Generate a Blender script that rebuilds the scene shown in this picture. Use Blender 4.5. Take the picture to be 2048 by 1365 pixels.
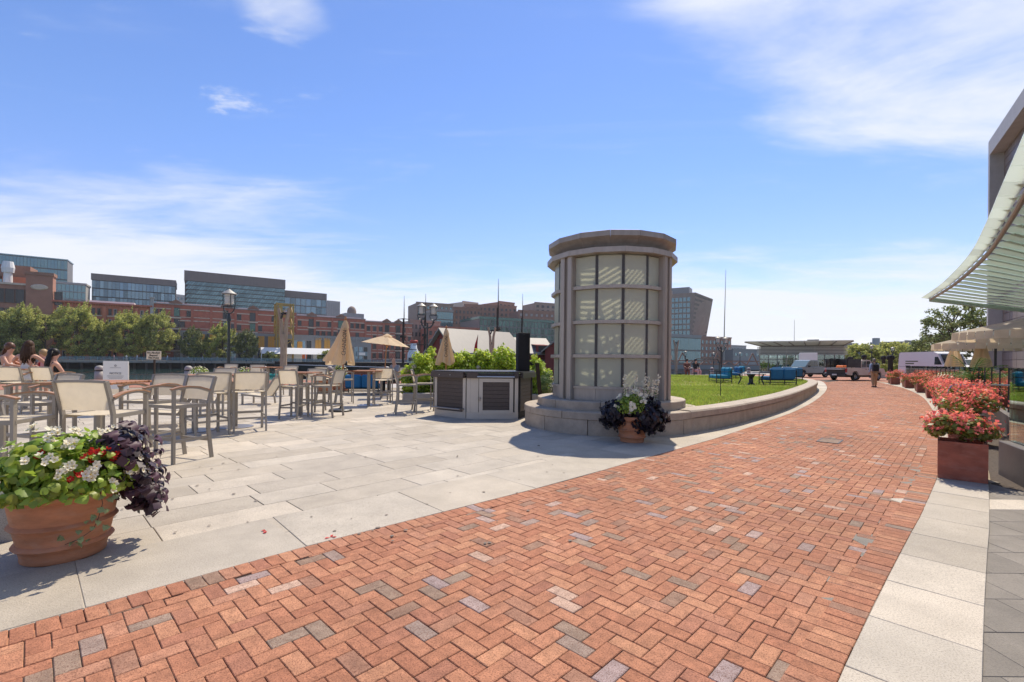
import bpy, bmesh, math, random
import numpy as np
from mathutils import Vector, Matrix
for o in list(bpy.data.objects): bpy.data.objects.remove(o)
SC = bpy.context.scene; COL = SC.collection
R = math.radians; PI = math.pi
rnd = random.Random(7)

# ---------------------------------------------------------------- camera, sky, sun, exposure
FPX = 930.0; ROLL = R(.6); EYE = 1.4; CY = 723.0
cam = bpy.data.cameras.new('camera'); camo = bpy.data.objects.new('camera', cam); COL.objects.link(camo)
cam.sensor_fit = 'HORIZONTAL'; cam.sensor_width = 36; cam.lens = FPX*36/2048
cam.shift_y = (CY-682.5)/2048; cam.clip_start = .05; cam.clip_end = 6000
cr, sr = math.cos(ROLL), math.sin(ROLL)
camo.matrix_world = Matrix(((cr, -sr, 0, 0), (0, 0, -1, 0), (sr, cr, 0, EYE), (0, 0, 0, 1)))
SC.camera = camo
SUN_EL, SUN_AZ = R(57), R(19)          # azimuth from straight ahead (+Y) towards +X
sd = Vector((math.sin(SUN_AZ)*math.cos(SUN_EL), math.cos(SUN_AZ)*math.cos(SUN_EL), math.sin(SUN_EL)))
sl = bpy.data.lights.new('sun', 'SUN'); sl.energy = 4.4; sl.angle = R(.55); sl.color = (1, .90, .75)
so = bpy.data.objects.new('sun', sl); COL.objects.link(so); so.location = sd*60
so.rotation_euler = sd.to_track_quat('Z', 'Y').to_euler()
W = bpy.data.worlds.new('World'); SC.world = W; W.use_nodes = True
wt = W.node_tree; wt.nodes.clear(); WN = wt.nodes.new; WL = wt.links.new
def wmath(op, a, b=None, c=None, clamp=False):
    n = WN('ShaderNodeMath'); n.operation = op; n.use_clamp = clamp
    for i, v in enumerate((a, b, c)):
        if v is None: continue
        if isinstance(v, (int, float)): n.inputs[i].default_value = v
        else: WL(v, n.inputs[i])
    return n.outputs[0]
def wnoise(vec, scale, detail, rough, sx=(1, 1, 1), rot=0, off=(0, 0, 0), dist=0.0):
    m = WN('ShaderNodeMapping'); m.inputs['Scale'].default_value = sx; m.inputs['Rotation'].default_value = (0, 0, rot); m.inputs['Location'].default_value = off
    WL(vec, m.inputs[0]); n = WN('ShaderNodeTexNoise'); n.inputs['Scale'].default_value = scale; n.inputs['Detail'].default_value = detail
    n.inputs['Roughness'].default_value = rough; n.inputs['Distortion'].default_value = dist; WL(m.outputs[0], n.inputs['Vector']); return n.outputs[0]
def wramp(v, a, b):
    n = WN('ShaderNodeMapRange'); n.interpolation_type = 'SMOOTHSTEP'; n.inputs[1].default_value = a; n.inputs[2].default_value = b; WL(v, n.inputs[0]); return n.outputs[0]
sky = WN('ShaderNodeTexSky'); sky.sky_type = 'NISHITA'; sky.sun_disc = False; sky.sun_elevation = SUN_EL; sky.sun_rotation = SUN_AZ
sky.altitude = 0; sky.air_density = 1.0; sky.dust_density = .05; sky.ozone_density = 2.2
tc = WN('ShaderNodeTexCoord'); sep = WN('ShaderNodeSeparateXYZ'); WL(tc.outputs['Generated'], sep.inputs[0])
zc = wmath('MAXIMUM', sep.outputs[2], 0.0); dz = wmath('ADD', zc, .10)
cmb = WN('ShaderNodeCombineXYZ'); WL(wmath('DIVIDE', sep.outputs[0], dz), cmb.inputs[0]); WL(wmath('DIVIDE', sep.outputs[1], dz), cmb.inputs[1])
cv = cmb.outputs[0]
big = wnoise(cv, .42, 3, .5, (1, 1, 1), R(20), (3.1, 1.3, 0), .6)           # where cloud fields stand
fine = wnoise(cv, 1.5, 9, .62, (.55, 1.25, 1), R(-24), (1.7, .4, 0), .5)     # streaky wisps
puff = wnoise(cv, 3.6, 8, .6, (.7, 1.2, 1), R(-10), (7.2, 2.2, 0), .3)
def wfield(px, py, w, h, soft):     # a bank of cloud round one compass direction
    d = Vector(((px-1024)/FPX, 1, (CY-py)/FPX)).normalized() if not isinstance(px, tuple) else Vector(px)
    vd = WN('ShaderNodeVectorMath'); vd.operation = 'DISTANCE'; m = WN('ShaderNodeMapping'); m.inputs['Scale'].default_value = (1/w, 1/w, 1/h)
    WL(tc.outputs['Generated'], m.inputs[0]); WL(m.outputs[0], vd.inputs[0]); vd.inputs[1].default_value = (d.x/w, d.y/w, d.z/h)
    return wmath('SUBTRACT', 1.0, wramp(vd.outputs['Value'], 1-soft, 1+soft))
f1 = wfield((.567, .355, .743), 0, .55, .55, .16)  # upper-right cloud, its bank enlarged beyond view to whiten the bluish fill light
f2 = wfield(400, 420, .20, .07, .8)
f3 = wfield(560, 20, .07, .035, .7)
f4 = wfield(60, 560, .30, .10, .9)
f5 = wfield(430, 190, .17, .09, .9)
low = wmath('SUBTRACT', 1.0, wramp(sep.outputs[2], .06, .26))               # more cloud towards the horizon
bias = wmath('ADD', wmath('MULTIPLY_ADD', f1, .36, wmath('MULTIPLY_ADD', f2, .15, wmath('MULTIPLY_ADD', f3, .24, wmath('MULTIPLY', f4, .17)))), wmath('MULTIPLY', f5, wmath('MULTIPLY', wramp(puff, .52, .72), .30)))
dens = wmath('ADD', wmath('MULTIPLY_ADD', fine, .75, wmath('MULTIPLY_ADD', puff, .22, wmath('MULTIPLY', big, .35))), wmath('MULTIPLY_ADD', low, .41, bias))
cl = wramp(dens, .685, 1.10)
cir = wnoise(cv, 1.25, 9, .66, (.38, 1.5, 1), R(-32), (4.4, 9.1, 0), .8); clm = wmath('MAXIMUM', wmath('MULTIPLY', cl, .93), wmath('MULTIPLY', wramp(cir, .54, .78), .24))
mixc = WN('ShaderNodeMix'); mixc.data_type = 'RGBA'; WL(clm, mixc.inputs[0]); 
hsv = WN('ShaderNodeHueSaturation'); hsv.inputs['Saturation'].default_value = 1.10; hsv.inputs['Hue'].default_value = .505; hsv.inputs['Value'].default_value = 1.15; WL(sky.outputs[0], hsv.inputs['Color'])
tnt = WN('ShaderNodeMix'); tnt.data_type = 'RGBA'; tnt.blend_type = 'MULTIPLY'; tnt.inputs[0].default_value = 1; WL(hsv.outputs[0], tnt.inputs[6]); tmx = WN('ShaderNodeMix'); tmx.data_type = 'RGBA'; WL(wramp(sep.outputs[2], .05, .42), tmx.inputs[0]); tmx.inputs[6].default_value = (.76, .66, .80, 1); tmx.inputs[7].default_value = (.74, .745, .84, 1); WL(tmx.outputs[2], tnt.inputs[7])
WL(tnt.outputs[2], mixc.inputs[6]); mixc.inputs[7].default_value = (4.9, 5.05, 5.4, 1)
bg = WN('ShaderNodeBackground'); bg.inputs[1].default_value = .15; WL(mixc.outputs[2], bg.inputs[0])
wo = WN('ShaderNodeOutputWorld'); WL(bg.outputs[0], wo.inputs[0])
SC.view_settings.view_transform = 'Standard'; SC.view_settings.look = 'None'; SC.view_settings.gamma = 1; SC.view_settings.use_curve_mapping = False
SC.view_settings.exposure = .35
SC.render.engine = 'CYCLES'; SC.cycles.max_bounces = 8; SC.cycles.transparent_max_bounces = 12; SC.cycles.caustics_reflective = False

# ---------------------------------------------------------------- where a pixel's ray meets the place
def ray(px, py):
    a, b = px-1024, py-CY; return (a*cr+b*sr)/FPX, -(-a*sr+b*cr)/FPX
def G(px, py, z=0):
    x, k = ray(px, py); t = (z-EYE)/k; return Vector((x*t, t, z))
def P(px, py, Y):
    x, k = ray(px, py); return Vector((x*Y, Y, EYE+k*Y))
def X(px, Y): return ray(px, CY)[0]*Y
def Z(py, px, Y): return P(px, py, Y).z
def proj(v):
    a, b = FPX*v[0]/v[1], FPX*(EYE-v[2])/v[1]; return 1024+a*cr-b*sr, CY+a*sr+b*cr

# ---------------------------------------------------------------- materials
MAT = {}
def M(name, col=(.5, .5, .5), rough=.6, metal=0, var=0, vs=4, bump=0, bs=40, trans=0, isl=0, spec=.4, alpha=1, speck=0, speckc=None, ss=160, ramp=None, rnds='isl', coat=0, tr=0, hue=0, gv=0, gs=.6, stretch=(1, 1, 1)):
    if name in MAT: return MAT[name]
    m = bpy.data.materials.new(name); m.use_nodes = True; MAT[name] = m
    t = m.node_tree; N = t.nodes.new; L = t.links.new; b = t.nodes['Principled BSDF']; out = t.nodes['Material Output']
    b.inputs['Roughness'].default_value = rough; b.inputs['Metallic'].default_value = metal; b.inputs['Specular IOR Level'].default_value = spec
    b.inputs['Coat Weight'].default_value = coat
    tcn = N('ShaderNodeTexCoord'); oi = N('ShaderNodeObjectInfo'); ad = N('ShaderNodeVectorMath'); ad.operation = 'MULTIPLY_ADD'
    cx = N('ShaderNodeCombineXYZ'); 
    for i in range(3): L(oi.outputs['Random'], cx.inputs[i])
    L(cx.outputs[0], ad.inputs[0]); ad.inputs[1].default_value = (37, 91, 53); L(tcn.outputs['Object'], ad.inputs[2]); vec = ad.outputs[0]
    if stretch != (1, 1, 1):
        mp = N('ShaderNodeMapping'); mp.inputs['Scale'].default_value = stretch; L(vec, mp.inputs[0]); vec = mp.outputs[0]
    geo = N('ShaderNodeNewGeometry')
    rv = geo.outputs['Random Per Island'] if rnds == 'isl' else oi.outputs['Random']
    if ramp:
        rp = N('ShaderNodeValToRGB'); rp.color_ramp.interpolation = 'LINEAR'; e = rp.color_ramp.elements
        e[0].position, e[0].color = ramp[0][0], (*ramp[0][1], 1); e[1].position, e[1].color = ramp[-1][0], (*ramp[-1][1], 1)
        for p_, c_ in ramp[1:-1]: q = e.new(p_); q.color = (*c_, 1)
        L(rv, rp.inputs[0]); cur = rp.outputs[0]
    else:
        rg = N('ShaderNodeRGB'); rg.outputs[0].default_value = (*col, 1); cur = rg.outputs[0]
    def mul(cur, fac):     # colour times a factor socket
        x = N('ShaderNodeVectorMath'); x.operation = 'SCALE'; L(cur, x.inputs[0]); L(fac, x.inputs['Scale']); return x.outputs[0]
    def mr(v, lo, hi, a=0., z=1.):
        x = N('ShaderNodeMapRange'); x.inputs[1].default_value = a; x.inputs[2].default_value = z; x.inputs[3].default_value = lo; x.inputs[4].default_value = hi; L(v, x.inputs[0]); return x.outputs[0]
    def nz(sc, det=4, ro=.6):
        x = N('ShaderNodeTexNoise'); x.inputs['Scale'].default_value = sc; x.inputs['Detail'].default_value = det; x.inputs['Roughness'].default_value = ro; L(vec, x.inputs['Vector']); return x.outputs[0]
    if isl: cur = mul(cur, mr(rv, 1-isl, 1+isl))
    if hue:
        h = N('ShaderNodeHueSaturation'); wn = N('ShaderNodeTexWhiteNoise'); wn.noise_dimensions = '1D'; L(rv, wn.inputs['W']); L(mr(wn.outputs[0], .5-hue, .5+hue), h.inputs['Hue']); L(cur, h.inputs['Color']); cur = h.outputs[0]
    if var: cur = mul(cur, mr(nz(vs, 5), 1-var, 1+var, .3, .7))
    if gv:
        vec0, vec = vec, geo.outputs['Position']; cur = mul(cur, mr(nz(gs, 6, .65), 1-gv, 1+gv, .3, .7)); vec = vec0
    if speck:
        x = N('ShaderNodeMix'); x.data_type = 'RGBA'; L(mr(nz(ss, 2, .7), 0, speck, .48, .66), x.inputs[0]); L(cur, x.inputs[6]); x.inputs[7].default_value = (*(speckc or (.05, .04, .035)), 1); cur = x.outputs[2]
    L(cur, b.inputs['Base Color'])
    if bump:
        x = N('ShaderNodeBump'); x.inputs['Strength'].default_value = bump; x.inputs['Distance'].default_value = .01; L(nz(bs, 5), x.inputs['Height']); L(x.outputs[0], b.inputs['Normal'])
    if trans or tr:
        sh = b.outputs[0]
        if trans:
            tb = N('ShaderNodeBsdfTranslucent'); L(cur, tb.inputs[0]); mx = N('ShaderNodeMixShader'); mx.inputs[0].default_value = trans; L(sh, mx.inputs[1]); L(tb.outputs[0], mx.inputs[2]); sh = mx.outputs[0]
        if tr:
            tp = N('ShaderNodeBsdfTransparent'); mx = N('ShaderNodeMixShader'); mx.inputs[0].default_value = tr; L(sh, mx.inputs[1]); L(tp.outputs[0], mx.inputs[2]); sh = mx.outputs[0]
        L(sh, out.inputs[0])
    return m
def MG(name, col=(.75, .85, .82), refl=.25, rough=.02, tint=(.8, .9, .86)):      # clear glass: mirror film over a tinted see-through
    m = bpy.data.materials.new(name); m.use_nodes = True; t = m.node_tree; t.nodes.clear(); N = t.nodes.new; L = t.links.new
    g = N('ShaderNodeBsdfGlossy'); g.inputs['Color'].default_value = (*col, 1); g.inputs['Roughness'].default_value = rough
    p = N('ShaderNodeBsdfTransparent'); p.inputs[0].default_value = (*tint, 1); f = N('ShaderNodeFresnel'); f.inputs[0].default_value = 1.5
    a = N('ShaderNodeMath'); a.operation = 'MULTIPLY_ADD'; a.use_clamp = True; L(f.outputs[0], a.inputs[0]); a.inputs[1].default_value = 1.0; a.inputs[2].default_value = refl
    x = N('ShaderNodeMixShader'); L(a.outputs[0], x.inputs[0]); L(p.outputs[0], x.inputs[1]); L(g.outputs[0], x.inputs[2]); o = N('ShaderNodeOutputMaterial'); L(x.outputs[0], o.inputs[0]); MAT[name] = m; return m

# ---------------------------------------------------------------- mesh helpers
class MB:
    def __init__(s): s.v = []; s.f = []
    def add(s, vs, fs):
        n = len(s.v); s.v += [tuple(v) for v in vs]; s.f += [tuple(i+n for i in f) for f in fs]; return s
    def box(s, x0, x1, y0, y1, z0, z1, m=None):
        vs = [Vector(p) for p in ((x0, y0, z0), (x1, y0, z0), (x1, y1, z0), (x0, y1, z0), (x0, y0, z1), (x1, y0, z1), (x1, y1, z1), (x0, y1, z1))]
        if m: vs = [m @ v for v in vs]
        return s.add(vs, ((3, 2, 1, 0), (4, 5, 6, 7), (0, 1, 5, 4), (1, 2, 6, 5), (2, 3, 7, 6), (3, 0, 4, 7)))
    def bbox(s, x0, x1, y0, y1, z0, z1, b=.01, m=None):   # box with chamfered vertical and top edges
        def ring(i, z): return [(x0+i, y0+b, z), (x0+b, y0+i, z), (x1-b, y0+i, z), (x1-i, y0+b, z), (x1-i, y1-b, z), (x1-b, y1-i, z), (x0+b, y1-i, z), (x0+i, y1-b, z)]
        vs = ring(0, z0)+ring(0, z1-b)+[(min(max(p[0], x0+b), x1-b), min(max(p[1], y0+b), y1-b), z1) for p in ring(0, z1)]
        vs = [Vector(v) for v in vs]
        if m: vs = [m @ v for v in vs]
        fs = [(7, 6, 5, 4, 3, 2, 1, 0), tuple(range(16, 24))]
        for r in (0, 8):
            for i in range(8): fs.append((r+i, r+(i+1) % 8, r+8+(i+1) % 8, r+8+i))
        return s.add(vs, fs)
    def bar(s, p, q, w, h=None, up=(0, 0, 1)):
        p, q = Vector(p), Vector(q); h = h or w; d = (q-p).normalized(); u = Vector(up)
        if abs(d.dot(u)) > .99: u = Vector((0, 1, 0))
        a = d.cross(u).normalized()*w/2; b = a.cross(d).normalized()*h/2
        return s.add([p-a-b, p+a-b, p+a+b, p-a+b, q-a-b, q+a-b, q+a+b, q-a+b], ((3, 2, 1, 0), (4, 5, 6, 7), (0, 1, 5, 4), (1, 2, 6, 5), (2, 3, 7, 6), (3, 0, 4, 7)))
    def path(s, pts, w, h=None, up=(0, 0, 1)):
        for a, b in zip(pts, pts[1:]): s.bar(a, b, w, h, up)
        return s
    def tube(s, pts, rs, n=8, cap=True):
        pts = [Vector(p) for p in pts]
        if not isinstance(rs, (list, tuple)): rs = [rs]*len(pts)
        base = len(s.v); k = len(pts); a = None
        for i, p in enumerate(pts):
            d = (pts[min(i+1, k-1)]-pts[max(i-1, 0)]).normalized()
            if a is None: a = d.orthogonal().normalized()
            else: a = (a-d*a.dot(d)); a = a.normalized() if a.length > 1e-6 else d.orthogonal().normalized()
            b = d.cross(a)
            s.v += [tuple(p+(a*math.cos(t)+b*math.sin(t))*rs[i]) for t in (2*PI*j/n for j in range(n))]
        for i in range(k-1):
            for j in range(n):
                q = base+i*n; s.f.append((q+j, q+(j+1) % n, q+n+(j+1) % n, q+n+j))
        if cap: s.f.append(tuple(base+j for j in reversed(range(n)))); s.f.append(tuple(base+(k-1)*n+j for j in range(n)))
        return s
    def lathe(s, prof, n=24, c=(0, 0), a0=0, close=False):
        base = len(s.v); k = len(prof)
        for r, z in prof: s.v += [(c[0]+r*math.cos(a0+2*PI*j/n), c[1]+r*math.sin(a0+2*PI*j/n), z) for j in range(n)]
        for i in range(k-1):
            for j in range(n): q = base+i*n; s.f.append((q+j, q+(j+1) % n, q+n+(j+1) % n, q+n+j))
        if close: 
            s.f.append(tuple(base+j for j in reversed(range(n)))); s.f.append(tuple(base+(k-1)*n+j for j in range(n)))
        return s
    def prism(s, poly, z0, z1, m=None):
        n = len(poly); vs = [Vector((p[0], p[1], z0)) for p in poly]+[Vector((p[0], p[1], z1)) for p in poly]
        if m: vs = [m @ v for v in vs]
        return s.add(vs, [tuple(reversed(range(n))), tuple(range(n, 2*n))]+[(i, (i+1) % n, n+(i+1) % n, n+i) for i in range(n)])
    def sph(s, c, r, n=10, k=7, sc=(1, 1, 1)):
        prof = [(math.sin(PI*i/k)*r, -math.cos(PI*i/k)*r) for i in range(k+1)]; b = len(s.v); s.lathe([(max(a, 1e-4), z) for a, z in prof], n)
        for i in range(b, len(s.v)): x, y, z = s.v[i]; s.v[i] = (c[0]+x*sc[0], c[1]+y*sc[1], c[2]+z*sc[2])
        return s
    def xf(s, m): s.v = [tuple(m @ Vector(v)) for v in s.v]; return s
    def mesh(s, name, mat=None, smooth=False):
        me = bpy.data.meshes.new(name); me.from_pydata(s.v, [], s.f)
        if mat: me.materials.append(mat if not isinstance(mat, str) else MAT[mat])
        if smooth: me.polygons.foreach_set('use_smooth', [True]*len(me.polygons))
        me.update(); return me
    def build(s, name, mat, parent=None, smooth=False, loc=None):
        return ob(name, s.mesh(name, mat, smooth), parent, loc)
def ob(name, data, parent=None, loc=None, rz=0, rot=None):
    o = bpy.data.objects.new(name, data); COL.objects.link(o); o.parent = parent
    if loc is not None: o.location = loc
    if rot: o.rotation_euler = rot
    elif rz: o.rotation_euler = (0, 0, rz)
    return o
def tag(o, label=None, cat=None, group=None, kind=None):
    if label: o['label'] = label
    if cat: o['category'] = cat
    if group: o['group'] = group
    if kind: o['kind'] = kind
    return o
def thing(name, label, cat, loc=(0, 0, 0), rz=0, group=None):
    return tag(ob(name, None, None, loc, rz), label, cat, group)
KIDS = {}
def kids(o):
    return [c for c in bpy.data.objects if c.parent == o]
def copy_tree(o, loc=None, rz=None, label=None, parent=None, tree=None):
    if tree is None: tree = mktree(o)
    def rec(t, par):
        c = t[0].copy(); COL.objects.link(c); c.parent = par
        for k in t[1]: rec(k, c)
        return c
    c = rec(tree, parent)
    if loc is not None: c.location = loc
    if rz is not None: c.rotation_euler = (0, 0, rz)
    if label: c['label'] = label
    return c
def mktree(o): return (o, [mktree(k) for k in kids(o)])
def smooth_angle(o, ang=35):
    me = o.data; me.polygons.foreach_set('use_smooth', [True]*len(me.polygons))
    try: me.set_sharp_from_angle(angle=R(ang))
    except Exception: pass
    return o
def npmesh(name, V, FV, nper, mat, smooth=False):      # V (n,3) array, faces all with nper corners
    me = bpy.data.meshes.new(name); n = len(FV)//nper
    me.vertices.add(len(V)); me.vertices.foreach_set('co', np.asarray(V, dtype=np.float32).ravel())
    me.loops.add(len(FV)); me.loops.foreach_set('vertex_index', np.asarray(FV, dtype=np.int32))
    me.polygons.add(n); me.polygons.foreach_set('loop_start', np.arange(n, dtype=np.int32)*nper)
    me.materials.append(MAT[mat] if isinstance(mat, str) else mat); me.update(calc_edges=True); return me
def leaf_arrays(pos, nrm, size, rng, width=.55, fold=.12, tang=None):
    n = len(pos); nrm = nrm/np.maximum(np.linalg.norm(nrm, axis=1, keepdims=True), 1e-6)
    t = rng.normal(size=(n, 3)) if tang is None else tang
    t = t-nrm*(t*nrm).sum(1, keepdims=True); t /= np.maximum(np.linalg.norm(t, axis=1, keepdims=True), 1e-6); b = np.cross(nrm, t)
    sz = size.reshape(-1, 1); w = width*.5*sz
    base = pos-t*sz*.5; tip = pos+t*sz*.5-nrm*sz*fold; l = pos-t*sz*.06+b*w-nrm*sz*fold; r = pos-t*sz*.06-b*w-nrm*sz*fold; mid = pos+t*sz*.18
    V = np.stack([base, r, tip, l], 1).reshape(-1, 3); F = (np.arange(n)[:, None]*4+np.array([0, 1, 2, 0, 2, 3])).ravel()
    return V, F
def leaves(name, pos, nrm, size, mat, parent, rng, **k):
    V, F = leaf_arrays(pos, nrm, size, rng, **k); o = ob(name, npmesh(name, V, F, 3, mat), parent); o['kind'] = 'stuff'; return o
def text_mesh(s, size, mat, name='lettering', ext=.004, align='CENTER'):
    cu = bpy.data.curves.new('t', 'FONT'); cu.body = s; cu.size = size; cu.align_x = align; cu.align_y = 'CENTER'; cu.extrude = ext; cu.resolution_u = 2
    o = bpy.data.objects.new('t', cu); COL.objects.link(o); me = bpy.data.meshes.new_from_object(o.evaluated_get(bpy.context.evaluated_depsgraph_get()))
    bpy.data.objects.remove(o); bpy.data.curves.remove(cu); me.materials.clear(); me.materials.append(MAT[mat]); me.name = name; return me
def poly_pts(pts, step):      # smooth curve through points, resampled
    P_ = [Vector((p[0], p[1], 0)) for p in pts]; out = []
    for i in range(len(P_)-1):
        a, b, c, d = P_[max(i-1, 0)], P_[i], P_[i+1], P_[min(i+2, len(P_)-1)]
        for k in range(16):
            t = k/16; out.append(.5*((2*b)+(c-a)*t+(2*a-5*b+4*c-d)*t*t+(-a+3*b-3*c+d)*t**3))
    out.append(P_[-1]); res = [out[0]]; acc = 0
    for a, b in zip(out, out[1:]):
        l = (b-a).length; pos = 0
        while acc+l-pos >= step:
            pos += step-acc; acc = 0; res.append(a+(b-a)*(pos/l))
        acc += l-pos
    return res
def offset(pts, d):           # to the left of travel
    out = []
    for i, p in enumerate(pts):
        t = (pts[min(i+1, len(pts)-1)]-pts[max(i-1, 0)]).normalized(); out.append(p+Vector((-t.y, t.x, 0))*d)
    return out
def inpoly(pts, poly):
    x, y = pts[:, 0], pts[:, 1]; ins = np.zeros(len(pts), bool); n = len(poly)
    for i in range(n):
        x1, y1 = poly[i][0], poly[i][1]; x2, y2 = poly[(i+1) % n][0], poly[(i+1) % n][1]
        cnd = ((y1 > y) != (y2 > y)) & (x < (x2-x1)*(y-y1)/((y2-y1) if y2 != y1 else 1e-9)+x1); ins ^= cnd
    return ins
# ---------------------------------------------------------------- material library
BR = [(0, (.40, .168, .092)), (.22, (.455, .208, .118)), (.42, (.37, .152, .085)), (.60, (.475, .232, .13)), (.72, (.34, .145, .088)), (.82, (.42, .20, .12)), (.885, (.30, .155, .10)), (.93, (.25, .165, .115)), (.955, (.27, .20, .15)), (.966, (.30, .22, .20)), (.98, (.31, .24, .23)), (.988, (.46, .31, .23)), (1, (.47, .32, .24))]
for nm_, rs_ in (('brick_part', 'obj'), ('brick_rest', 'isl')):
    M(nm_, ramp=BR, rnds=rs_, rough=.85, var=.24, vs=16, gv=.20, gs=.4, isl=.08, speck=.75, ss=140, speckc=(.13, .05, .03), bump=.5, bs=110, spec=.3)
GRC = [(0, (.38, .33, .26)), (.3, (.46, .40, .315)), (.55, (.41, .36, .29)), (.8, (.48, .425, .345)), (1, (.53, .46, .365))]
for nm_, rs_ in (('granite_part', 'obj'), ('granite_rest', 'isl')):
    M(nm_, ramp=GRC, rnds=rs_, rough=.66, var=.12, vs=3, gv=.15, gs=.35, speck=.62, ss=120, speckc=(.20, .165, .13), bump=.35, bs=160, spec=.35)
M('granite_wall', (.385, .315, .24), .7, var=.16, vs=4, gv=.14, gs=1.3, speck=.5, ss=110, speckc=(.16, .13, .10), bump=.35, bs=120, isl=.07)
M('granite_grey', (.36, .33, .30), .6, var=.12, vs=4, speck=.5, ss=140, speckc=(.12, .11, .10), bump=.3, bs=120, isl=.08)
M('granite_shade_dark', (.12, .10, .085), .6, var=.15, vs=4, speck=.5, ss=90, speckc=(.06, .05, .045), bump=.3, bs=120)  # the plinth's shade is put into this dark colour; also backs the wall tiles
M('granite_tile', (.25, .20, .17), .45, var=.1, vs=2, speck=.4, ss=60, speckc=(.1, .085, .08), rnds='obj', isl=.12)
M('granite_frame', (.40, .38, .36), .55, var=.08, vs=2, speck=.3, ss=60, speckc=(.2, .18, .17))
M('dark_paver', (.205, .178, .145), .7, var=.16, vs=5, speck=.4, ss=120, speckc=(.08, .07, .06), bump=.3, bs=120, rnds='obj', isl=.14)
M('joint_sand', (.085, .065, .05), .95, var=.4, vs=30, bump=.6, bs=200)
M('joint_mortar', (.27, .22, .155), .95, var=.3, vs=20)
M('asphalt', (.13, .125, .12), .9, var=.15, vs=2, bump=.3, bs=80)
M('concrete', (.40, .37, .33), .85, var=.14, vs=1.5, bump=.2, bs=30)
M('soil', (.07, .045, .03), .95, var=.4, vs=20, bump=1, bs=60)
M('lawn_soil', (.30, .25, .10), .95, var=.35, vs=1.2, bump=.6, bs=60)
M('grass', (.29, .37, .06), .65, isl=.4, trans=.5, hue=.035, gv=.25, gs=.35)
M('water', (.035, .075, .07), .06, spec=.5, bump=1.0, bs=1.4)
M('anodised', (.29, .25, .21), .45, metal=.3, var=.12, vs=5, stretch=(2, 2, .35), gv=.06, gs=2)
M('anodised_light', (.36, .315, .265), .48, metal=.25, var=.10, vs=5, stretch=(2, 2, .35))
M('mullion', (.05, .045, .04), .5)
M('frosted', (.76, .765, .64), .25, trans=.64, var=.03, vs=2, spec=.5)
M('alu', (.31, .275, .23), .45, metal=.25, var=.04, vs=8)
M('sling', (.84, .77, .64), .8, trans=.52, tr=.10, bump=.3, bs=400, var=.04, vs=12)
M('teak', (.36, .16, .075), .6, var=.25, vs=18, stretch=(1, 1, 6), rnds='obj', isl=.15)
M('teak_cap', (.38, .205, .11), .5, var=.2, vs=20)
M('steel_plate', (.33, .30, .27), .35, metal=.8, var=.06, vs=6)
M('canvas', (.80, .64, .43), .85, trans=.48, var=.05, vs=6, bump=.2, bs=120)
M('canvas_white', (.88, .79, .64), .85, trans=.68, var=.05, vs=4)
M('pole_wood', (.40, .17, .06), .5, var=.2, vs=25)
M('black_metal', (.018, .018, .02), .45, spec=.5, var=.2, vs=5)
M('black_cloth', (.014, .012, .012), .8, var=.3, vs=12, bump=.4, bs=90)
M('lamp_green', (.02, .028, .026), .4, spec=.5)
M('lamp_roof', (.30, .29, .27), .55, metal=.3, var=.12, vs=8)
M('lamp_glass', (.80, .80, .76), .35, trans=.5)
M('print_black', (.03, .028, .026), .7)
M('print_grey', (.30, .28, .26), .8)
M('sign_white', (.78, .74, .67), .6, var=.03, vs=3)
M('sign_cream', (.70, .58, .42), .65, var=.04, vs=3)
M('deck_brown', (.085, .063, .052), .55, var=.18, vs=12, stretch=(1, 6, 6), rnds='obj', isl=.12)
M('bar_white', (.50, .45, .385), .45, metal=.25, var=.05, vs=3)
M('counter', (.045, .035, .032), .4, var=.2, vs=10)
M('terracotta', (.44, .185, .09), .75, var=.22, vs=5, bump=.3, bs=35, stretch=(1, 1, 2.5), speck=.3, ss=6, speckc=(.46, .30, .21))
M('rust_box', (.30, .085, .045), .65, var=.32, vs=4, bump=.2, bs=40, stretch=(1, 1, 2), speck=.25, ss=7, speckc=(.42, .20, .14))
M('tan_pot', (.42, .25, .15), .75, var=.15, vs=6)
M('leaf_green', (.33, .42, .055), .42, trans=.45, isl=.35, rnds='obj', hue=.025, spec=.5, var=.2, vs=30)
M('leaf_green_rest', (.29, .39, .05), .45, trans=.45, isl=.4, hue=.03, spec=.5)
M('leaf_purple', (.062, .028, .040), .5, trans=.15, isl=.5, rnds='obj', spec=.3, var=.3, vs=30)
M('leaf_purple_rest', (.045, .021, .031), .5, trans=.12, isl=.5, spec=.5)
M('leaf_black', (.013, .009, .016), .4, trans=.08, isl=.5, spec=.45)
M('ivy_leaf', (.20, .26, .10), .5, trans=.25, isl=.35, rnds='obj', speck=.6, ss=40, speckc=(.6, .6, .38))
M('petal_white', (.83, .77, .60), .6, trans=.3, isl=.06)
M('petal_red', (.55, .022, .015), .55, trans=.25, isl=.25)
M('petal_pink', (.90, .235, .175), .55, trans=.42, isl=.28, hue=.018)
M('flower_eye', (.62, .40, .05), .7)
M('begonia_leaf', (.23, .25, .05), .45, trans=.42, isl=.45, hue=.05)
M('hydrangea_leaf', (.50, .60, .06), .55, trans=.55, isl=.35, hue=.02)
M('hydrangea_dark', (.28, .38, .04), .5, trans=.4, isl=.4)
M('hydrangea_bloom', (.60, .56, .46), .7, trans=.3, isl=.15)
M('hydrangea_pink', (.50, .34, .27), .7, trans=.3, isl=.2)
M('shrub_leaf', (.09, .16, .035), .55, trans=.3, isl=.4, hue=.02)
M('yellow_leaf', (.30, .30, .06), .55, trans=.35, isl=.35)
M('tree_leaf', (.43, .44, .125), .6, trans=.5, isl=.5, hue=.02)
M('tree_leaf_dark', (.21, .23, .08), .6, trans=.4, isl=.5)
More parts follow.
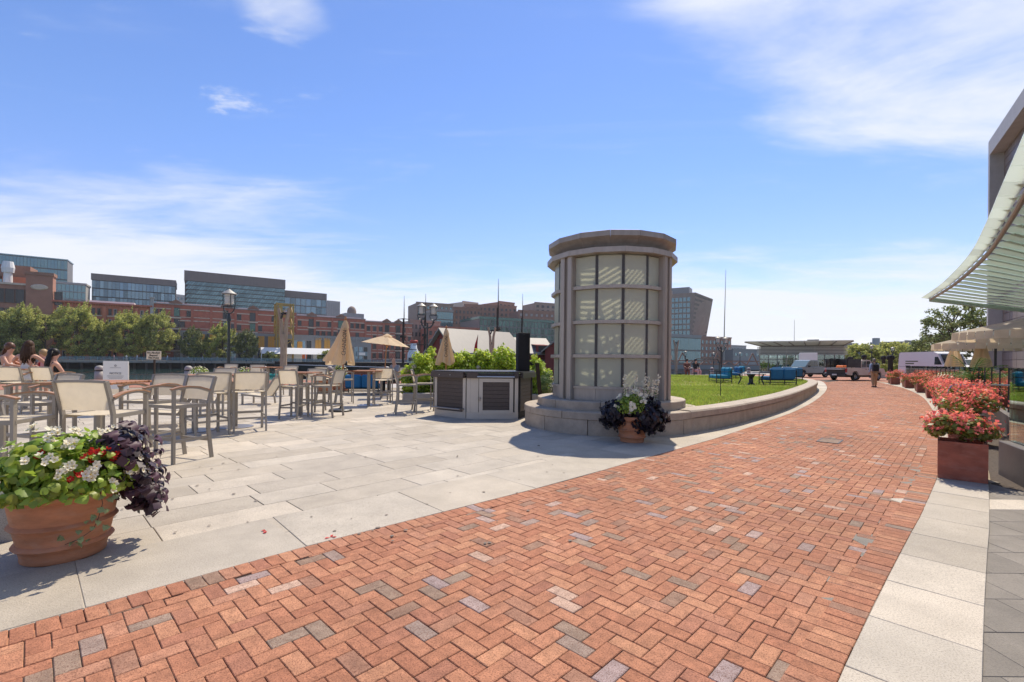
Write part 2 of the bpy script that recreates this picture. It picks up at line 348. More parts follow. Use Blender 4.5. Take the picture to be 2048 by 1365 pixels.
M('tree_leaf_pale', (.48, .49, .13), .6, trans=.5, isl=.45, hue=.02)  # paler yellow-green leaf tone, used for whole trees
M('park_leaf', (.21, .25, .085), .6, trans=.4, isl=.5, hue=.02)
M('palm_leaf', (.14, .23, .05), .45, trans=.35, isl=.35)
M('bark', (.10, .075, .055), .9, var=.35, vs=10, bump=.8, bs=30)
M('timber', (.33, .26, .19), .85, var=.25, vs=5, stretch=(3, 3, .5), bump=.4, bs=30)
M('timber_dark', (.05, .032, .022), .8, var=.3, vs=8)
M('bench_wood', (.16, .06, .035), .6, var=.2, vs=12)
M('cushion_blue', (.012, .12, .26), .8, var=.1, vs=6, bump=.2, bs=30)
M('cushion_teal', (.012, .19, .30), .8, var=.1, vs=6, bump=.2, bs=30)
M('rope', (.12, .09, .07), .9)
M('skin', (.56, .30, .205), .55, var=.05, vs=12)
M('hair_brown', (.06, .03, .016), .6, var=.4, vs=40, stretch=(5, 5, 1), spec=.2)
M('hair_auburn', (.11, .045, .022), .45, var=.4, vs=40, stretch=(5, 5, 1))
M('hair_black', (.014, .010, .009), .5, var=.4, vs=40, stretch=(5, 5, 1), spec=.25)
M('hair_blond', (.33, .21, .10), .5, var=.3, vs=40, stretch=(5, 5, 1))
M('hair_grey', (.20, .17, .14), .6, var=.3, vs=40)
M('cloth_white', (.75, .72, .68), .85, var=.06, vs=10)
M('cloth_red', (.45, .02, .02), .8)
M('cloth_black', (.02, .02, .022), .85)
M('cloth_blue', (.32, .40, .52), .85, var=.08, vs=12)
M('cloth_khaki', (.40, .27, .15), .85, var=.1, vs=10)
M('cloth_grey', (.25, .25, .26), .85)
M('cloth_pink', (.55, .30, .28), .85)
M('brick_wall', (.41, .145, .095), .9, var=.14, vs=.7, isl=.05)
M('brick_orange', (.47, .185, .11), .9, var=.12, vs=.6)
M('brick_dull', (.34, .18, .125), .9, var=.1, vs=.5)
M('brick_brown', (.27, .15, .105), .9, var=.15, vs=.5)
M('brick_grey', (.29, .22, .175), .9, var=.12, vs=.3)
M('stone_trim', (.55, .46, .36), .85, var=.1, vs=2)
M('roof_white', (.70, .69, .67), .7)
M('roof_metal', (.27, .245, .215), .6, var=.08, vs=1.2, stretch=(4, 1, 1))
M('red_board', (.20, .035, .028), .75, var=.15, vs=4)
M('metal_grey', (.25, .245, .235), .5, var=.05, vs=1)
M('metal_dark', (.17, .155, .14), .5, var=.1, vs=.5, stretch=(6, 6, .3))
M('concrete_far', (.36, .35, .33), .8, var=.08, vs=.4)
M('panel_yellow', (.60, .30, .055), .55, var=.08, vs=2)
M('crane_yellow', (.42, .26, .06), .5, var=.1, vs=3)
M('glass_dark', (.04, .045, .05), .12, spec=.35, rnds='obj', isl=.5)
M('glass_sky', (.14, .21, .26), .09, metal=.55, rnds='obj', isl=.35)
M('glass_teal', (.135, .22, .245), .10, metal=.55, isl=.3)
M('glass_green', (.055, .115, .10), .12, metal=.35, isl=.45)
M('window_frame', (.12, .09, .075), .7)
M('window_pale', (.36, .33, .30), .7)
M('tent_white', (.85, .84, .82), .7, trans=.25)
M('pier_deck', (.26, .24, .21), .85, var=.15, vs=1)
M('pier_dark', (.02, .017, .015), .9)
M('rail_blue', (.16, .27, .30), .5)
M('car_white', (.62, .58, .54), .3, spec=.5, coat=.4, var=.04, vs=3)
M('car_blue', (.16, .24, .27), .3, coat=.4)
M('van_white', (.78, .76, .73), .35, coat=.3)
M('car_glass', (.03, .04, .042), .06, spec=.8)
M('tyre', (.018, .018, .018), .85)
M('rim_alloy', (.45, .45, .45), .3, metal=.8)
M('tail_red', (.45, .02, .015), .3, coat=.5)
M('orange', (.75, .16, .03), .6)
M('milk_white', (.78, .76, .72), .5)
M('red_paint', (.50, .05, .03), .5)
M('hill_green', (.10, .13, .07), .9, var=.2, vs=.1)
M('kiosk_white', (.66, .66, .58), .5, trans=.2)
M('canopy_glass', (.84, .90, .85), .3, trans=.6, rnds='obj', isl=.06, spec=.6)
M('canopy_blade', (.62, .70, .63), .35, trans=.5, rnds='obj', isl=.12, spec=.6)
M('canopy_tube', (.34, .31, .27), .45, metal=.3)
M('flag_red', (.5, .03, .03), .8, trans=.3)
MG('glass_clear'); MG('glass_rail', refl=.30, tint=(.74, .86, .80)); MG('kiosk_glass', refl=.12, tint=(.55, .62, .62))

# ---------------------------------------------------------------- the setting: ground sheets, water, banks
Lp = [(-6.6, -1.8), (-4.6, .28)]+[tuple(G(*p)[:2]) for p in [(0, 1265), (330, 1172), (660, 1082), (1115, 967), (1300, 914), (1427, 879), (1490, 858), (1586, 825), (1633, 800), (1652, 782), (1653, 772)]]+[(25.6, 38.4), (28.0, 43.5)]
Rp = [(-1.9, -1.4), (-.6, -.02)]+[tuple(G(*p)[:2]) for p in [(1675, 1365), (1716, 1278), (1760, 1186), (1815, 1080), (1852, 1009), (1883, 927), (1880, 880), (1872, 835), (1845, 795), (1810, 778), (1780, 770)]]+[(30.5, 39.0), (32.5, 43.5)]
SEA = [(-23.5-.836*60, 25-.55*60), (-23.5, 25), (17.7, 52), (30, 62.5), (40, 84), (62, 96), (110, 120), (420, 260), (880, 410)]   # the seawall's line
s_dir = Vector((.836, .55, 0)); S0 = Vector((-23.5, 25, 0))
tag(MB().box(-900, 900, -150, 1100, -9, -6).build('ground', 'soil'), kind='structure')
wm = MB().add([(-890, -140, -2.2), (890, -140, -2.2), (890, 1090, -2.2), (-890, 1090, -2.2)], [(0, 1, 2, 3)]).build('water', 'water'); tag(wm, kind='structure')
quay = SEA+[(880, -120), (-74, -120)]
tag(MB().prism(list(reversed(quay)), -6, -.05).build('quay', 'concrete'), kind='structure')
tag(MB().prism([tuple(a) for a in ((-500, 20), (-155, 150), (-47, 223), (60, 296), (200, 390), (880, 640), (880, 1080), (-880, 1080), (-880, 20))][::-1], -6, .3).build('far_bank', 'asphalt'), kind='structure')
Lc = poly_pts(Lp, .093); Rc = poly_pts(Rp, .093)
# brick promenade: herringbone bricks with a header course down each side
prom = [(p.x, p.y) for p in Lc[::6]]+[(p.x, p.y) for p in reversed(Rc[::6])]
tag(MB().prism(prom[::-1], -.049, -.007).build('brick_promenade', 'joint_sand'), kind='structure'); promo = bpy.data.objects['brick_promenade']
A0 = Vector(G(100, 1237)); ang = R(45.8); U = Vector((math.cos(ang), math.sin(ang), 0)); V_ = Vector((-U.y, U.x, 0))
cell = .0925; ij = np.array([(i, j, k) for i in range(-78, 620) for j in range(-68, 46) for k in (0, 3) if (i-j) % 4 == k])
cxy = np.where(ij[:, 2:3] == 0, ij[:, :2]*cell+np.array([cell, cell/2]), ij[:, :2]*cell+np.array([cell/2, cell]))
wx = A0.x+cxy[:, 0]*U.x+cxy[:, 1]*V_.x; wy = A0.y+cxy[:, 0]*U.y+cxy[:, 1]*V_.y
inner = [(p.x, p.y) for p in offset(Lc, -.12)[::6]]+[(p.x, p.y) for p in reversed(offset(Rc, .12)[::6])]
keep = inpoly(np.stack([wx, wy], 1), inner) & (wy > 1.2)
bricks = [(wx[i], wy[i], ang+(0 if ij[i, 2] == 0 else PI/2), 0.0) for i in np.nonzero(keep)[0]]
for crv, sg in ((offset(Lc, -.092), 1), (offset(Rc, .092), 1)):
    for i in range(1, len(crv)-1):
        t = crv[i+1]-crv[i-1]
        if crv[i].y > 1.2: bricks.append((crv[i].x, crv[i].y, math.atan2(t.y, t.x)+PI/2, .004))
def brick_score(b):
    if b[1] < 1.6: return -1
    x, y = proj((b[0], b[1], 0)); 
    return -1 if not (-20 < x < 2068 and y < 1385) else 1/(b[1]**3)
bricks.sort(key=brick_score, reverse=True)
bm_ = MB().bbox(-.0903, .0903, -.0446, .0446, -.03, 0, .0035).mesh('brick', 'brick_part')
for b in bricks[:300]:
    o = ob('brick', bm_, promo, (b[0], b[1], b[3]+rnd.uniform(-.0018, .0018)), rot=(rnd.uniform(-.008, .008), rnd.uniform(-.006, .006), b[2]+rnd.uniform(-.008, .008)))
near = [b for b in bricks[300:] if b[1] < 9]; far = [b for b in bricks[300:] if b[1] >= 9]
def brick_batch(lst, full):
    tmpl = MB().bbox(-.0903, .0903, -.0446, .0446, -.03, 0, .0035) if full else MB().box(-.0903, .0903, -.0446, .0446, -.02, 0)
    tv = np.array(tmpl.v); out = MB(); k = len(tv)
    for n, b in enumerate(lst):
        a = b[2]+rnd.uniform(-.008, .008); ca, sa = math.cos(a), math.sin(a); z = b[3]+rnd.uniform(-.0018, .0018); tx, ty = rnd.uniform(-.007, .007), rnd.uniform(-.007, .007)
        pts = np.stack([b[0]+tv[:, 0]*ca-tv[:, 1]*sa, b[1]+tv[:, 0]*sa+tv[:, 1]*ca, z+tv[:, 2]+tv[:, 0]*tx+tv[:, 1]*ty], 1)
        out.v += pts.tolist(); out.f += [tuple(i+n*k for i in f) for f in (tmpl.f if full else tmpl.f[1:])]
    return out
bb = brick_batch(near, True); b2 = brick_batch(far, False); bb.add(b2.v, b2.f)
o = bb.build('brick', 'brick_rest', promo); o['kind'] = 'stuff'
# granite plaza: border row along the bricks, then coursed slabs
plaza = tag(MB().prism([(p.x, p.y) for p in (Vector((-40, -2, 0)), Vector((-6.6, -1.8, 0)))]+[(p.x, p.y) for p in Lc[20::8] if p.y < 13]+[(9.0, 16), (-4, 24), (-20, 22), (-40, 10)], -.049, -.009).build('plaza_paving', 'joint_mortar'), kind='structure')
slabs = []
for r_ in range(-2, 50):
    v0 = .86+r_*.435; u = -14+rnd.uniform(0, 1)
    while u < 26:
        l = rnd.choice((.72, .86, 1.05, 1.3)); c = A0+U*(u+l/2)+V_*(v0+.2175); slabs.append((c, l, .435, ang)); u += l
slabs = [s for s in slabs if 0 < s[0].y < 21.5 and s[0].x > -24 and s[0].y < 21.0+.62*(s[0].x+10) and (s[0]-Vector((2.23, 10.62, 0))).length > 1.0 and (s[0].x < 5) and abs(s[0].x) < 1.35*s[0].y+1.5]
brd = []
Lo = poly_pts(Lp, 1.22)
for a, b in zip(Lo, Lo[1:]):
    if a.y > 40: break
    w = .86 if a.y < 7.5 else .9
    t = (b-a).normalized(); n = Vector((-t.y, t.x, 0)); brd.append([a, b, b+n*w, a+n*w])
def slab_quad(q, h0, h1, gap=.004):
    c = sum(q, Vector())/4; return [(p+(c-p).normalized()*gap*1.4) for p in q], h0, h1
def quad_of(s_):
    c, l, w, a = s_; u_, v_ = Vector((math.cos(a), math.sin(a), 0)), Vector((-math.sin(a), math.cos(a), 0)); return [c-u_*l/2-v_*w/2, c+u_*l/2-v_*w/2, c+u_*l/2+v_*w/2, c-u_*l/2+v_*w/2]
def slab_into(mb, q, z0, z1, gap=.003, b=.003):
    c = sum(q, Vector())/4; top = [p+(c-p).normalized()*(gap+b)*1.3 for p in q]; mid = [p+(c-p).normalized()*gap*1.3 for p in q]
    vs = [(p.x, p.y, z0) for p in mid]+[(p.x, p.y, z1-b) for p in mid]+[(p.x, p.y, z1) for p in top]
    fs = [(8, 9, 10, 11)]+[(i, (i+1) % 4, 4+(i+1) % 4, 4+i) for i in range(4)]+[(4+i, 4+(i+1) % 4, 8+(i+1) % 4, 8+i) for i in range(4)]
    mb.add(vs, fs)
items = [(quad_of(s_), 0.0) for s_ in slabs]+[(q, .006) for q in brd]
def vis(q):
    c = sum(q, Vector())/4
    if c.y < 1.3: return -1
    x, y = proj(c); return 1/c.y**3*(q[1]-q[0]).length if -150 < x < 2200 and y < 1500 else -1/(c.y+1)
items.sort(key=lambda it: vis(it[0]), reverse=True)
rest = MB()
for n, (q, z) in enumerate(items):
    z += rnd.uniform(-.0012, .0012)
    if n < 290:
        mb = MB(); c = sum(q, Vector())/4; slab_into(mb, [p-c for p in q], -.03, 0); mb.build('slab', 'granite_part', plaza, loc=(c.x, c.y, z))
    else: slab_into(rest, q, z-.03, z)
o = rest.build('slab', 'granite_rest', plaza); o['kind'] = 'stuff'
tag(MB().prism([(24.6, 36.4), (30.0, 38.0), (60, 36), (70, 60), (48, 66), (30, 60), (20.5, 44)], -.048, -.012).build('forecourt', 'concrete'), kind='structure')
gs_ = MB(); rg2 = random.Random(31)
for k in range(70):           # trodden-in gum and tar spots
    q = G(rg2.uniform(100, 1150), rg2.uniform(835, 1090)); r0 = rg2.uniform(.008, .02); nn = 9
    if (q-Vector((2.23, 10.62, 0))).length < 2.0: continue
    gs_.add([(q.x+r0*rg2.uniform(.7, 1.2)*math.cos(2*PI*j/nn), q.y+r0*rg2.uniform(.7, 1.2)*math.sin(2*PI*j/nn), .0105) for j in range(nn)], [tuple(range(nn))])
o = gs_.build('spot', M('tar_spot', (.16, .13, .105), .8), plaza); o['kind'] = 'stuff'
# harbour walk of small bricks along the seawall
hw = [S0+s_dir*t+Vector((.55, -.836, 0))*d for t, d in ((-30, .9), (60, .9), (60, 6.2), (-30, 6.2))]
def brick_field(name, scale):
    m = M(name, (.5, .5, .5), .85); t = m.node_tree; N = t.nodes.new; L = t.links.new; b = t.nodes['Principled BSDF']
    x = N('ShaderNodeTexBrick'); x.inputs['Color1'].default_value = (.40, .17, .10, 1); x.inputs['Color2'].default_value = (.32, .13, .08, 1); x.inputs['Mortar'].default_value = (.1, .07, .05, 1); x.inputs['Scale'].default_value = scale
    x.inputs['Brick Width'].default_value = .2; x.inputs['Row Height'].default_value = .1; x.inputs['Mortar Size'].default_value = .006
    c = N('ShaderNodeTexCoord'); L(c.outputs['Object'], x.inputs[0]); L(x.outputs[0], b.inputs['Base Color'])
brick_field('brick_field', 1.0)
bpy.data.objects['forecourt'].data.materials.clear(); bpy.data.objects['forecourt'].data.materials.append(MAT['brick_field'])
tag(MB().prism([(p.x, p.y) for p in hw][::-1], -.045, .002).build('harbour_walk', 'brick_field'), kind='structure')
tag(MB().prism([(p.x, p.y) for p in (S0+s_dir*-30, S0+s_dir*60, S0+s_dir*60+Vector((.55, -.836, 0))*.9, S0+s_dir*-30+Vector((.55, -.836, 0))*.9)][::-1], -.045, .03).build('seawall_coping', 'granite_wall'), kind='structure')
# granite band and dark pavers on the right
band = tag(MB().prism([(p.x, p.y) for p in Rc[6::8]]+[(p.x, p.y) for p in reversed(offset(Rc, -.47)[6::8])], -.049, -.006).build('granite_band', 'joint_mortar'), kind='structure')
Ro = poly_pts(Rp, .62)
for a, b in zip(Ro[2:], Ro[3:]):
    if a.y > 36: break
    t = (b-a).normalized(); n = Vector((t.y, -t.x, 0)); q = [a, a+n*.45, b+n*.45, b]; c = sum(q, Vector())/4; mb = MB(); slab_into(mb, [p-c for p in q], -.03, 0, .003); mb.build('slab', 'granite_part', band, loc=(c.x, c.y, .007+rnd.uniform(-.001, .001)))
terr = tag(MB().prism([(1.0, .6), (14, .6), (30, 20), (36, 33), (30, 34.5), (14.3, 15.4)], -.048, -.014).build('terrace_paving', 'joint_sand'), kind='structure')
for i in range(2, 24):
    for j in range(1, 22):
        x0, y0 = 1.0+i*.35+.17*(j % 2), .7+j*.35
        if x0-y0 < -.75 or x0 > 7.2 or x0/y0 > 1.35 or (y0 > 4.9 and x0 > 5.6): continue
        q = [Vector((x0, y0, 0)), Vector((x0+.35, y0, 0)), Vector((x0+.35, y0+.35, 0)), Vector((x0, y0+.35, 0))]; c = sum(q, Vector())/4; mb = MB(); slab_into(mb, [p-c for p in q], -.02, 0, .002, .002)
        mb.build('paver', 'granite_part' if j == 11 else 'dark_paver', terr, loc=(c.x, c.y, -.001+rnd.uniform(-.001, .001)))
# ---------------------------------------------------------------- lantern-shaped vent tower on its round granite base
TC = Vector((2.23, 10.62, 0)); face = math.atan2(-TC.y, -TC.x)        # direction from the tower to the viewer
def pol(r, deg, z=0.): a = face+R(deg); return Vector((r*math.cos(a), r*math.sin(a), z))   # deg grows to the viewer's right
tw = thing('vent_tower', 'round pale metal and frosted glass tower with flared cornice on granite steps', 'tower', TC)
def ring_stone(name, r0, r1, z0, z1, a0, a1, mat, n=8, gap=.25, parent=None, lean=0):
    m = MB(); aa = [a0+gap+(a1-a0-2*gap)*i/n for i in range(n+1)]; b = .012
    for i in range(n):
        p, q = aa[i], aa[i+1]
        vs = [pol(r, d, z) for d in (p, q) for r, z in ((r0, z0), (r1, z0), (r1, z1-b), (r1-b, z1), (r0, z1))]
        fs = [(j, (j+1) % 5, 5+(j+1) % 5, 5+j) for j in range(5)]
        if i == 0: fs.append((4, 3, 2, 1, 0))
        if i == n-1: fs.append((5, 6, 7, 8, 9))
        m.add(vs, [tuple(reversed(f)) for f in fs])
    return m.build(name, mat, parent or tw)
for k in range(12): ring_stone('base_stone', 1.40, 1.92, 0, .30, k*30-12, k*30+18, 'granite_wall')
for k in range(12): ring_stone('base_coping', 1.38, 1.935, .302, .44, k*30+2, k*30+32, 'granite_wall')
MB().lathe([(.01, .43), (1.39, .43)], 40).build('base_fill', 'granite_wall', tw)
for k in range(10): ring_stone('step_stone', 1.0, 1.635, .4405, .615, k*36-6, k*36+30, 'granite_wall')
NF = 15; st = 360/NF; b0 = -12.5            # body facets
RG = 1.235
PIERS = (-42, 59.5, 155.5, -114)
def ngon(r, z, off): return [pol(r/math.cos(R(st/2)), off+k*st, z) for k in range(NF)]
def band_seg(r0, r1, z0, z1, k, off, gap=.0):
    c = 1/math.cos(R(st/2)); a, b = off+k*st+gap, off+(k+1)*st-gap
    p = [pol(r*c, d, z) for d in (a, b) for r, z in ((r0, z0), (r1, z0), (r1, z1), (r0, z1))]
    return p, [(0, 1, 2, 3), (7, 6, 5, 4), (0, 4, 5, 1), (1, 5, 6, 2), (2, 6, 7, 3), (3, 7, 4, 0)]
for k in range(NF):
    m = MB().add(*band_seg(1.1, 1.262, .617, .85, k, b0, .12)); m.build('plinth_panel', 'anodised_light', tw)
    m = MB().add(*band_seg(1.0, 1.285, .853, .905, k, b0, 0)); m.build('sill_rail', 'anodised_light', tw)
ROWS = [(.905, 1.49), (1.56, 2.185), (2.255, 2.895), (2.965, 3.575)]
for z0, z1 in zip([r[1] for r in ROWS[:3]], [r[0] for r in ROWS[1:]]):
    for k in range(NF):
        m = MB().add(*band_seg(1.20, 1.315, z0, z1, k, b0, 0)); m.build('rail', 'anodised_light', tw)
    m = MB()
    for k in range(NF): m.add(*band_seg(1.06, 1.195, z1-.035, z1-.01, k, b0, 0))
    m.build('inner_ledge', 'anodised', tw)
inpier = lambda d: any(abs((d-p+180) % 360-180) < 5 for p in PIERS)
for k in range(NF):
    for z0, z1 in ROWS:
        c = 1/math.cos(R(st/2)); a, b = b0+k*st+1.3, b0+(k+1)*st-1.3
        vs = [pol(r*c, d, z) for r in (RG-.012, RG) for d, z in ((a, z0+.004), (b, z0+.004), (b, z1-.004), (a, z1-.004))]
        MB().add(vs, [(3, 2, 1, 0), (4, 5, 6, 7), (0, 1, 5, 4), (1, 2, 6, 5), (2, 3, 7, 6), (3, 0, 4, 7)]).build('frosted_pane', 'frosted', tw)
    v = pol(RG*1.012, b0+k*st); d = pol(1, b0+k*st); t = Vector((-d.y, d.x, 0))
    mm = MB(); q = [v-t*.032-d*.05, v+t*.032-d*.05, v+t*.032+d*.012, v-t*.032+d*.012]; mm.prism([(p.x, p.y) for p in q], .86, 3.58); mm.build('mullion', 'mullion', tw)
for dg in PIERS:
    d = pol(1, dg); t = Vector((-d.y, d.x, 0))
    m = MB()
    for (r0, r1, w0, w1) in ((1.05, 1.33, -.17, .17),):
        m.prism([(p.x, p.y) for p in (d*r0+t*w0, d*r1+t*w0, d*r1+t*w1, d*r0+t*w1)], .617, 3.60)
    m.build('pier', 'anodised', tw)
    m = MB()
    for w0, w1 in ((-.165, -.05), (.05, .165)): m.prism([(p.x, p.y) for p in (d*1.332+t*w0, d*1.375+t*w0, d*1.375+t*w1, d*1.332+t*w1)], .618, 3.60)
    m.build('pier_flange', 'anodised_light', tw)
for k in range(NF):
    MB().add(*band_seg(1.05, 1.41, 3.60, 3.705, k, b0, .06)).build('ring_beam', 'anodised_light', tw)
off2 = b0+12
prof = [(1.18, 3.71), (1.20, 3.74), (1.245, 3.80), (1.32, 3.87), (1.405, 3.925), (1.405, 4.03), (1.36, 4.045), (1.10, 4.045), (1.10, 3.71)]
for k in range(NF):
    c = 1/math.cos(R(st/2)); a, b = off2+k*st+.1, off2+(k+1)*st-.1; vs = [pol(r*c, d, z) for d in (a, b) for r, z in prof]; n = len(prof)
    MB().add(vs, [tuple(reversed((j, (j+1) % n, n+(j+1) % n, n+j))) for j in range(n)]+[tuple(range(n)), tuple(reversed(range(n, 2*n)))]).build('cornice_panel', 'anodised', tw)
rg = MB()
for i in range(-15, 16):            # open roof grille that stripes the light falling inside
    x = i*.072; h = math.sqrt(max(0, 1.09**2-x*x)); a = Vector((.55, .83, 0)); b = Vector((-.83, .55, 0))
    if h > .1: rg.bar(a*x-b*h+Vector((0, 0, 3.97)), a*x+b*h+Vector((0, 0, 3.97)), .026, .03)
o = rg.build('roof_grille', 'anodised', tw); o['kind'] = 'stuff'
fr = MB()
for dg in (10, 100, 190, 280): fr.bar(pol(.8, dg, .62), pol(.35, dg+25, 3.9), .07)
for z in (1.2, 1.9, 2.6, 3.3): fr.bar(pol(.78, 140, z), pol(.78, -20, z+.5), .06); fr.bar(pol(.78, 60, z), pol(.78, -110, z+.4), .06)
fr.build('inner_frame', 'anodised', tw)

# ---------------------------------------------------------------- curved seat wall round the lawn
Wp = [(3.55, 9.22), tuple(G(1395, 866)[:2]), tuple(G(1490, 846)[:2]), tuple(G(1586, 814)[:2]), tuple(G(1633, 785)[:2]), (18.6, 28.6), (20.0, 32.4), (19.6, 35.6), (17.6, 37.6), (14.6, 38.4)]
Wc = poly_pts(Wp, .25)
wall = thing('seat_wall', 'long curved granite seat wall between the lawn and the brick walk', 'wall', (Wp[0][0], Wp[0][1], 0)); w0 = Vector((Wp[0][0], Wp[0][1], 0))
def wall_piece(pts, d0, d1, z0, z1, name, bul=0.):
    A_, B_ = offset(pts, d0), offset(pts, d1); m = MB(); n = len(pts); b = .03
    prof = lambda i: [A_[i]+Vector((0, 0, z0))-w0, A_[i]+Vector((0, 0, z1-b))-w0, A_[i]+(B_[i]-A_[i]).normalized()*b+Vector((0, 0, z1))-w0, B_[i]-(B_[i]-A_[i]).normalized()*b+Vector((0, 0, z1))-w0, B_[i]+Vector((0, 0, z1-b))-w0, B_[i]+Vector((0, 0, z0))-w0]
    vs = []; 
    for i in range(n): vs += prof(i)
    fs = [tuple(range(6)), tuple(reversed(range(6*(n-1), 6*n)))]
    for i in range(n-1): fs += [(i*6+j, i*6+6+j, i*6+6+(j+1) % 6, i*6+(j+1) % 6) for j in range(6)]
    m.add(vs, fs); return m.build(name, 'granite_wall', wall)
i = 0; ln = 7
while i < len(Wc)-2:
    seg = [p for p in Wc[i:i+ln+1]]; t = (seg[-1]-seg[-2]).normalized(); seg = seg[:-1]+[seg[-1]-t*.006]; wall_piece(seg, .02, .42, 0, .318, 'wall_stone')
    i += ln
i = 0
while i < len(Wc)-2:
    seg = Wc[i:i+10]; t = (seg[-1]-seg[-2]).normalized(); wall_piece(seg[:-1]+[seg[-1]-t*.006], -.015, .47, .321, .46, 'wall_coping'); i += 9
# lawn
lawn_poly = [(p.x, p.y) for p in offset(Wc, .44)[::5]]+[(12.5, 39.5), (8, 36.5), (4.2, 30), (3.0, 22), (2.4, 14), (2.5, 11.8)]
lawn = tag(MB().prism(lawn_poly, -.04, .40).build('lawn', 'lawn_soil'), kind='structure')
rng = np.random.default_rng(3)
def grass_patch(poly, n, z, ymax, hmul=1):
    c = rng.uniform([2, 10], [22, ymax], size=(n, 2)); c = c[inpoly(c, poly)]; n = len(c)
    bare = np.sin(c[:, 0]*1.9+3*np.sin(c[:, 1]*.6))*np.sin(c[:, 1]*1.1+c[:, 0]*.7); keep = (bare < .82) | (rng.random(n) < .3); c = c[keep]; n = len(c)
    a = rng.uniform(0, 2*PI, n); h = rng.uniform(.035, .075, n)*hmul; w = .004+.00035*c[:, 1]; ln_ = rng.normal(0, .025, (n, 2))
    b1 = np.stack([c[:, 0]-np.cos(a)*w, c[:, 1]-np.sin(a)*w, np.full(n, z)], 1); b2_ = np.stack([c[:, 0]+np.cos(a)*w, c[:, 1]+np.sin(a)*w, np.full(n, z)], 1); t = np.stack([c[:, 0]+ln_[:, 0], c[:, 1]+ln_[:, 1], z+h], 1)
    return np.stack([b1, b2_, t], 1).reshape(-1, 3)
gv = np.concatenate([grass_patch(lawn_poly, 150000, .398, 20), grass_patch(lawn_poly, 130000, .398, 38.5, 1.2)])
go = ob('grass', npmesh('grass', gv, np.arange(len(gv)), 3, 'grass')); tag(go, 'short sunlit green grass of the raised lawn', 'grass', kind='stuff')

# ---------------------------------------------------------------- terracotta pots and their planting
def pot_mesh(rim, base, h, n=48):
    f = lambda t: base+(rim*.93-base)*t**.8
    pr = [(.01, 0), (base, 0), (base+.012, .02*h)]
    for t in (.08, .16): pr.append((f(t), t*h))
    pr += [(f(.19)+.018, .185*h), (f(.21)+.028, .21*h), (f(.23)+.018, .235*h), (f(.25), .255*h)]
    for t in (.33, .42): pr.append((f(t), t*h))
    pr += [(f(.46)+.014, .455*h), (f(.48)+.024, .48*h), (f(.50)+.014, .505*h), (f(.52), .525*h)]
    for t in (.62, .72, .80): pr.append((f(t), t*h))
    pr += [(f(.82)+.01, .81*h), (rim*.97, .835*h), (rim, .87*h), (rim*1.012, .93*h), (rim, .98*h), (rim*.97, h), (rim*.92, h), (rim*.88, .93*h)]
    return MB().lathe(pr, n)
def leaf_data(name, mat, w, n=5, tooth=0., lobes=False, curl=.12):
    m = MB(); pts = []
    if lobes: out = [(.02, 0), (.30, .16), (.50, .12), (.42, .34), (.34, .42), (.40, .60), (.22, .68), (0, 1)]
    else: out = [(.02, 0), (.30, .10), (.46, .30), (.47, .50), (.36, .72), (.18, .90), (0, 1)]
    L_, C_ = [], []
    for x, y in out: L_.append((x*w, y-.5, -curl*(abs(y-.45)*1.6)**2-x*x*.25)); C_.append((0, y-.5, -curl*(abs(y-.45)*1.6)**2+.0))
    k = len(out); vs = C_+L_+[(-a, b, c) for a, b, c in L_]; fs = []
    for i in range(k-1): fs += [(i, k+i, k+i+1, i+1), (i+1, 2*k+i+1, 2*k+i, i)]
    return m.add(vs, fs).mesh(name, mat, True)
def place(name, me, parent, pos, nrm, size, r, tang=None):
    n = Vector(nrm).normalized(); t = Vector(tang) if tang is not None else Vector((r.gauss(0, 1), r.gauss(0, 1), r.gauss(0, 1)))
    t = (t-n*t.dot(n)).normalized(); b = t.cross(n); m = Matrix((b, t, n)).transposed().to_4x4(); o = ob(name, me, parent); m = Matrix.Translation(pos) @ m @ Matrix.Diagonal((size, size, size, 1)); o.matrix_local = m; return o
def blossom_mesh(name, mat, k=5, cup=.25):
    m = MB()
    for i in range(k):
        a = 2*PI*i/k; ca, sa = math.cos(a), math.sin(a); q = [(.05, 0, 0), (.3, .22, cup*.3), (.5, .12, cup*.7), (.54, 0, cup), (.5, -.12, cup*.7), (.3, -.22, cup*.3)]
        m.add([(x*ca-y*sa, x*sa+y*ca, z+.012*(i % 2)) for x, y, z in q], [tuple(range(6))])
    nf = len(m.f); m.sph((0, 0, .05), .085, 6, 4); me = m.mesh(name, mat); me.materials.append(MAT['flower_eye'])
    for p in me.polygons[nf:]: p.material_index = 1
    return me
LEAF = [leaf_data('leaf', 'leaf_green', 1.0), leaf_data('leaf', 'leaf_green', .82, curl=.3), leaf_data('leaf', 'leaf_green', 1.15, curl=.45)]
PURP = [leaf_data('purple_leaf', 'leaf_purple', .95, lobes=True, curl=.3), leaf_data('purple_leaf', 'leaf_purple', .8, lobes=True, curl=.6)]
IVY = leaf_data('ivy_leaf', 'ivy_leaf', 1.1, lobes=True)
WHITE = blossom_mesh('blossom', 'petal_white'); RED = blossom_mesh('blossom', 'petal_red', 6, .4)
r1 = random.Random(21)
PC = Vector((-3.16, 3.30, 0))
pot = thing('planted_pot', 'large terracotta pot of white and red begonias with trailing purple leaves', 'flower pot', PC)
smooth_angle(pot_mesh(.335, .215, .52).build('pot', 'terracotta', pot), 50)
MB().lathe([(.005, .47), (.30, .46)], 24).build('soil', 'soil', pot)
away = Vector((-PC.x, -PC.y, 0)).normalized(); side = Vector((-away.y, away.x, 0))     # towards the viewer; side = viewer's right... sign set below
if side.x < 0: side = -side
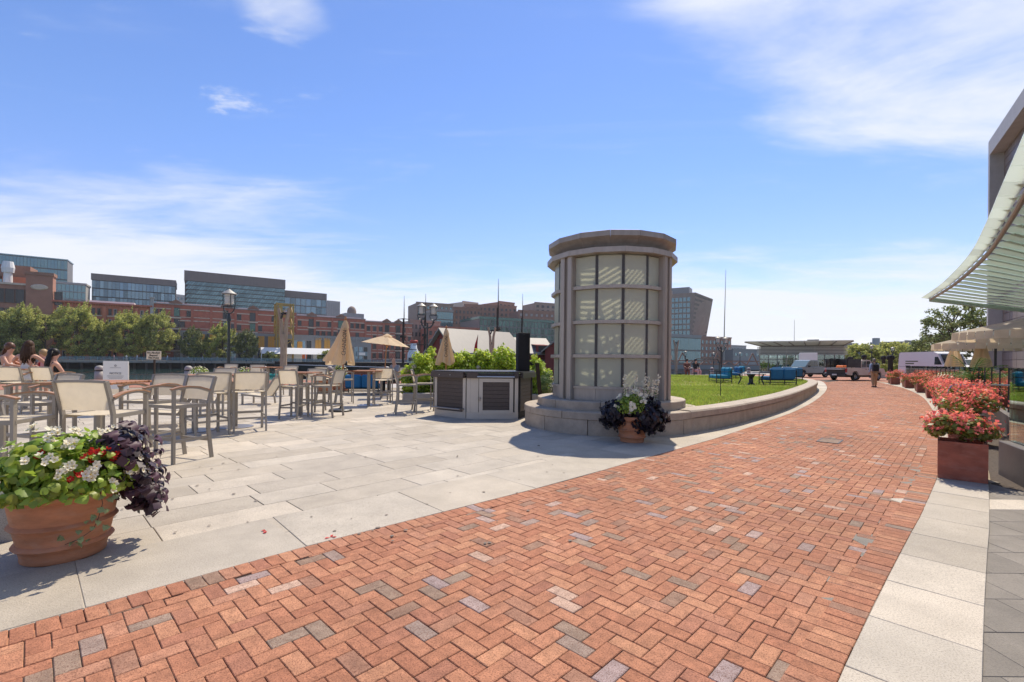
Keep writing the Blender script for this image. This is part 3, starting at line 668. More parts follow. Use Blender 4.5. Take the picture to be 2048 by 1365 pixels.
def dome(r, a, b, h, z0, wob=.12):
    th = r.uniform(0, 2*PI); u = math.sqrt(r.random()); el = math.acos(1-u*u*1.05) if u*u*1.05 < 2 else 1.5
    n = Vector((math.cos(th)*math.sin(el), math.sin(th)*math.sin(el), max(math.cos(el), -.2))); k = 1+r.uniform(-wob, wob)
    return Vector((n.x*a*k, n.y*b*k, z0+n.z*h*k)), n
for i in range(300):
    p, n = dome(r1, .44, .44, .37, .49)
    if p.z < .47: p.z = .47+r1.random()*.05
    nn = (n+Vector((r1.gauss(0, .45), r1.gauss(0, .45), .55+r1.gauss(0, .35)))); place('leaf', LEAF[i % 3], pot, p, nn, r1.uniform(.04, .085), r1, tang=n+Vector((r1.gauss(0, .7), r1.gauss(0, .7), r1.gauss(0, .4)-.2)))
g2 = np.random.default_rng(5)
def np_dome(g, n, a, b, h, z0, lo=.45, hi=.98):
    d = g.normal(size=(n, 3)); d[:, 2] = np.abs(d[:, 2]); d /= np.linalg.norm(d, axis=1, keepdims=True); k = g.uniform(lo, hi, (n, 1)); return d*k*np.array([a, b, h])+np.array([0, 0, z0]), d
p, d = np_dome(g2, 3200, .46, .46, .39, .46); leaves('leaf', p, d+g2.normal(0, .6, p.shape), g2.uniform(.04, .085, len(p)), 'leaf_green_rest', pot, g2, width=.8)
for i in range(32):               # clusters of white bloom
    p, n = dome(r1, .45, .45, .39, .52, .06)
    if p.z < .52: p.z = .52
    for k in range(r1.randint(3, 7)):
        q = p+Vector((r1.gauss(0, .022), r1.gauss(0, .022), r1.gauss(0, .018))); place('blossom', WHITE, pot, q, n+away*.5+Vector((r1.gauss(0, .4), r1.gauss(0, .4), .3)), r1.uniform(.03, .048), r1)
for i in range(9):
    p, n = dome(r1, .42, .42, .30, .53, .05); p = p*.96
    if i < 4: p = side*r1.uniform(.10, .26)+away*r1.uniform(.22, .34)+Vector((0, 0, r1.uniform(.60, .78)))
    for k in range(5):
        q = p+Vector((r1.gauss(0, .022), r1.gauss(0, .022), r1.gauss(0, .016))); place('blossom', RED, pot, q, n+away*.6+Vector((r1.gauss(0, .5), r1.gauss(0, .5), .2)), r1.uniform(.035, .055), r1)
for i in range(240):              # purple sweet potato leaves spilling over on the right
    t = r1.random(); ctr = side*(.27+.22*t)+away*(.10+r1.gauss(0, .10)-.05)+Vector((0, 0, .78-.50*t**1.4)); rr = (.085+.09*math.sin(PI*min(1, t*.9+.1)))*r1.uniform(.75, 1.35)
    dn = Vector((r1.gauss(0, 1), r1.gauss(0, 1), r1.gauss(0, 1))).normalized(); p = ctr+dn*rr
    place('purple_leaf', PURP[i % 2], pot, p, dn+side*.5+away*.4+Vector((0, 0, .35)), r1.uniform(.06, .115), r1, tang=Vector((dn.x*.4, dn.y*.4, -1))+side*.4)
t = g2.random(900); ctr = np.outer(.27+.21*t, side)+np.outer(.05+g2.normal(0, .1, 900), away)+np.stack([0*t, 0*t, .76-.48*t**1.4], 1); dn = g2.normal(size=(900, 3)); dn /= np.linalg.norm(dn, axis=1, keepdims=True)
leaves('purple_leaf', ctr+dn*g2.uniform(.02, .12, (900, 1)), dn+np.array([0, 0, .4]), g2.uniform(.05, .09, 900), 'leaf_purple_rest', pot, g2, width=.9)
vine = [side*.17+away*.33+Vector((0, 0, .50)), side*.185+away*.345+Vector((0, 0, .40)), side*.165+away*.325+Vector((0, 0, .30)), side*.14+away*.30+Vector((0, 0, .22)), side*.07+away*.29+Vector((0, 0, .17)), side*.0+away*.275+Vector((0, 0, .145))]
MB().tube(vine, .0025, 5).build('ivy_stem', 'bark', pot)
for i in range(22):
    k = min(int(i*5/22), 4); q = vine[k].lerp(vine[k+1], r1.random())+away*r1.uniform(.01, .04)+side*r1.gauss(0, .035)+Vector((0, 0, r1.gauss(0, .018))); place('ivy_leaf', IVY, pot, q, away+Vector((r1.gauss(0, .4), r1.gauss(0, .4), .4)), r1.uniform(.03, .055), r1, tang=(r1.gauss(0, .5), r1.gauss(0, .5), -1))
# second pot, in the tower's shade
QC = Vector((2.14, 8.24, 0)); pot2 = thing('planted_pot', 'terracotta pot with black trailing leaves and white flowers before the glass tower', 'flower pot', QC)
smooth_angle(pot_mesh(.30, .19, .46).build('pot', 'terracotta', pot2), 50); MB().lathe([(.005, .42), (.27, .41)], 20).build('soil', 'soil', pot2)
aw2 = Vector((-QC.x, -QC.y, 0)).normalized(); sd2 = Vector((aw2.y, -aw2.x, 0)); sd2 = sd2 if sd2.x > 0 else -sd2
g3 = np.random.default_rng(8)
for cx_, cz_, rx_, rz_, nn_ in ((-.31, .47, .23, .24, 1500), (.27, .46, .30, .30, 2200)):
    dn = g3.normal(size=(nn_, 3)); dn /= np.linalg.norm(dn, axis=1, keepdims=True); k = g3.uniform(.55, 1.08, (nn_, 1))*(1+.16*np.sin(dn[:, :1]*9+dn[:, 2:]*7)); pp = dn*k*np.array([rx_, rx_, rz_])+np.array(sd2*cx_+aw2*.12+Vector((0, 0, cz_)))
    tg = np.stack([dn[:, 0]*.5, dn[:, 1]*.5, -np.ones(nn_)], 1); leaves('black_leaf', pp, dn+g3.normal(0, .35, dn.shape), g3.uniform(.05, .10, nn_), 'leaf_black', pot2, g3, width=.8, tang=tg)
p, d = np_dome(g3, 1300, .34, .33, .32, .54, .5, 1.02); p = p+np.array(aw2*.12); leaves('leaf', p, d+g3.normal(0, .5, p.shape), g3.uniform(.035, .07, len(p)), 'leaf_green_rest', pot2, g3)
for i in range(24):
    p, n = dome(r1, .34, .34, .30, .60, .06); p = p+aw2*.16
    for k in range(5): place('blossom', WHITE, pot2, p+Vector((r1.gauss(0, .022), r1.gauss(0, .022), r1.gauss(0, .018))), n+aw2*.6+Vector((r1.gauss(0, .4), r1.gauss(0, .4), .2)), r1.uniform(.035, .055), r1)
for i in range(8):                # white flower spikes
    bx = sd2*(-.10+.065*i+r1.uniform(-.02, .02))+aw2*r1.uniform(-.12, .06); top = bx*1.25+Vector((0, 0, r1.uniform(.92, 1.22))); b_ = bx+Vector((0, 0, .55)); s_ = MB().tube([b_, top], [.004, .002], 5).build('flower_spike', 'shrub_leaf', pot2)
    n_ = 70; u_ = g3.uniform(.45, 1, n_); pp = np.array(b_)+np.outer(u_, np.array(top-b_))+g3.normal(0, .014, (n_, 3)); leaves('floret', pp, g3.normal(size=(n_, 3)), np.full(n_, .036), 'petal_white', s_, g3, width=.9)
    n_ = 60; u_ = g3.uniform(0, .7, n_); pp = np.array(b_)+np.outer(u_, np.array(top-b_))+g3.normal(0, .03, (n_, 3)); leaves('leaf', pp, g3.normal(size=(n_, 3)), np.full(n_, .045), 'shrub_leaf', s_, g3, width=.4)
# granite bollard half hidden behind the big pot
bl = thing('granite_block', 'grey granite block behind the big terracotta pot', 'stone block', (-4.02, 3.62, 0), .5)
MB().bbox(-.21, .21, -.21, .21, 0, .30, .03).build('block', 'granite_grey', bl); MB().bbox(-.17, .17, -.17, .17, .302, .40, .05).build('cap', 'granite_grey', bl)
# ---------------------------------------------------------------- bar chairs, stools and tables
def sheet(name, grid, th, mat, parent):     # a slung cloth from rows of points, given thickness th
    m = MB(); nr, nc = len(grid), len(grid[0]); flat = [Vector(p) for row in grid for p in row]
    n = (Vector(grid[0][-1])-Vector(grid[0][0])).cross(Vector(grid[-1][0])-Vector(grid[0][0])).normalized()*th
    m.add(flat+[p-n for p in flat], [(r*nc+c, r*nc+c+1, (r+1)*nc+c+1, (r+1)*nc+c) for r in range(nr-1) for c in range(nc-1)]+[tuple(reversed([nr*nc+r*nc+c, nr*nc+r*nc+c+1, nr*nc+(r+1)*nc+c+1, nr*nc+(r+1)*nc+c])) for r in range(nr-1) for c in range(nc-1)])
    return m.build(name, mat, parent, True)
def make_chair(label, arms=True, w=.27):
    t = thing('bar_chair' if arms else 'bar_stool', label, 'bar chair' if arms else 'bar stool', group='cream sling bar chairs on the plaza')
    for s_ in (-1, 1):
        x = w*s_
        MB().path([(x, -.29, 0), (x, -.235, .42), (x, -.235, .76), (x, -.27, .92), (x, -.335, 1.135)], .03, .045, (0, 1, 0)).build('leg', 'alu', t)
        MB().bar((x, .24, 0), (x, .24, .965 if arms else .765), .045, .03, (0, 1, 0)).build('leg', 'alu', t)
        if arms:
            MB().path([(x, .265, .968), (x, .17, .995), (x, .05, 1.0), (x, -.10, .985), (x, -.265, .93)], .022, .05, (1, 0, 0)).build('arm_frame', 'alu', t)
            MB().path([(x, .275, .985), (x, .17, 1.012), (x, .05, 1.017), (x, -.10, 1.002), (x, -.25, .953)], .016, .06, (1, 0, 0)).build('armrest', 'teak_cap', t)
        MB().bar((x-.004*s_, -.24, .30), (x-.004*s_, .24, .30), .022, .035).build('side_stretcher', 'alu', t)
        MB().bar((x-.003*s_, -.235, .745), (x-.003*s_, .24, .75), .026, .045).build('seat_rail', 'alu', t)
    MB().bar((-w, .25, .33), (w, .25, .33), .024, .045).build('footrest', 'alu', t)
    MB().bar((-w, -.243, .26), (w, -.243, .26), .022, .035).build('rear_stretcher', 'alu', t)
    MB().path([(-w, -.335, 1.13), (-w*.5, -.352, 1.137), (0, -.358, 1.139), (w*.5, -.352, 1.137), (w, -.335, 1.13)], .028, .028).build('back_rail', 'alu', t)
    MB().bar((-w, .243, .752), (w, .243, .752), .03, .04).build('front_rail', 'alu', t)
    sheet('seat', [[(-w*.95+w*1.9*c/4, -.22+.46*r/4, .765-.018*math.sin(PI*c/4)*math.sin(PI*r/4+.3)) for c in range(5)] for r in range(5)], .006, 'sling', t)
    sheet('backrest', [[(-w*.94+w*1.88*c/6, -.255-.077*r/4-.018*math.sin(PI*c/6), .815+.31*r/4) for c in range(7)] for r in range(5)], .006, 'sling', t)
    return t
chair0 = make_chair('cream sling bar chair whose back is turned to us just behind the big terracotta pot')
ctree = mktree(chair0)
stool0 = make_chair('narrow armless cream bar stool at the table left of the folded parasol', False, .215)
CH = [  # px at the foot, depth, facing (0 = away from us, 90 = to the left), label
 (213, 5.35, 2, None),
 (16, 4.75, -78, 'cream sling bar chair side on at the left picture edge above the flower pot'),
 (84, 6.5, 163, 'cream bar chair facing us left of the nearest slatted table'),
 (306, 6.95, 176, 'cream bar chair facing us right of the nearest slatted table'),
 (357, 6.4, 160, 'nearest whole bar chair, turned towards us, right of the big flower pot'),
 (415, 8.5, 52, 'cream bar chair seen from behind just right of the nearest whole chair'),
 (498, 9.1, 36, 'cream bar chair seen from behind beside the low lounge chair'),
 (436, 11.6, 182, 'cream bar chair facing us across the second slatted table, below the street lamp'),
 (622, 12.5, 172, 'cream bar chair facing us behind the armless stool'),
 (655, 11.4, 84, 'cream bar chair turned left towards the stool, beside the folded parasol base'),
 (659, 15.6, -25, 'cream bar chair farther back, left of the folded parasol'),
 (690, 15.0, -66, 'cream bar chair partly behind the pole of the folded parasol, turned to the right'),
 (766, 14.9, 22, 'cream bar chair standing below the open parasol'),
 (797, 16.2, 148, 'cream bar chair in front of the seated bald man'),
 (814, 12.3, -74, 'nearer of two cream bar chairs drawn up to the left of the bar counter'),
 (848, 13.0, -72, 'farther of two cream bar chairs drawn up to the left of the bar counter'),
 (573, 17.8, 176, 'cream bar chair facing us at the foot of the forked timber post'),
 (511, 19.3, 195, 'cream bar chair far back between the street lamp and the forked timber post'),
 (455, 20.5, 185, 'cream bar chair far back directly below the street lamp'),
 (40, 11.4, 6, 'cream bar chair with its back to us before the two talking women'),
 (108, 11.7, -4, 'cream bar chair with black hair hanging over its back'),
 (18, 12.9, -80, 'cream bar chair of the woman in sunglasses'),
 (60, 13.2, 170, 'cream bar chair of the blond child'),
 (826, 16.5, 176, 'cream bar chair behind the pair at the bar, before the hydrangeas'),
]
used = False
for px, Y, fz, lab in CH:
    c = chair0 if lab is None else copy_tree(chair0, label=lab, tree=ctree)
    c.location = (X(px, Y), Y, 0); c.rotation_euler = (0, 0, R(fz))
stool0.location = (X(590, 11.1), 11.1, 0); stool0.rotation_euler = (0, 0, R(-4))
def make_table(label):
    t = thing('bar_table', label, 'table', group='tall slatted tables on the plaza')
    MB().lathe([(.01, .004), (.34, .004), (.34, .012), (.30, .02), (.01, .022)], 32).build('base_plate', 'steel_plate', t)
    MB().bbox(-.045, .045, -.045, .045, .022, 1.03, .008).build('pole', 'alu', t)
    MB().box(-.3, .3, -.03, .03, 1.032, 1.05).box(-.03, .03, -.3, .3, 1.0315, 1.0495).build('top_bracket', 'alu', t)
    me = MB().bbox(-.39, .39, -.041, .041, 1.052, 1.075, .004).mesh('slat', 'teak')
    for i in range(8): ob('slat', me, t, (0, -.3045+i*.087, 0))
    for s_ in (-1, 1): MB().bbox(-.41, .41, s_*.372-.022, s_*.372+.022, 1.045, 1.076, .004).build('edge_board', 'teak', t)
    return t
tab0 = make_table('nearest slatted wood bar table behind the big flower pot'); ttree = mktree(tab0)
TB = [(200, 6.25, 6, None), (391, 8.95, 20, 'slatted bar table behind the nearest whole bar chair'), (471, 9.5, 40, 'slatted bar table with a grey pole right of the second chair pair'),
      (602, 11.7, 5, 'slatted bar table standing behind the armless stool'), (738, 14.3, 10, 'slatted bar table just right of the folded parasol'), (763, 17.0, 15, 'slatted bar table under the open parasol'),
      (536, 18.4, 0, 'slatted bar table far back below the forked timber post'), (50, 12.3, 0, 'slatted bar table between the seated women')]
for px, Y, a, lab in TB:
    t = tab0 if lab is None else copy_tree(tab0, label=lab, tree=ttree)
    t.location = (X(px, Y), Y, 0); t.rotation_euler = (0, 0, R(a))
# low lounge chairs
def lounge(label, px, Y, a):
    t = thing('lounge_chair', label, 'lounge chair', (X(px, Y), Y, 0), R(a), 'low cream lounge chairs')
    for s_ in (-1, 1):
        MB().bar((s_*.29, .36, 0), (s_*.29, .36, .30), .05, .04).build('leg', 'alu', t); MB().bar((s_*.29, -.34, 0), (s_*.29, -.30, .24), .05, .04).build('leg', 'alu', t)
        MB().path([(s_*.29, .40, .31), (s_*.29, -.28, .24)], .04, .05).build('side_rail', 'alu', t); MB().path([(s_*.29, -.26, .25), (s_*.29, -.62, .82)], .035, .05).build('back_post', 'alu', t)
    MB().bar((-.29, -.62, .82), (.29, -.62, .82), .04).build('top_rail', 'alu', t)
    sheet('seat', [[(-.275+.55*c/4, -.26+.64*r/4, .262+.066*r/4-.02*math.sin(PI*c/4)) for c in range(5)] for r in range(5)], .006, 'sling', t)
    sheet('backrest', [[(-.275+.55*c/4, -.27-.35*r/4, .262+.56*r/4-.01*math.sin(PI*c/4)) for c in range(5)] for r in range(5)], .006, 'sling', t)
lounge('low cream lounge chair seen side on behind the second chair pair', 520, 14.4, 88)
lounge('low cream lounge chair mostly hidden behind the leftmost table poles', 432, 12.6, 80)
lounge('low cream lounge chair behind the nearest slatted table', 330, 9.6, 120)

# ---------------------------------------------------------------- parasols
def closed_parasol(label, px, Y, H, lean, a, flare):
    b = Vector((X(px, Y), Y, 0)); t = thing('folded_parasol', label, 'parasol', b, a)
    MB().lathe([(.01, 0), (.30, 0), (.30, .04), (.27, .06), (.06, .075), (.05, .09)], 32, close=False).build('base_plate', 'black_metal', t)
    ax = Vector((lean*H, 0, H)); MB().tube([(0, 0, .06), ax*.18], .024, 10).build('base_tube', 'black_metal', t)
    for z in (.12, .17): MB().tube([ax*z/1.0*.9, ax*z*.9+Vector((.06, 0, 0))], .012, 8).build('knob', 'black_metal', t)
    MB().tube([ax*.17, ax*.99], .02, 10).build('pole', 'pole_wood', t)
    MB().tube([ax*.985, ax*1.0, ax*1.012, ax*1.03], [.03, .035, .03, .006], 10).build('finial', 'pole_wood', t)
    m = MB(); n = 48; lv = [(.52, 1.0), (.535, 1.01), (.62, .86), (.74, .62), (.86, .36), (.93, .20), (.955, .14), (.985, .04)]
    rr = random.Random(int(px)); ph = rr.random()*6
    for f, k in lv:
        for j in range(n):
            th = 2*PI*j/n; fold = .5+.5*math.cos(8*th+ph+.5*math.sin(f*7)); rad = .30*k*(.40+.62*fold)
            side_ = flare*k*k*max(0, -math.cos(th))*.9; z = f*H+.06*k*k*math.sin(3*th+ph)*(1 if f < .6 else .2)
            m.v.append((lean*f*H+rad*math.cos(th)-side_*.28, rad*.9*math.sin(th), z))
    for i in range(len(lv)-1):
        for j in range(n): m.f.append((i*n+j, i*n+(j+1) % n, (i+1)*n+(j+1) % n, (i+1)*n+j))
    m.build('canopy', 'canvas', t, True)
    m = MB()
    for f, k in ((.895, .345), (.94, .24), (.985, .05)):
        for j in range(n): th = 2*PI*j/n; fold = .5+.5*math.cos(8*th+ph+1); rad = .26*k*(.75+.3*fold)+.012; m.v.append((lean*f*H+rad*math.cos(th), rad*math.sin(th), f*H+.015*math.sin(4*th)))
    for i in range(2):
        for j in range(n): m.f.append((i*n+j, i*n+(j+1) % n, (i+1)*n+(j+1) % n, (i+1)*n+j))
    m.build('vent_cap', 'canvas', t, True)
    s_ = Matrix.Translation(b) @ Matrix.Rotation(a, 4, 'Z'); vw = (s_.inverted() @ Vector((0, 0, EYE))); vw.z = 0; vw.normalize()
    me = text_mesh('CHANDON', .145, 'print_black', ext=.002); o = ob('lettering', me, t); up = Vector((lean, 0, 1)).normalized(); ux = up
    tilt = Vector((vw.x, vw.y, .32)).normalized(); yv = tilt.cross(ux).normalized(); o.matrix_local = Matrix.Translation(Vector((lean*.74*H, 0, .74*H))+vw*.215+ux*0) @ Matrix((ux-tilt*ux.dot(tilt), yv, tilt)).transposed().to_4x4()
    return t
closed_parasol('folded beige parasol with black lettering on a leaning pole and round black base', 682, 12.6, 2.50, .045, 0, 1.0)
closed_parasol('folded beige parasol with black lettering standing behind the bar counter', 892, 15.4, 2.50, .0, 0, .25)
def open_parasol(label, px, Y, H, rad, name='open_parasol'):
    t = thing(name, label, 'parasol', (X(px, Y), Y, 0)); tilt = R(6); top = Vector((.12, 0, H)); q = Matrix.Rotation(tilt, 4, 'Y')
    MB().lathe([(.01, 0), (.28, 0), (.28, .05), (.05, .08)], 28).build('base_plate', 'black_metal', t); MB().tube([(0, 0, .05), top], .022, 10).build('pole', 'pole_wood', t)
    m = MB(); n = 8
    rim = [top+q @ Vector((rad*math.cos(2*PI*(j+.5)/n), rad*math.sin(2*PI*(j+.5)/n), -rad*.42)) for j in range(n)]
    for j in range(n):
        a, b = rim[j], rim[(j+1) % n]; mid = (a+b)/2*.985+top*.015; s1 = top*.5+a*.5+Vector((0, 0, .02)); s2 = top*.5+b*.5+Vector((0, 0, .02)); sm = (s1+s2)/2-Vector((0, 0, .03)); e = len(m.v)
        m.add([top, s1, sm, s2, a, mid, b], [(0, 1, 2), (0, 2, 3), (1, 4, 5, 2), (2, 5, 6, 3)])
    cnp = m.build('canopy', 'canvas', t, False)
    for j in range(n): MB().bar(top-Vector((0, 0, .05)), rim[j]-Vector((0, 0, .015)), .018).build('rib', 'pole_wood', t)
    for j in range(n): MB().bar(top-Vector((0, 0, .5)), (top+rim[j])/2-Vector((0, 0, .03)), .014).build('strut', 'pole_wood', t)
    MB().tube([top-Vector((0, 0, .56)), top-Vector((0, 0, .44))], .045, 10).build('runner', 'pole_wood', t)
    m = MB(); m.lathe([(.24, H-.075), (.12, H+.0), (.02, H+.05)], 8, (.12, 0)); m.build('vent_cap', 'canvas', t)
    return t
open_parasol('open beige parasol tilted over the far tables', 768, 20.0, 2.48, 1.02)

# ---------------------------------------------------------------- outdoor bar counter
Bp = [Vector(p) for p in ((-1.95, 11.9, 0), (-1.09, 11.22, 0), (.16, 11.33, 0), (.52, 12.45, 0), (.25, 13.1, 0), (-1.5, 13.1, 0))]
bar = thing('bar_counter', 'dark slatted outdoor bar counter with pale frame, door and foot rail', 'bar', Bp[1]); bl_ = [p-Bp[1] for p in Bp]
c_ = sum(bl_, Vector())/6; shr = [p+(c_-p)*.03 for p in bl_]
MB().prism([(p.x, p.y) for p in shr], .02, 1.02).build('carcass', 'black_cloth', bar)
top = [p+(p-c_).normalized()*.10 for p in bl_]; MB().prism([(p.x, p.y) for p in top], 1.04, 1.06).build('worktop', 'counter', bar)
for i in range(3):
    a, b = bl_[i], bl_[i+1]; d = (b-a).normalized(); n = Vector((d.y, -d.x, 0)); L_ = (b-a).length
    def onf(x, y, z): return a+d*x+n*y+Vector((0, 0, z))
    def fbox(x0, x1, y0, y1, z0, z1, name, mat, par=bar):
        q = [onf(x0, y0, 0), onf(x1, y0, 0), onf(x1, y1, 0), onf(x0, y1, 0)]; return MB().prism([(p.x, p.y) for p in q][::-1], z0, z1).build(name, mat, par)
    mt = 'bar_white' if i < 2 else 'black_cloth'
    fbox(0.004, .09, 0, .035, .16, 1.0, 'corner_post', mt); fbox(L_-.09, L_-.004, 0, .035, .16, 1.0, 'corner_post', mt); fbox(.0, L_, -.01, .03, .0, .158, 'kickboard', mt)
    if i == 1:
        x0, x1 = .30, 1.13; fbox(.092, x0-.012, 0, .032, .16, 1.0, 'side_panel', 'bar_white')
        dr = fbox(x0, x0+.09, .0, .045, .12, .98, 'door', 'bar_white'); fbox(x1-.09, x1, .0, .045, .12, .98, 'door_stile', 'bar_white', dr); fbox(x0+.091, x1-.091, 0, .044, .12, .21, 'door_rail', 'bar_white', dr); fbox(x0+.091, x1-.091, 0, .044, .89, .98, 'door_rail', 'bar_white', dr)
        for k in range(7): fbox(x0+.091, x1-.091, .0, .022, .213+k*.0965, .213+k*.0965+.09, 'slat', 'deck_brown', dr)
        MB().tube([onf(x0-.02, .08, .50), onf(x0+.05, .08, .50)], .012, 8).build('latch', 'steel_plate', dr); MB().tube([onf(x0+.02, .09, .44), onf(x0+.02, .09, .53)], .016, 8).build('padlock', 'steel_plate', dr)
        MB().tube([onf(x0-.05, .12, 1.02), onf(x1+.02, .12, 1.02)], .018, 10).build('towel_rail', 'rim_alloy', bar)
        fbox(0, x0-.02, .04, .125, .985, 1.12, 'counter_edge', 'deck_brown'); fbox(x1+.02, L_, .04, .125, .985, 1.12, 'counter_edge', 'counter'); fbox(x0-.02, x1+.02, .0, .05, 1.03, 1.10, 'counter_edge', 'counter')
    else:
        nsl = 9
        for k in range(nsl): fbox(.092, L_-.092, .0, .018, .162+k*.0925, .162+k*.0925+.087, 'slat', 'deck_brown')
        fbox(-.05 if i == 0 else 0, L_, .04, .125, .985, 1.12, 'counter_edge', 'deck_brown' if i == 0 else 'counter')
    if i == 0:
        MB().tube([onf(.02, .10, .23), onf(.02, .16, .23), onf(L_-.06, .16, .23), onf(L_-.06, .02, .23)], .022, 10).build('foot_rail', 'steel_plate', bar)
        for k in (.25, .6): MB().tube([onf(L_*k, .125, 1.05), onf(L_*k, .134, 1.05)], .012, 8).build('bolt', 'rim_alloy', bar)
MB().prism([(p.x, p.y) for p in [q+(q-c_).normalized()*.1 for q in bl_]], 1.121, 1.15).build('counter_top', 'counter', bar)
sp = thing('loudspeaker', 'tall black slatted column loudspeaker standing on the end of the bar', 'loudspeaker', (.28, 12.15, 1.151), .2)
MB().bbox(-.155, .155, -.16, .16, 0, .99, .012).build('cabinet', 'black_cloth', sp)
for k in range(10): MB().box(-.14+k*.0285, -.128+k*.0285, -.172, -.161, .02, .97).build('rib', 'black_metal', sp)
pl = thing('timber_stake', 'dark leaning timber stake between the bar and the glass tower', 'stake', (.86, 13.3, 0)); MB().bar((0, 0, 0), (-.14, .05, 1.36), .11, .07).build('stake', 'timber_dark', pl)

# ---------------------------------------------------------------- hydrangea bed behind the bar
bed = thing('planting_bed', 'low granite planting bed wall behind the bar', 'planter', (-2.3, 14.9, 0))
for k in range(8): MB().bbox(-1.2+k*.9, -1.2+k*.9+.893, 0, .3, 0, .34, .01).build('kerb_stone', 'granite_grey', bed)
MB().box(-1.2, 6.2, .3, 5.5, .0, .28).build('soil', 'soil', bed)
gh = np.random.default_rng(11)
def bush(name, label, cat, loc, a, b, h, n, lm, size, group=None, blooms=0, bmat='hydrangea_bloom', core='hydrangea_dark', wid=.6):
    t = thing(name, label, cat, loc, 0, group)
    k = 26; d0 = gh.normal(size=(k, 3)); d0[:, 2] = np.abs(d0[:, 2]); d0 /= np.linalg.norm(d0, axis=1, keepdims=True); cc = d0*np.array([a*.78, b*.78, h*.80])*gh.uniform(.75, 1.08, (k, 1))
    idx = gh.integers(0, k, n); dd = gh.normal(size=(n, 3)); dd /= np.linalg.norm(dd, axis=1, keepdims=True); dd[:, 2] = np.abs(dd[:, 2])*.8+.1; pos = cc[idx]+dd*gh.uniform(.3, 1, (n, 1))*np.array([a*.32, b*.32, h*.26])+np.array([0, 0, .1])
    leaves('foliage', pos, dd+gh.normal(0, .4, dd.shape)+np.array([0, -.15, .35]), gh.uniform(size*.7, size*1.25, n), lm, t, gh, width=wid)
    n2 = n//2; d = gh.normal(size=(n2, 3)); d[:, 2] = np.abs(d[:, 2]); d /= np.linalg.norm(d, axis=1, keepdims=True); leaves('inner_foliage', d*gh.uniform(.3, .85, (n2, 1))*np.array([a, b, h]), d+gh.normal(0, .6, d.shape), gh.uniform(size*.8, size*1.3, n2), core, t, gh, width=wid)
    st_ = MB()
    for j in range(5): q = cc[j]; st_.tube([(0.1*math.cos(j), .1*math.sin(j), 0), tuple(q*.9)], [.018, .006], 5)
    st_.build('stems', 'bark', t)
    for j in range(blooms):
        q = cc[gh.integers(0, k)]; q = q*1.12+np.array([0, -.04, .08]); 
        if q[1] > 0: q[1] = -q[1]*.8
        m_ = 110; dn = gh.normal(size=(m_, 3)); dn /= np.linalg.norm(dn, axis=1, keepdims=True); leaves('bloom', q+dn*np.array([.085, .085, .07]), dn, np.full(m_, .045), bmat if j % 3 else 'hydrangea_pink', t, gh, width=1.0, fold=.02)
    return t
HB = [(835, 15.7, .64, .6, 1.45, 'hydrangea bush at the left end of the row, behind the bar chairs'), (872, 16.2, .66, .6, 1.56, 'hydrangea bush left of the folded parasol behind the bar'), (925, 16.0, .68, .65, 1.50, 'hydrangea bush right of the folded parasol behind the bar'),
      (963, 16.4, .68, .65, 1.62, 'hydrangea bush with a round white bloom behind the bar door'), (1008, 16.0, .68, .65, 1.72, 'tall hydrangea bush left of the black loudspeaker'), (1078, 15.6, .48, .5, 1.36, 'hydrangea bush between the loudspeaker and the glass tower')]
for i, (px, Y, a, b, h, lab) in enumerate(HB): bush('hydrangea_bush', lab, 'bush', (X(px, Y), Y, .25), a, b, h, 3000, 'hydrangea_leaf', .12, 'hydrangea bushes behind the bar', blooms=3 if i else 2)
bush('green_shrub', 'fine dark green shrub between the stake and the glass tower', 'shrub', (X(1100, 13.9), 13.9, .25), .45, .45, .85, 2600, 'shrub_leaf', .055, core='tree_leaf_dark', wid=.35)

# ---------------------------------------------------------------- signs
sg = thing('warning_sign', 'cream sign on a dark post reading no alcohol beyond this point', 'sign', (X(308, 14.4), 14.4, 0)); zc_ = Z(711, 308, 14.4)
MB().bar((0, .02, 0), (0, .02, zc_+.16), .04).build('post', 'timber_dark', sg); bd = MB().bbox(-.225, .225, -.02, 0, zc_-.13, zc_+.13, .004).build('board', 'sign_cream', sg)
for k, s_ in enumerate(('No Alcohol', 'Beyond', 'This Point')): o = ob('lettering', text_mesh(s_, .082, 'print_black'), bd, (0, -.024, zc_+.075-.078*k), rot=(PI/2, 0, 0))
nb = thing('notice_board', 'white notice board on a stand before the water', 'notice board', (X(232, 11.4), 11.4, 0), .04)
bd = MB().bbox(-.30, .30, -.012, .012, .62, 1.30, .004).build('board', 'sign_white', nb)
for s_ in (-1, 1): MB().bar((s_*.27, .03, 0), (s_*.27, .03, 1.2), .03).build('leg', 'alu', nb); MB().bar((s_*.27, -.15, .01), (s_*.27, .22, .01), .03, .02).build('foot', 'alu', nb)
ob('lettering', text_mesh('NOTICE', .075, 'print_grey'), bd, (0, -.016, 1.0), rot=(PI/2, 0, 0))
MB().lathe([(.012, 0), (.03, .0), (.03, .004), (.012, .004)], 5).xf(Matrix.Translation((0, -.015, 1.19)) @ Matrix.Rotation(PI/2, 4, 'X')).build('emblem', 'print_grey', bd)
for k, w in enumerate((.26, .40, .36, .30)): MB().box(-w/2, w/2, -.0155, -.0125, (1.135, .935, .905, .875)[k], (1.135, .935, .905, .875)[k]+.009).build('text_line', 'print_grey', bd)
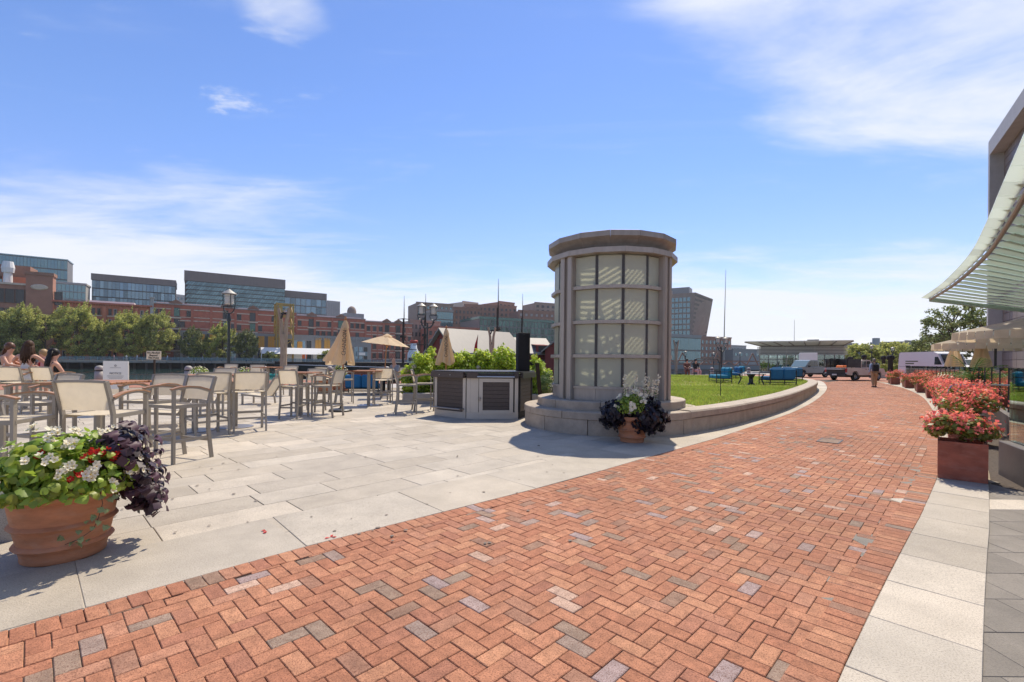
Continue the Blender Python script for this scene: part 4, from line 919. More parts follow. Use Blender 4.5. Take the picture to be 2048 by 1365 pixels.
# ---------------------------------------------------------------- lamps, posts, bollards
def lantern(t, x, z, sc=1.0):
    l = MB().lathe([(.015, z+.92*sc), (.02, z+.90*sc), (.36*sc, z+.66*sc), (.36*sc, z+.63*sc), (.02, z+.64*sc)], 20, (x, 0)).build('lantern_roof', 'lamp_roof', t)
    MB().lathe([(.02, z+.12*sc), (.19*sc, z+.12*sc), (.20*sc, z+.35*sc), (.20*sc, z+.62*sc), (.02, z+.62*sc)], 16, (x, 0)).build('lamp_glass', 'lamp_glass', l)
    for k in range(4): MB().lathe([(.202*sc, z+(.2+.1*k)*sc), (.23*sc, z+(.18+.1*k)*sc), (.202*sc, z+(.215+.1*k)*sc)], 16, (x, 0)).build('louvre', 'lamp_glass', l)
    for k in range(4): a = PI/4+k*PI/2; MB().bar((x+.275*sc*math.cos(a), .275*sc*math.sin(a), z+.02*sc), (x+.275*sc*math.cos(a), .275*sc*math.sin(a), z+.64*sc), .03*sc).build('lantern_bar', 'lamp_green', l)
    m = MB()
    m.lathe([(.25*sc, z+.0), (.30*sc, z+.0), (.30*sc, z+.03), (.25*sc, z+.03)], 20, (x, 0)); m.build('lantern_ring', 'lamp_green', l)
    yk = []
    for k in range(13): a = PI*k/12; yk.append((x+.29*sc*math.cos(a), 0, z-.36*sc*math.sin(a)))
    MB().tube(yk, .028*sc, 8).build('yoke', 'lamp_green', l)
def lamp(label, px, Y, py_top, two=False, sc=1.0):
    H = Z(py_top, px, Y); t = thing('street_lamp', label, 'street lamp', (X(px, Y), Y, 0), 0, 'lantern street lamps along the water'); z = H-.92*sc
    if not two:
        MB().tube([(0, 0, 0), (0, 0, .5), (0, 0, .55), (0, 0, z-.75*sc)], [.14, .13, .085, .06], 12).build('post', 'lamp_green', t); MB().tube([(0, 0, z-.75*sc), (0, 0, z-.62*sc), (0, 0, z-.36*sc)], [.10, .10, .05], 12).build('post_head', 'lamp_green', t); lantern(t, 0, z, sc)
    else:
        MB().tube([(0, 0, 0), (0, 0, .5), (0, 0, .55), (0, 0, z-.6*sc)], [.14, .13, .09, .07], 12).build('post', 'lamp_green', t)
        for s_ in (-1, 1):
            x = s_*.46*sc; MB().tube([(0, 0, z-.95*sc), (x*.5, 0, z-.9*sc), (x*.9, 0, z-.68*sc), (x, 0, z-.36*sc)], [.06, .06, .06, .05], 8).build('arm', 'lamp_green', t); MB().sph((x, 0, z-.5*sc), .09*sc).build('boss', 'lamp_green', t); lantern(t, x, z+(.04 if s_ < 0 else 0), sc)
        MB().bar((-.44*sc, 0, z-.58*sc), (.44*sc, 0, z-.58*sc), .04).build('cross_bar', 'lamp_green', t)
lamp('tall street lamp with one cone-roofed lantern rising above the cafe chairs', 457, 24.0, 578)
lamp('street lamp with two cone-roofed lanterns above the hydrangeas', 854, 35.0, 607, True)
lamp('street lamp with two small lanterns at the far edge of the lawn', 1443, 57.0, 673, True)
for i, (px, Y, py) in enumerate(((1371, 95, 702), (1427, 97, 705), (1480, 99, 705), (1743, 70, 690), (1785, 72, 694), (1826, 74, 700))):
    lamp(['small far street lamp left of the black frame beyond the lawn', 'small far street lamp on the bridge left of the twin lantern', 'small far street lamp on the bridge before the glass kiosk', 'small far street lamp above the pickup truck', 'small far street lamp among the trees above the walking man', 'small far street lamp above the white van'][i], px, Y, py, False, .75)
def forked(label, px, Y, py):
    H = Z(py, px, Y); t = thing('timber_post', label, 'timber post', (X(px, Y), Y, 0), 0, 'forked timber posts along the water')
    MB().tube([(0, 0, 0), (0, 0, H*.55), (0, 0, H*.66)], [.19, .17, .15], 12).build('pile', 'timber', t)
    for s_ in (-1, 1): MB().tube([(s_*.05, 0, H*.4), (s_*.10, 0, H*.64), (s_*.14, 0, H*.82), (s_*.30, 0, H)], [.10, .12, .10, .085], 9).build('fork', 'timber', t)
    MB().bar((-.26, 0, H*.93), (.26, 0, H*.93), .07, .09).build('cross_piece', 'black_metal', t); MB().tube([(-.1, -.13, H*.86), (.05, -.14, H*.95)], .05, 8).build('shackle', 'black_metal', t)
forked('forked timber post before the yellow steel frame', 567, 25.8, 617)
forked('forked timber post before the red shed roof', 983, 38.5, 655)
forked('forked timber post right beside the glass tower at the lawn edge', 1352, 57.5, 681)
nfar = 0; prev = None
names = []
for k in range(-1, 17):
    t_ = 1.08+3.95*k; p = S0+s_dir*t_+Vector((.55, -.836, 0))*.5; px = proj((p.x, p.y, .9))[0]
    if px < -30 or (790 < px < 1330): prev = None; continue
    lab = 'domed granite bollard '+('at the left picture edge' if px < 120 else 'just left of the notice board' if px < 230 else 'behind the leftmost tables' if px < 430 else 'left of the forked timber post' if px < 520 else 'right of the forked timber post' if px < 640 else 'beside the folded parasol' if px < 730 else 'by the wooden bench' if px < 800 else ('%s domed bollard along the far lawn edge, counted from the glass tower' % ['first', 'second', 'third', 'fourth', 'fifth', 'sixth', 'seventh', 'eighth'][nfar]))
    nfar += px > 800
    t = thing('granite_bollard', lab, 'bollard', p, 0, 'granite bollards along the quay')
    MB().lathe([(.01, 0), (.23, 0), (.21, .62), (.01, .62)], 16).build('shaft', 'granite_grey', t, True); MB().lathe([(.17, .621), (.17, .70), (.01, .70)], 16).build('collar', 'black_metal', t); MB().lathe([(.21, .701), (.21, .76), (.18, .86), (.11, .92), (.01, .94)], 16).build('cap', 'granite_grey', t, True)
    if prev is not None:
        c1 = [prev.lerp(p, i/14)+Vector((0, 0, .68-.26*math.sin(PI*i/14))) for i in range(15)]; m = MB()
        for i in range(14):
            for q in (0, .5): a = c1[i].lerp(c1[i+1], q); b = c1[i].lerp(c1[i+1], q+.42); m.bar(a, b, .05 if q else .025, .025 if q else .05)
        tag(m.xf(Matrix.Translation(-c1[7])).build('chain', 'rope', loc=c1[7]), 'iron chain slung between two granite bollards at '+('the left picture edge' if px < 210 else 'the notice board and sign' if px < 400 else 'the street lamp' if px < 520 else 'the forked post' if px < 690 else 'the wooden bench' if px < 800 else 'the far edge of the lawn'), 'chain', 'chains between the bollards', 'stuff')
    prev = p
# ---------------------------------------------------------------- people
def skin_mesh(name, nodes, edges, mat, parent, root, sub=2):
    keys = list(nodes); me = bpy.data.meshes.new(name); me.from_pydata([nodes[k][0] for k in keys], [(keys.index(a), keys.index(b)) for a, b in edges][:], []); me.materials.append(MAT[mat]); o = ob(name, me, parent)
    md = o.modifiers.new('Skin', 'SKIN'); md.use_smooth_shade = True
    for k, v in zip(keys, me.skin_vertices[0].data):
        r = nodes[k][1]; v.radius = r if isinstance(r, tuple) else (r, r); v.use_root = (k == root)
    s_ = o.modifiers.new('Subdivision', 'SUBSURF'); s_.levels = sub; s_.render_levels = sub; return o
def person(label, loc, rz, pose, cloth, hair, hairstyle, scale=1.0, skirt=None):
    t = thing('person', label, 'person', loc, rz); t.scale = (scale,)*3; J = pose; n = {}; e = []
    n['pel'] = (J['pel'], (.135, .10)); n['sp'] = (J['sp'], (.115, .085)); n['ch'] = (J['ch'], (.145, .095)); n['nk'] = (J['nk'], .05)
    hd = Vector(J['hd']); up = (hd-Vector(J['nk'])).normalized(); f = Vector(J.get('look', (0, 1, 0))); f = (f-up*f.dot(up)).normalized(); rt = f.cross(up)
    n['jaw'] = (tuple(hd-up*.065+f*.025), (.062, .068)); n['hm'] = (tuple(hd+up*.02), (.078, .092)); n['ht'] = (tuple(hd+up*.085-f*.01), (.055, .065)); n['nose'] = (tuple(hd-up*.015+f*.112), .011); n['ns0'] = (tuple(hd+f*.085+up*.005), .013)
    e += [('pel', 'sp'), ('sp', 'ch'), ('ch', 'nk'), ('nk', 'jaw'), ('jaw', 'hm'), ('hm', 'ht'), ('hm', 'ns0'), ('ns0', 'nose')]
    for s_, k in ((-1, 'l'), (1, 'r')):
        sh, el, wr = J['sh'+k], J['el'+k], J['wr'+k]
        n['sh'+k] = (sh, .055); n['el'+k] = (el, .038); n['wr'+k] = (wr, .026); d = (Vector(wr)-Vector(el)).normalized(); w_ = d.orthogonal().normalized(); pm = Vector(wr)+d*.06; n['pm'+k] = (tuple(pm), (.032, .02)); e += [('ch', 'sh'+k), ('sh'+k, 'el'+k), ('el'+k, 'wr'+k), ('wr'+k, 'pm'+k)]
        for q, ln in enumerate((.05, .075, .082, .076, .06)):
            o_ = w_*(-.03+.016*q)*(1 if q else 1.4); n[f'f{k}{q}'] = (tuple(pm+o_+d*(.035 if q else .0)), .0095); n[f'g{k}{q}'] = (tuple(pm+o_*1.25+d*(.035 if q else 0)+d*ln*.75+d.cross(w_)*.02), .008); e += [('pm'+k, f'f{k}{q}'), (f'f{k}{q}', f'g{k}{q}')]
        hp, kn, an = J['hp'+k], J['kn'+k], J['an'+k]; n['hp'+k] = (hp, .09); n['kn'+k] = (kn, .058); n['cf'+k] = (tuple(Vector(kn).lerp(Vector(an), .35)), .055); n['an'+k] = (an, .036); to = Vector(an)+Vector(J.get('toe', (0, .15, -.05))); n['to'+k] = (tuple(to), (.04, .028))
        e += [('pel', 'hp'+k), ('hp'+k, 'kn'+k), ('kn'+k, 'cf'+k), ('cf'+k, 'an'+k), ('an'+k, 'to'+k)]
    body = skin_mesh('body', n, e, 'skin', t, 'pel')
    gr = lambda r, a: tuple(x+a for x in r) if isinstance(r, tuple) else r+a
    for nm, mat, ks, es, gw, rt_ in cloth:
        nn = {}
        for k in ks: nn[k] = (n[k][0], gr(n[k][1], gw))
        skin_mesh(nm, nn, es, mat, t, rt_)
    # hair: a shell over the back and crown, falling as strands
    if hairstyle != 'bald':
        h = MB(); h.sph((0, 0, 0), .118, 14, 9, (.84, 1.0, 1.02)); mt_ = Matrix.Translation(hd+up*.042-f*.026) @ Matrix((rt, f, up)).transposed().to_4x4(); h.xf(mt_)
        hb = h.build('hair', hair, t, True)
        if hairstyle in ('long', 'pony'):
            rr = random.Random(len(label)*7); m = MB()
            for i in range(46):
                a = rr.uniform(-1.25, 1.25) if hairstyle == 'long' else rr.uniform(-.4, .4); st_ = hd+up*.05+(-f*math.cos(a)+rt*math.sin(a))*.09; ln = rr.uniform(.28, .44) if hairstyle == 'long' else rr.uniform(.16, .25); back = (-f*math.cos(a)*.06+rt*math.sin(a)*.045)
                pts = [st_+up*.03, st_+back*.5-up*.10]; dn = Vector((0, 0, -1)); pts += [st_+back-up*.10+dn*ln*.35, st_+back*1.1+Vector((rr.gauss(0, .015), rr.gauss(0, .015), 0))-up*.10+dn*ln*.75, st_+back*.9+Vector((rr.gauss(0, .02), rr.gauss(0, .02), 0))-up*.10+dn*ln]
                m.tube(pts, [.014, .02, .019, .014, .004], 5)
            m.build('hair_strands', hair, hb, True)['kind'] = 'stuff'
    return t, hd, up, f, rt
def sit(z, armL, armR, look=(0, 1, 0), lean=0.):
    y = lean; P_ = dict(pel=(0, 0, z+.09), sp=(0, -.02+y*.3, z+.30), ch=(0, -.03+y*.7, z+.50), nk=(0, .0+y, z+.665), hd=(0, .025+y*1.1, z+.80), look=look, shl=(-.175, -.03+y*.9, z+.575), shr=(.175, -.03+y*.9, z+.575), ell=armL[0], wrl=armL[1], elr=armR[0], wrr=armR[1],
        hpl=(-.09, .04, z+.07), hpr=(.09, .04, z+.07), knl=(-.11, .43, z+.07), knr=(.11, .43, z+.06), anl=(-.11, .40, z-.36), anr=(.11, .42, z-.36)); return P_
TOP = (['pel', 'sp', 'ch'], [('pel', 'sp'), ('sp', 'ch')]); LEGS = (['pel', 'hpl', 'hpr', 'knl', 'knr'], [('pel', 'hpl'), ('pel', 'hpr'), ('hpl', 'knl'), ('hpr', 'knr')])
TROU = (['pel', 'hpl', 'hpr', 'knl', 'knr', 'cfl', 'cfr', 'anl', 'anr'], LEGS[1]+[('knl', 'cfl'), ('knr', 'cfr'), ('cfl', 'anl'), ('cfr', 'anr')])
SHIRT = (['pel', 'sp', 'ch', 'shl', 'shr', 'ell', 'elr', 'wrl', 'wrr'], TOP[1]+[('ch', 'shl'), ('ch', 'shr'), ('shl', 'ell'), ('shr', 'elr'), ('ell', 'wrl'), ('elr', 'wrr')])
TEE = (['pel', 'sp', 'ch', 'shl', 'shr'], TOP[1]+[('ch', 'shl'), ('ch', 'shr')])
zz = .77
Yw = 12.9
p1 = person('seated woman in sunglasses and white top at the left picture edge', (X(18, Yw), Yw, 0), R(-75), sit(zz, ((-.24, .14, 1.15), (-.10, .34, 1.06)), ((.24, .12, 1.14), (.14, .36, 1.08)), (0.25, 1, -.05)), [('top', 'cloth_white', *TOP, .014, 'pel'), ('shorts', 'cloth_black', *LEGS, .016, 'pel')], 'hair_auburn', 'pony', 1.03)
hd, up, f, rt = p1[1:]; MB().bar(hd+f*.105+rt*.06+up*.02, hd+f*.105-rt*.06+up*.02, .012, .035).build('sunglasses', 'print_black', p1[0])
person('seated woman with long brown hair seen from behind in a white camisole', (X(56, 12.2), 12.2, 0), R(12), sit(zz, ((-.30, -.02, 1.20), (-.26, .20, 1.12)), ((.34, .06, 1.16), (.40, .12, .92)), (-.45, 1, 0)), [('camisole', 'cloth_white', *TOP, .014, 'pel'), ('shorts', 'cloth_white', *LEGS, .016, 'pel')], 'hair_brown', 'long', 1.05)
person('blond child in red facing us between the two women, holding a pale menu', (X(88, 13.3), 13.3, 0), R(172), sit(zz, ((-.20, .12, 1.10), (-.08, .30, 1.22)), ((.20, .12, 1.10), (.08, .30, 1.22))), [('tshirt', 'cloth_red', *TEE, .018, 'pel'), ('shorts', 'cloth_grey', *LEGS, .016, 'pel')], 'hair_blond', 'short', .93)
mn = thing('menu', 'pale pink menu card held up by the blond child', 'menu', (X(90, 12.92), 12.92, 1.10), R(4)); MB().box(-.12, .0, -.004, .004, 0, .27).build('page', 'cloth_pink', mn); MB().bar((.0, 0, 0), (.10, .05, 0), .006, .27).xf(Matrix.Translation((0, 0, .135))).build('page', 'sign_white', mn)
person('seated woman with long black hair hanging over her chair back', (X(112, 12.1), 12.1, 0), R(-20), sit(zz-.16, ((-.24, .05, .92), (-.14, .26, .84)), ((.24, .05, .92), (.14, .26, .84)), (.7, 1, .1), -.05), [('tshirt', 'cloth_black', *TEE, .018, 'pel'), ('trousers', 'cloth_white', *LEGS, .016, 'pel')], 'hair_black', 'long', 1.03)
person('seated bald man in a pale shirt beside the hydrangeas', (X(789, 19.4), 19.4, 0), R(150), sit(.46, ((-.24, .1, .8), (-.1, .32, .72)), ((.24, .1, .8), (.1, .32, .72))), [('shirt', 'cloth_grey', *SHIRT, .02, 'pel'), ('trousers', 'cloth_black', *TROU, .018, 'pel')], 'hair_grey', 'bald', 1.1)
walk = dict(pel=(0, 0, .95), sp=(0, .0, 1.15), ch=(0, .01, 1.36), nk=(0, .02, 1.53), hd=(0, .05, 1.66), look=(0, 1, -.1), shl=(-.185, .0, 1.44), shr=(.185, .0, 1.44), ell=(-.245, -.08, 1.17), wrl=(-.26, .0, .93), elr=(.235, .05, 1.17), wrr=(.22, .22, 1.0), hpl=(-.09, 0, .91), hpr=(.09, 0, .91), knl=(-.10, -.02, .50), knr=(.10, .10, .51), anl=(-.10, -.14, .10), anr=(.10, .12, .08))
wk = person('man in a pale blue shirt and khaki trousers walking away with a black backpack', (X(1749, 29.4), 29.4, 0), R(-22), walk, [('shirt', 'cloth_blue', *SHIRT, .022, 'pel'), ('trousers', 'cloth_khaki', *TROU, .024, 'pel')], 'hair_grey', 'short', 1.0)[0]
for s_ in (-1, 1): MB().bbox(-.05, .05, -.1, .17, 0, .085, .02).xf(Matrix.Translation((s_*.10, -.14 if s_ < 0 else .12, .0))).build('shoe', 'timber_dark', wk)
bp = thing('backpack', 'black backpack on the walking man', 'backpack', (wk.location.x, wk.location.y, 0), R(-22)); MB().bbox(-.165, .165, -.30, -.115, 1.02, 1.47, .05).build('main_bag', 'cloth_black', bp); MB().bbox(-.125, .125, -.345, -.302, 1.04, 1.26, .03).build('front_pocket', 'cloth_black', bp)
for s_ in (-1, 1): MB().path([(s_*.10, -.14, 1.46), (s_*.11, .0, 1.56), (s_*.12, .12, 1.46), (s_*.14, .10, 1.15)], .05, .015).build('strap', 'cloth_black', bp)
for i, (px, Y, ro, c1, lab) in enumerate(((1374, 47, 165, 'bench_wood', 'person in dark red seated at the far lawn edge beside the tower'), (1391, 46, 200, 'cloth_pink', 'person in dark clothes with a pink bag seated at the far lawn edge'))):
    person(lab, (X(px, Y), Y, .0), R(ro), sit(.46, ((-.24, .1, .8), (-.1, .32, .72)), ((.24, .1, .8), (.1, .32, .72))), [('shirt', 'cloth_black' if i else 'bench_wood', *SHIRT, .03, 'pel'), ('trousers', c1, *TROU, .02, 'pel')], 'hair_black', 'short', 1.3)
# ---------------------------------------------------------------- bench, blue lounges and small pots along the walk
def bench(label, px, Y, a, w=1.9):
    t = thing('park_bench', label, 'bench', (X(px, Y), Y, 0), R(a))
    for s_ in (-1, 1): MB().path([(s_*w*.45, .25, 0), (s_*w*.45, .25, .43), (s_*w*.45, -.2, .41), (s_*w*.45, -.3, .9)], .06, .05).build('frame', 'black_metal', t); MB().bar((s_*w*.45, -.22, 0), (s_*w*.45, -.2, .42), .06, .05).build('leg', 'black_metal', t)
    for k in range(5): MB().bbox(-w/2, w/2, -.2+k*.092, -.12+k*.092, .44, .465, .004).build('seat_slat', 'bench_wood', t)
    for k in range(5): y = -.222-.02*k; MB().box(-w/2, w/2, y-.012, y+.012, .50+k*.085, .57+k*.085).build('back_slat', 'bench_wood', t)
bench('dark red wooden slat bench behind the folded parasol', 722, 21.8, 8, 2.1); bench('dark red wooden slat bench by the bald man', 800, 21.4, -10, 1.6)
def sofa(label, loc, a, w, mat, base=0.0):
    t = thing('blue_sofa', label, 'sofa', loc, R(a))
    for s_ in (-1, 1):
        for y in (.36, -.36): MB().bar((s_*w/2, y, 0), (s_*w/2, y, .58 if y > 0 else .70), .035).build('leg', 'lamp_green', t)
        MB().bar((s_*w/2, -.38, .58), (s_*w/2, .38, .57), .045, .03).build('arm', 'lamp_green', t); MB().bar((s_*w/2, -.36, .12), (s_*w/2, .36, .12), .025).build('side_rail', 'lamp_green', t)
    MB().box(-w/2, w/2, -.37, .37, .22, .25).build('seat_frame', 'lamp_green', t); MB().bar((-w/2, .36, .12), (w/2, .36, .12), .025).build('front_rail', 'lamp_green', t); MB().bar((-w/2, -.36, .12), (w/2, -.36, .12), .025).build('rear_rail', 'lamp_green', t)
    nb_ = 2 if w > 1.2 else 1
    for k in range(nb_):
        x0, x1 = -w/2+.03+k*(w-.06)/nb_, -w/2+.03+(k+1)*(w-.06)/nb_
        MB().bbox(x0+.005, x1-.005, -.30, .38, .252, .42, .05).build('seat_cushion', mat, t); MB().bbox(x0+.005, x1-.005, -.40, -.22, .30, .80, .06).xf(Matrix.Rotation(R(0), 4, 'X')).build('back_cushion', mat, t)
sofa('blue cushioned sofa with its back to us behind the folded parasol', (X(727, 19.0), 19.0, 0), 5, 1.35, 'cushion_blue')
sofa('bright blue cushioned armchair beyond the two chairs at the bar', (X(841, 18.2), 18.2, 0), -20, .8, 'cushion_blue')
LZ = .40
for px, py, a, w, mat, lab in ((1440, 766, 82, 1.35, 'cushion_teal', 'teal sofa seen side on at the left of the lawn group'), (1466, 758, 80, 1.35, 'cushion_blue', 'dark blue sofa seen side on behind the first teal one on the lawn'), (1555, 770, 12, 1.45, 'cushion_blue', 'blue sofa with its back to us nearest the curved seat wall'), (1582, 762, 35, 1.3, 'cushion_blue', 'blue sofa behind the one nearest the seat wall'), (1476, 751, 80, 1.3, 'cushion_teal', 'farthest teal sofa on the lawn, half hidden'), (1564, 758, 150, 1.3, 'cushion_blue', 'blue sofa facing us between the other two at the seat wall')):
    g = G(px, py, LZ); sofa(lab, g, a, w, mat)
g = G(1502, 770, LZ); t = thing('garden_table', 'dark metal table with bowed legs between the sofas on the lawn', 'table', g, .3); MB().bbox(-.5, .5, -.4, .4, .50, .53, .01).build('table_top', 'lamp_green', t)
for sx in (-1, 1):
    for sy in (-1, 1): MB().tube([(sx*.42, sy*.32, .5), (sx*.34, sy*.26, .3), (sx*.44, sy*.34, 0)], .03, 8).build('leg', 'lamp_green', t)
MB().lathe([(.22, 0), (.1, .1), (.08, .3), (.2, .5)], 12).build('pedestal', 'lamp_green', t)
g = G(1441, 794, LZ); t = thing('garden_pole', 'thin black pole standing in the near part of the lawn', 'pole', g); MB().tube([(0, 0, 0), (0, 0, 1.45)], .012, 8).build('pole', 'black_metal', t); MB().tube([(0, 0, 1.45), (0, 0, 1.5)], .03, 8).build('cap', 'black_metal', t)
g = G(1388, 752, LZ); t = thing('shade_frame', 'black arched steel frame on the far lawn', 'frame', g); w_ = 2.0; MB().tube([(0, 0, 0), (0, 0, 1.1), (.2, 0, 1.35), (w_-.2, 0, 1.35), (w_, 0, 1.1), (w_, 0, 0)], .035, 8).build('arch', 'black_metal', t); MB().bar((-.5, 0, .01), (.3, 0, .01), .05).build('foot', 'black_metal', t)
def small_pot(label, px, Y, rim, h, fol, dark=True):
    t = thing('planted_pot', label, 'flower pot', (X(px, Y), Y, 0)); smooth_angle(pot_mesh(rim, rim*.62, h, 28).build('pot', 'terracotta', t), 50)
    n = 260; d = gh.normal(size=(n, 3)); d[:, 2] = np.abs(d[:, 2]); d /= np.linalg.norm(d, axis=1, keepdims=True); leaves('foliage', d*gh.uniform(.5, 1, (n, 1))*fol+np.array([0, 0, h]), d+gh.normal(0, .5, d.shape), gh.uniform(.06, .11, n), 'leaf_green_rest', t, gh)
    if dark: d = gh.normal(size=(n, 3)); d /= np.linalg.norm(d, axis=1, keepdims=True); leaves('dark_foliage', d*gh.uniform(.5, 1, (n, 1))*np.array([.34, .3, .24])+np.array([.12, -.1, h-.06]), d, gh.uniform(.06, .1, n), 'leaf_black', t, gh)
    d = gh.normal(size=(130, 3)); d[:, 2] = np.abs(d[:, 2]); d /= np.linalg.norm(d, axis=1, keepdims=True); leaves('blossoms', d*fol*1.05+np.array([0, -.03, h]), d, np.full(130, .055), 'petal_white', t, gh, width=1.0)
small_pot('terracotta pot of white and dark plants left of the folded parasol', 650, 19.6, .42, .55, np.array([.42, .4, .42])); small_pot('squat terracotta pot under the folded parasol', 681, 20.6, .5, .5, np.array([.38, .36, .7])); small_pot('flower pot of white blooms behind the second table', 399, 21.5, .36, .6, np.array([.42, .4, .42])); small_pot('flower pot of white blooms below the street lamp', 490, 22.0, .36, .6, np.array([.42, .4, .40]), False)

# ---------------------------------------------------------------- flower boxes and glass balustrade on the right
gb = np.random.default_rng(17)
def begonia(t, a, b, h, z0, n, nf, size=.05):
    k = 22; cc = np.stack([gb.uniform(-a, a, k), gb.uniform(-b, b, k), gb.uniform(.45, 1, k)*h], 1); idx = gb.integers(0, k, n); d = gb.normal(size=(n, 3)); d /= np.linalg.norm(d, axis=1, keepdims=True)
    leaves('foliage', cc[idx]*np.array([1, 1, .9])+d*gb.uniform(.3, 1, (n, 1))*np.array([a*.42, b*.42, h*.32])+np.array([0, 0, z0]), d+np.array([0, 0, .5]), gb.uniform(size*.8, size*1.4, n), 'begonia_leaf', t, gb, width=.8)
    idx = gb.integers(0, k, nf); d = gb.normal(size=(nf, 3)); d[:, 2] += .35; d /= np.linalg.norm(d, axis=1, keepdims=True)
    leaves('blossoms', cc[idx]+d*gb.uniform(.75, 1.1, (nf, 1))*np.array([a*.5, b*.5, h*.38])+np.array([0, 0, z0+.02]), d+gb.normal(0, .3, d.shape), gb.uniform(size*.7, size*1.1, nf), 'petal_pink', t, gb, width=1.0, fold=.05)
ofR = offset(Rc, -.36)
def box_at(y): 
    i = min(range(len(ofR)), key=lambda k: abs(ofR[k].y-y)); tn = (ofR[i+1]-ofR[i-1]).normalized(); return ofR[i], math.atan2(tn.y, tn.x)
def flower_box(label, p, a, w=.44, h=.45, n=700, nf=620, big=1.0):
    t = thing('flower_box', label, 'flower box', (p.x, p.y, .009), a, 'rust-red flower boxes along the walk')
    MB().add([(-w/2, -w/2, 0), (w/2, -w/2, 0), (w/2, w/2, 0), (-w/2, w/2, 0), (-w/2, -w/2, h), (w/2, -w/2, h), (w/2, w/2, h), (-w/2, w/2, h), (-w/2+.02, -w/2+.02, h), (w/2-.02, -w/2+.02, h), (w/2-.02, w/2-.02, h), (-w/2+.02, w/2-.02, h), (-w/2+.02, -w/2+.02, h-.06), (w/2-.02, -w/2+.02, h-.06), (w/2-.02, w/2-.02, h-.06), (-w/2+.02, w/2-.02, h-.06)],
        [(3, 2, 1, 0), (0, 1, 5, 4), (1, 2, 6, 5), (2, 3, 7, 6), (3, 0, 4, 7), (4, 5, 9, 8), (5, 6, 10, 9), (6, 7, 11, 10), (7, 4, 8, 11), (8, 9, 13, 12), (9, 10, 14, 13), (10, 11, 15, 14), (11, 8, 12, 15), (12, 13, 14, 15)]).build('box', 'rust_box', t)
    begonia(t, w*.58*big, w*.58*big, .36*big*rnd.uniform(.85, 1.15), h-.05, n, nf); return t
PINK = blossom_mesh('blossom', 'petal_pink', 4, .2); p0 = Vector((5.62, 5.80, 0)); nbx = flower_box('nearest rust-red box of pink begonias at the right edge of the walk', p0, R(-42), .44, .46, 2000, 420, 1.08)
for k in range(190):
    a_, u_ = r1.uniform(0, 2*PI), math.sqrt(r1.random()); z_ = .44+.33*math.sqrt(max(0, 1-.8*u_*u_))+r1.gauss(0, .02); n_ = Vector((math.cos(a_)*u_, math.sin(a_)*u_, .5)); c0 = Vector((.36*u_*math.cos(a_), .36*u_*math.sin(a_), z_))
    place('blossom', PINK, nbx, c0, n_+Vector((r1.gauss(0, .4), r1.gauss(0, .4), .1)), r1.uniform(.035, .055), r1)
ordn = ['second', 'third', 'fourth', 'fifth', 'sixth', 'seventh', 'eighth', 'ninth', 'tenth', 'eleventh']
_x = ['second', 'third', 'fourth', 'fifth', 'sixth', 'seventh', 'eighth', 'ninth']
for i, y in enumerate((8.5, 10.0, 11.4, 12.8, 14.0, 16.8, 20.0, 24.0, 28.6, 33.6)):
    p, a = box_at(y); flower_box(ordn[i]+' rust-red box of pink begonias along the walk, counted from us', p, a, .5, .48, rnd.randint(700, 1000), rnd.randint(560, 860), rnd.uniform(1.1, 1.4))
    if i >= 4 or i == 1:
        q, a2 = box_at(y+1.6); t = thing('tan_planter', 'tan planter of yellow-green plants just beyond the '+ordn[i]+' begonia box', 'planter', (q.x, q.y, .009), a2, 'tan planters between the begonia boxes'); MB().lathe([(.01, 0), (.15, 0), (.20, .36), (.18, .36), (.17, .30)], 16).build('pot', 'tan_pot', t)
        n = 320; d = gb.normal(size=(n, 3)); d[:, 2] = np.abs(d[:, 2]); d /= np.linalg.norm(d, axis=1, keepdims=True); leaves('foliage', d*gb.uniform(.4, 1, (n, 1))*np.array([.27, .27, .26])+np.array([0, 0, .33]), d, gb.uniform(.05, .09, n), 'yellow_leaf', t, gb)
        begonia(t, .26, .3, .18, .40, 160, 300)
# balustrade: granite plinth, steel posts, glass panes
of2 = offset(poly_pts(Rp, .3), -1.12); of2 = [p for p in of2 if 5.6 < p.y < 35]; bs_ = of2[0]
bal = thing('glass_balustrade', 'glass balustrade on a granite plinth behind the begonia boxes', 'balustrade', (bs_.x, bs_.y, 0)); k = 5
for i in range(0, len(of2)-k, k):
    a, b = of2[i]-bs_, of2[i+k]-bs_; d = (b-a).normalized(); n = Vector((-d.y, d.x, 0))
    q = [a+n*.11, b-d*.008+n*.11, b-d*.008-n*.11, a-n*.11]; MB().prism([(p.x, p.y) for p in q][::-1], -.02, .40).build('plinth_stone', 'granite_shade_dark', bal)
    q = [a+d*.03+n*.007, b-d*.03+n*.007, b-d*.03-n*.007, a+d*.03-n*.007]; MB().prism([(p.x, p.y) for p in q][::-1], .402, 1.36).build('glass_pane', 'glass_rail', bal); MB().bar(a+Vector((0, 0, .40)), a+Vector((0, 0, 1.37)), .03, .03).build('post', 'black_metal', bal)
e1 = Vector((5.86, 5.02, 0)); bal2 = thing('glass_balustrade', 'glass balustrade corner on a dark granite plinth at the right picture edge', 'balustrade', e1)
MB().bbox(-.10, 2.6, -.11, .11, -.02, .44, .01, Matrix.Rotation(R(-31), 4, 'Z')).build('plinth_stone', 'granite_shade_dark', bal2); MB().bbox(-.10, .12, .112, 1.2, -.02, .43, .01, Matrix.Rotation(R(-31), 4, 'Z')).build('plinth_stone', 'granite_shade_dark', bal2)
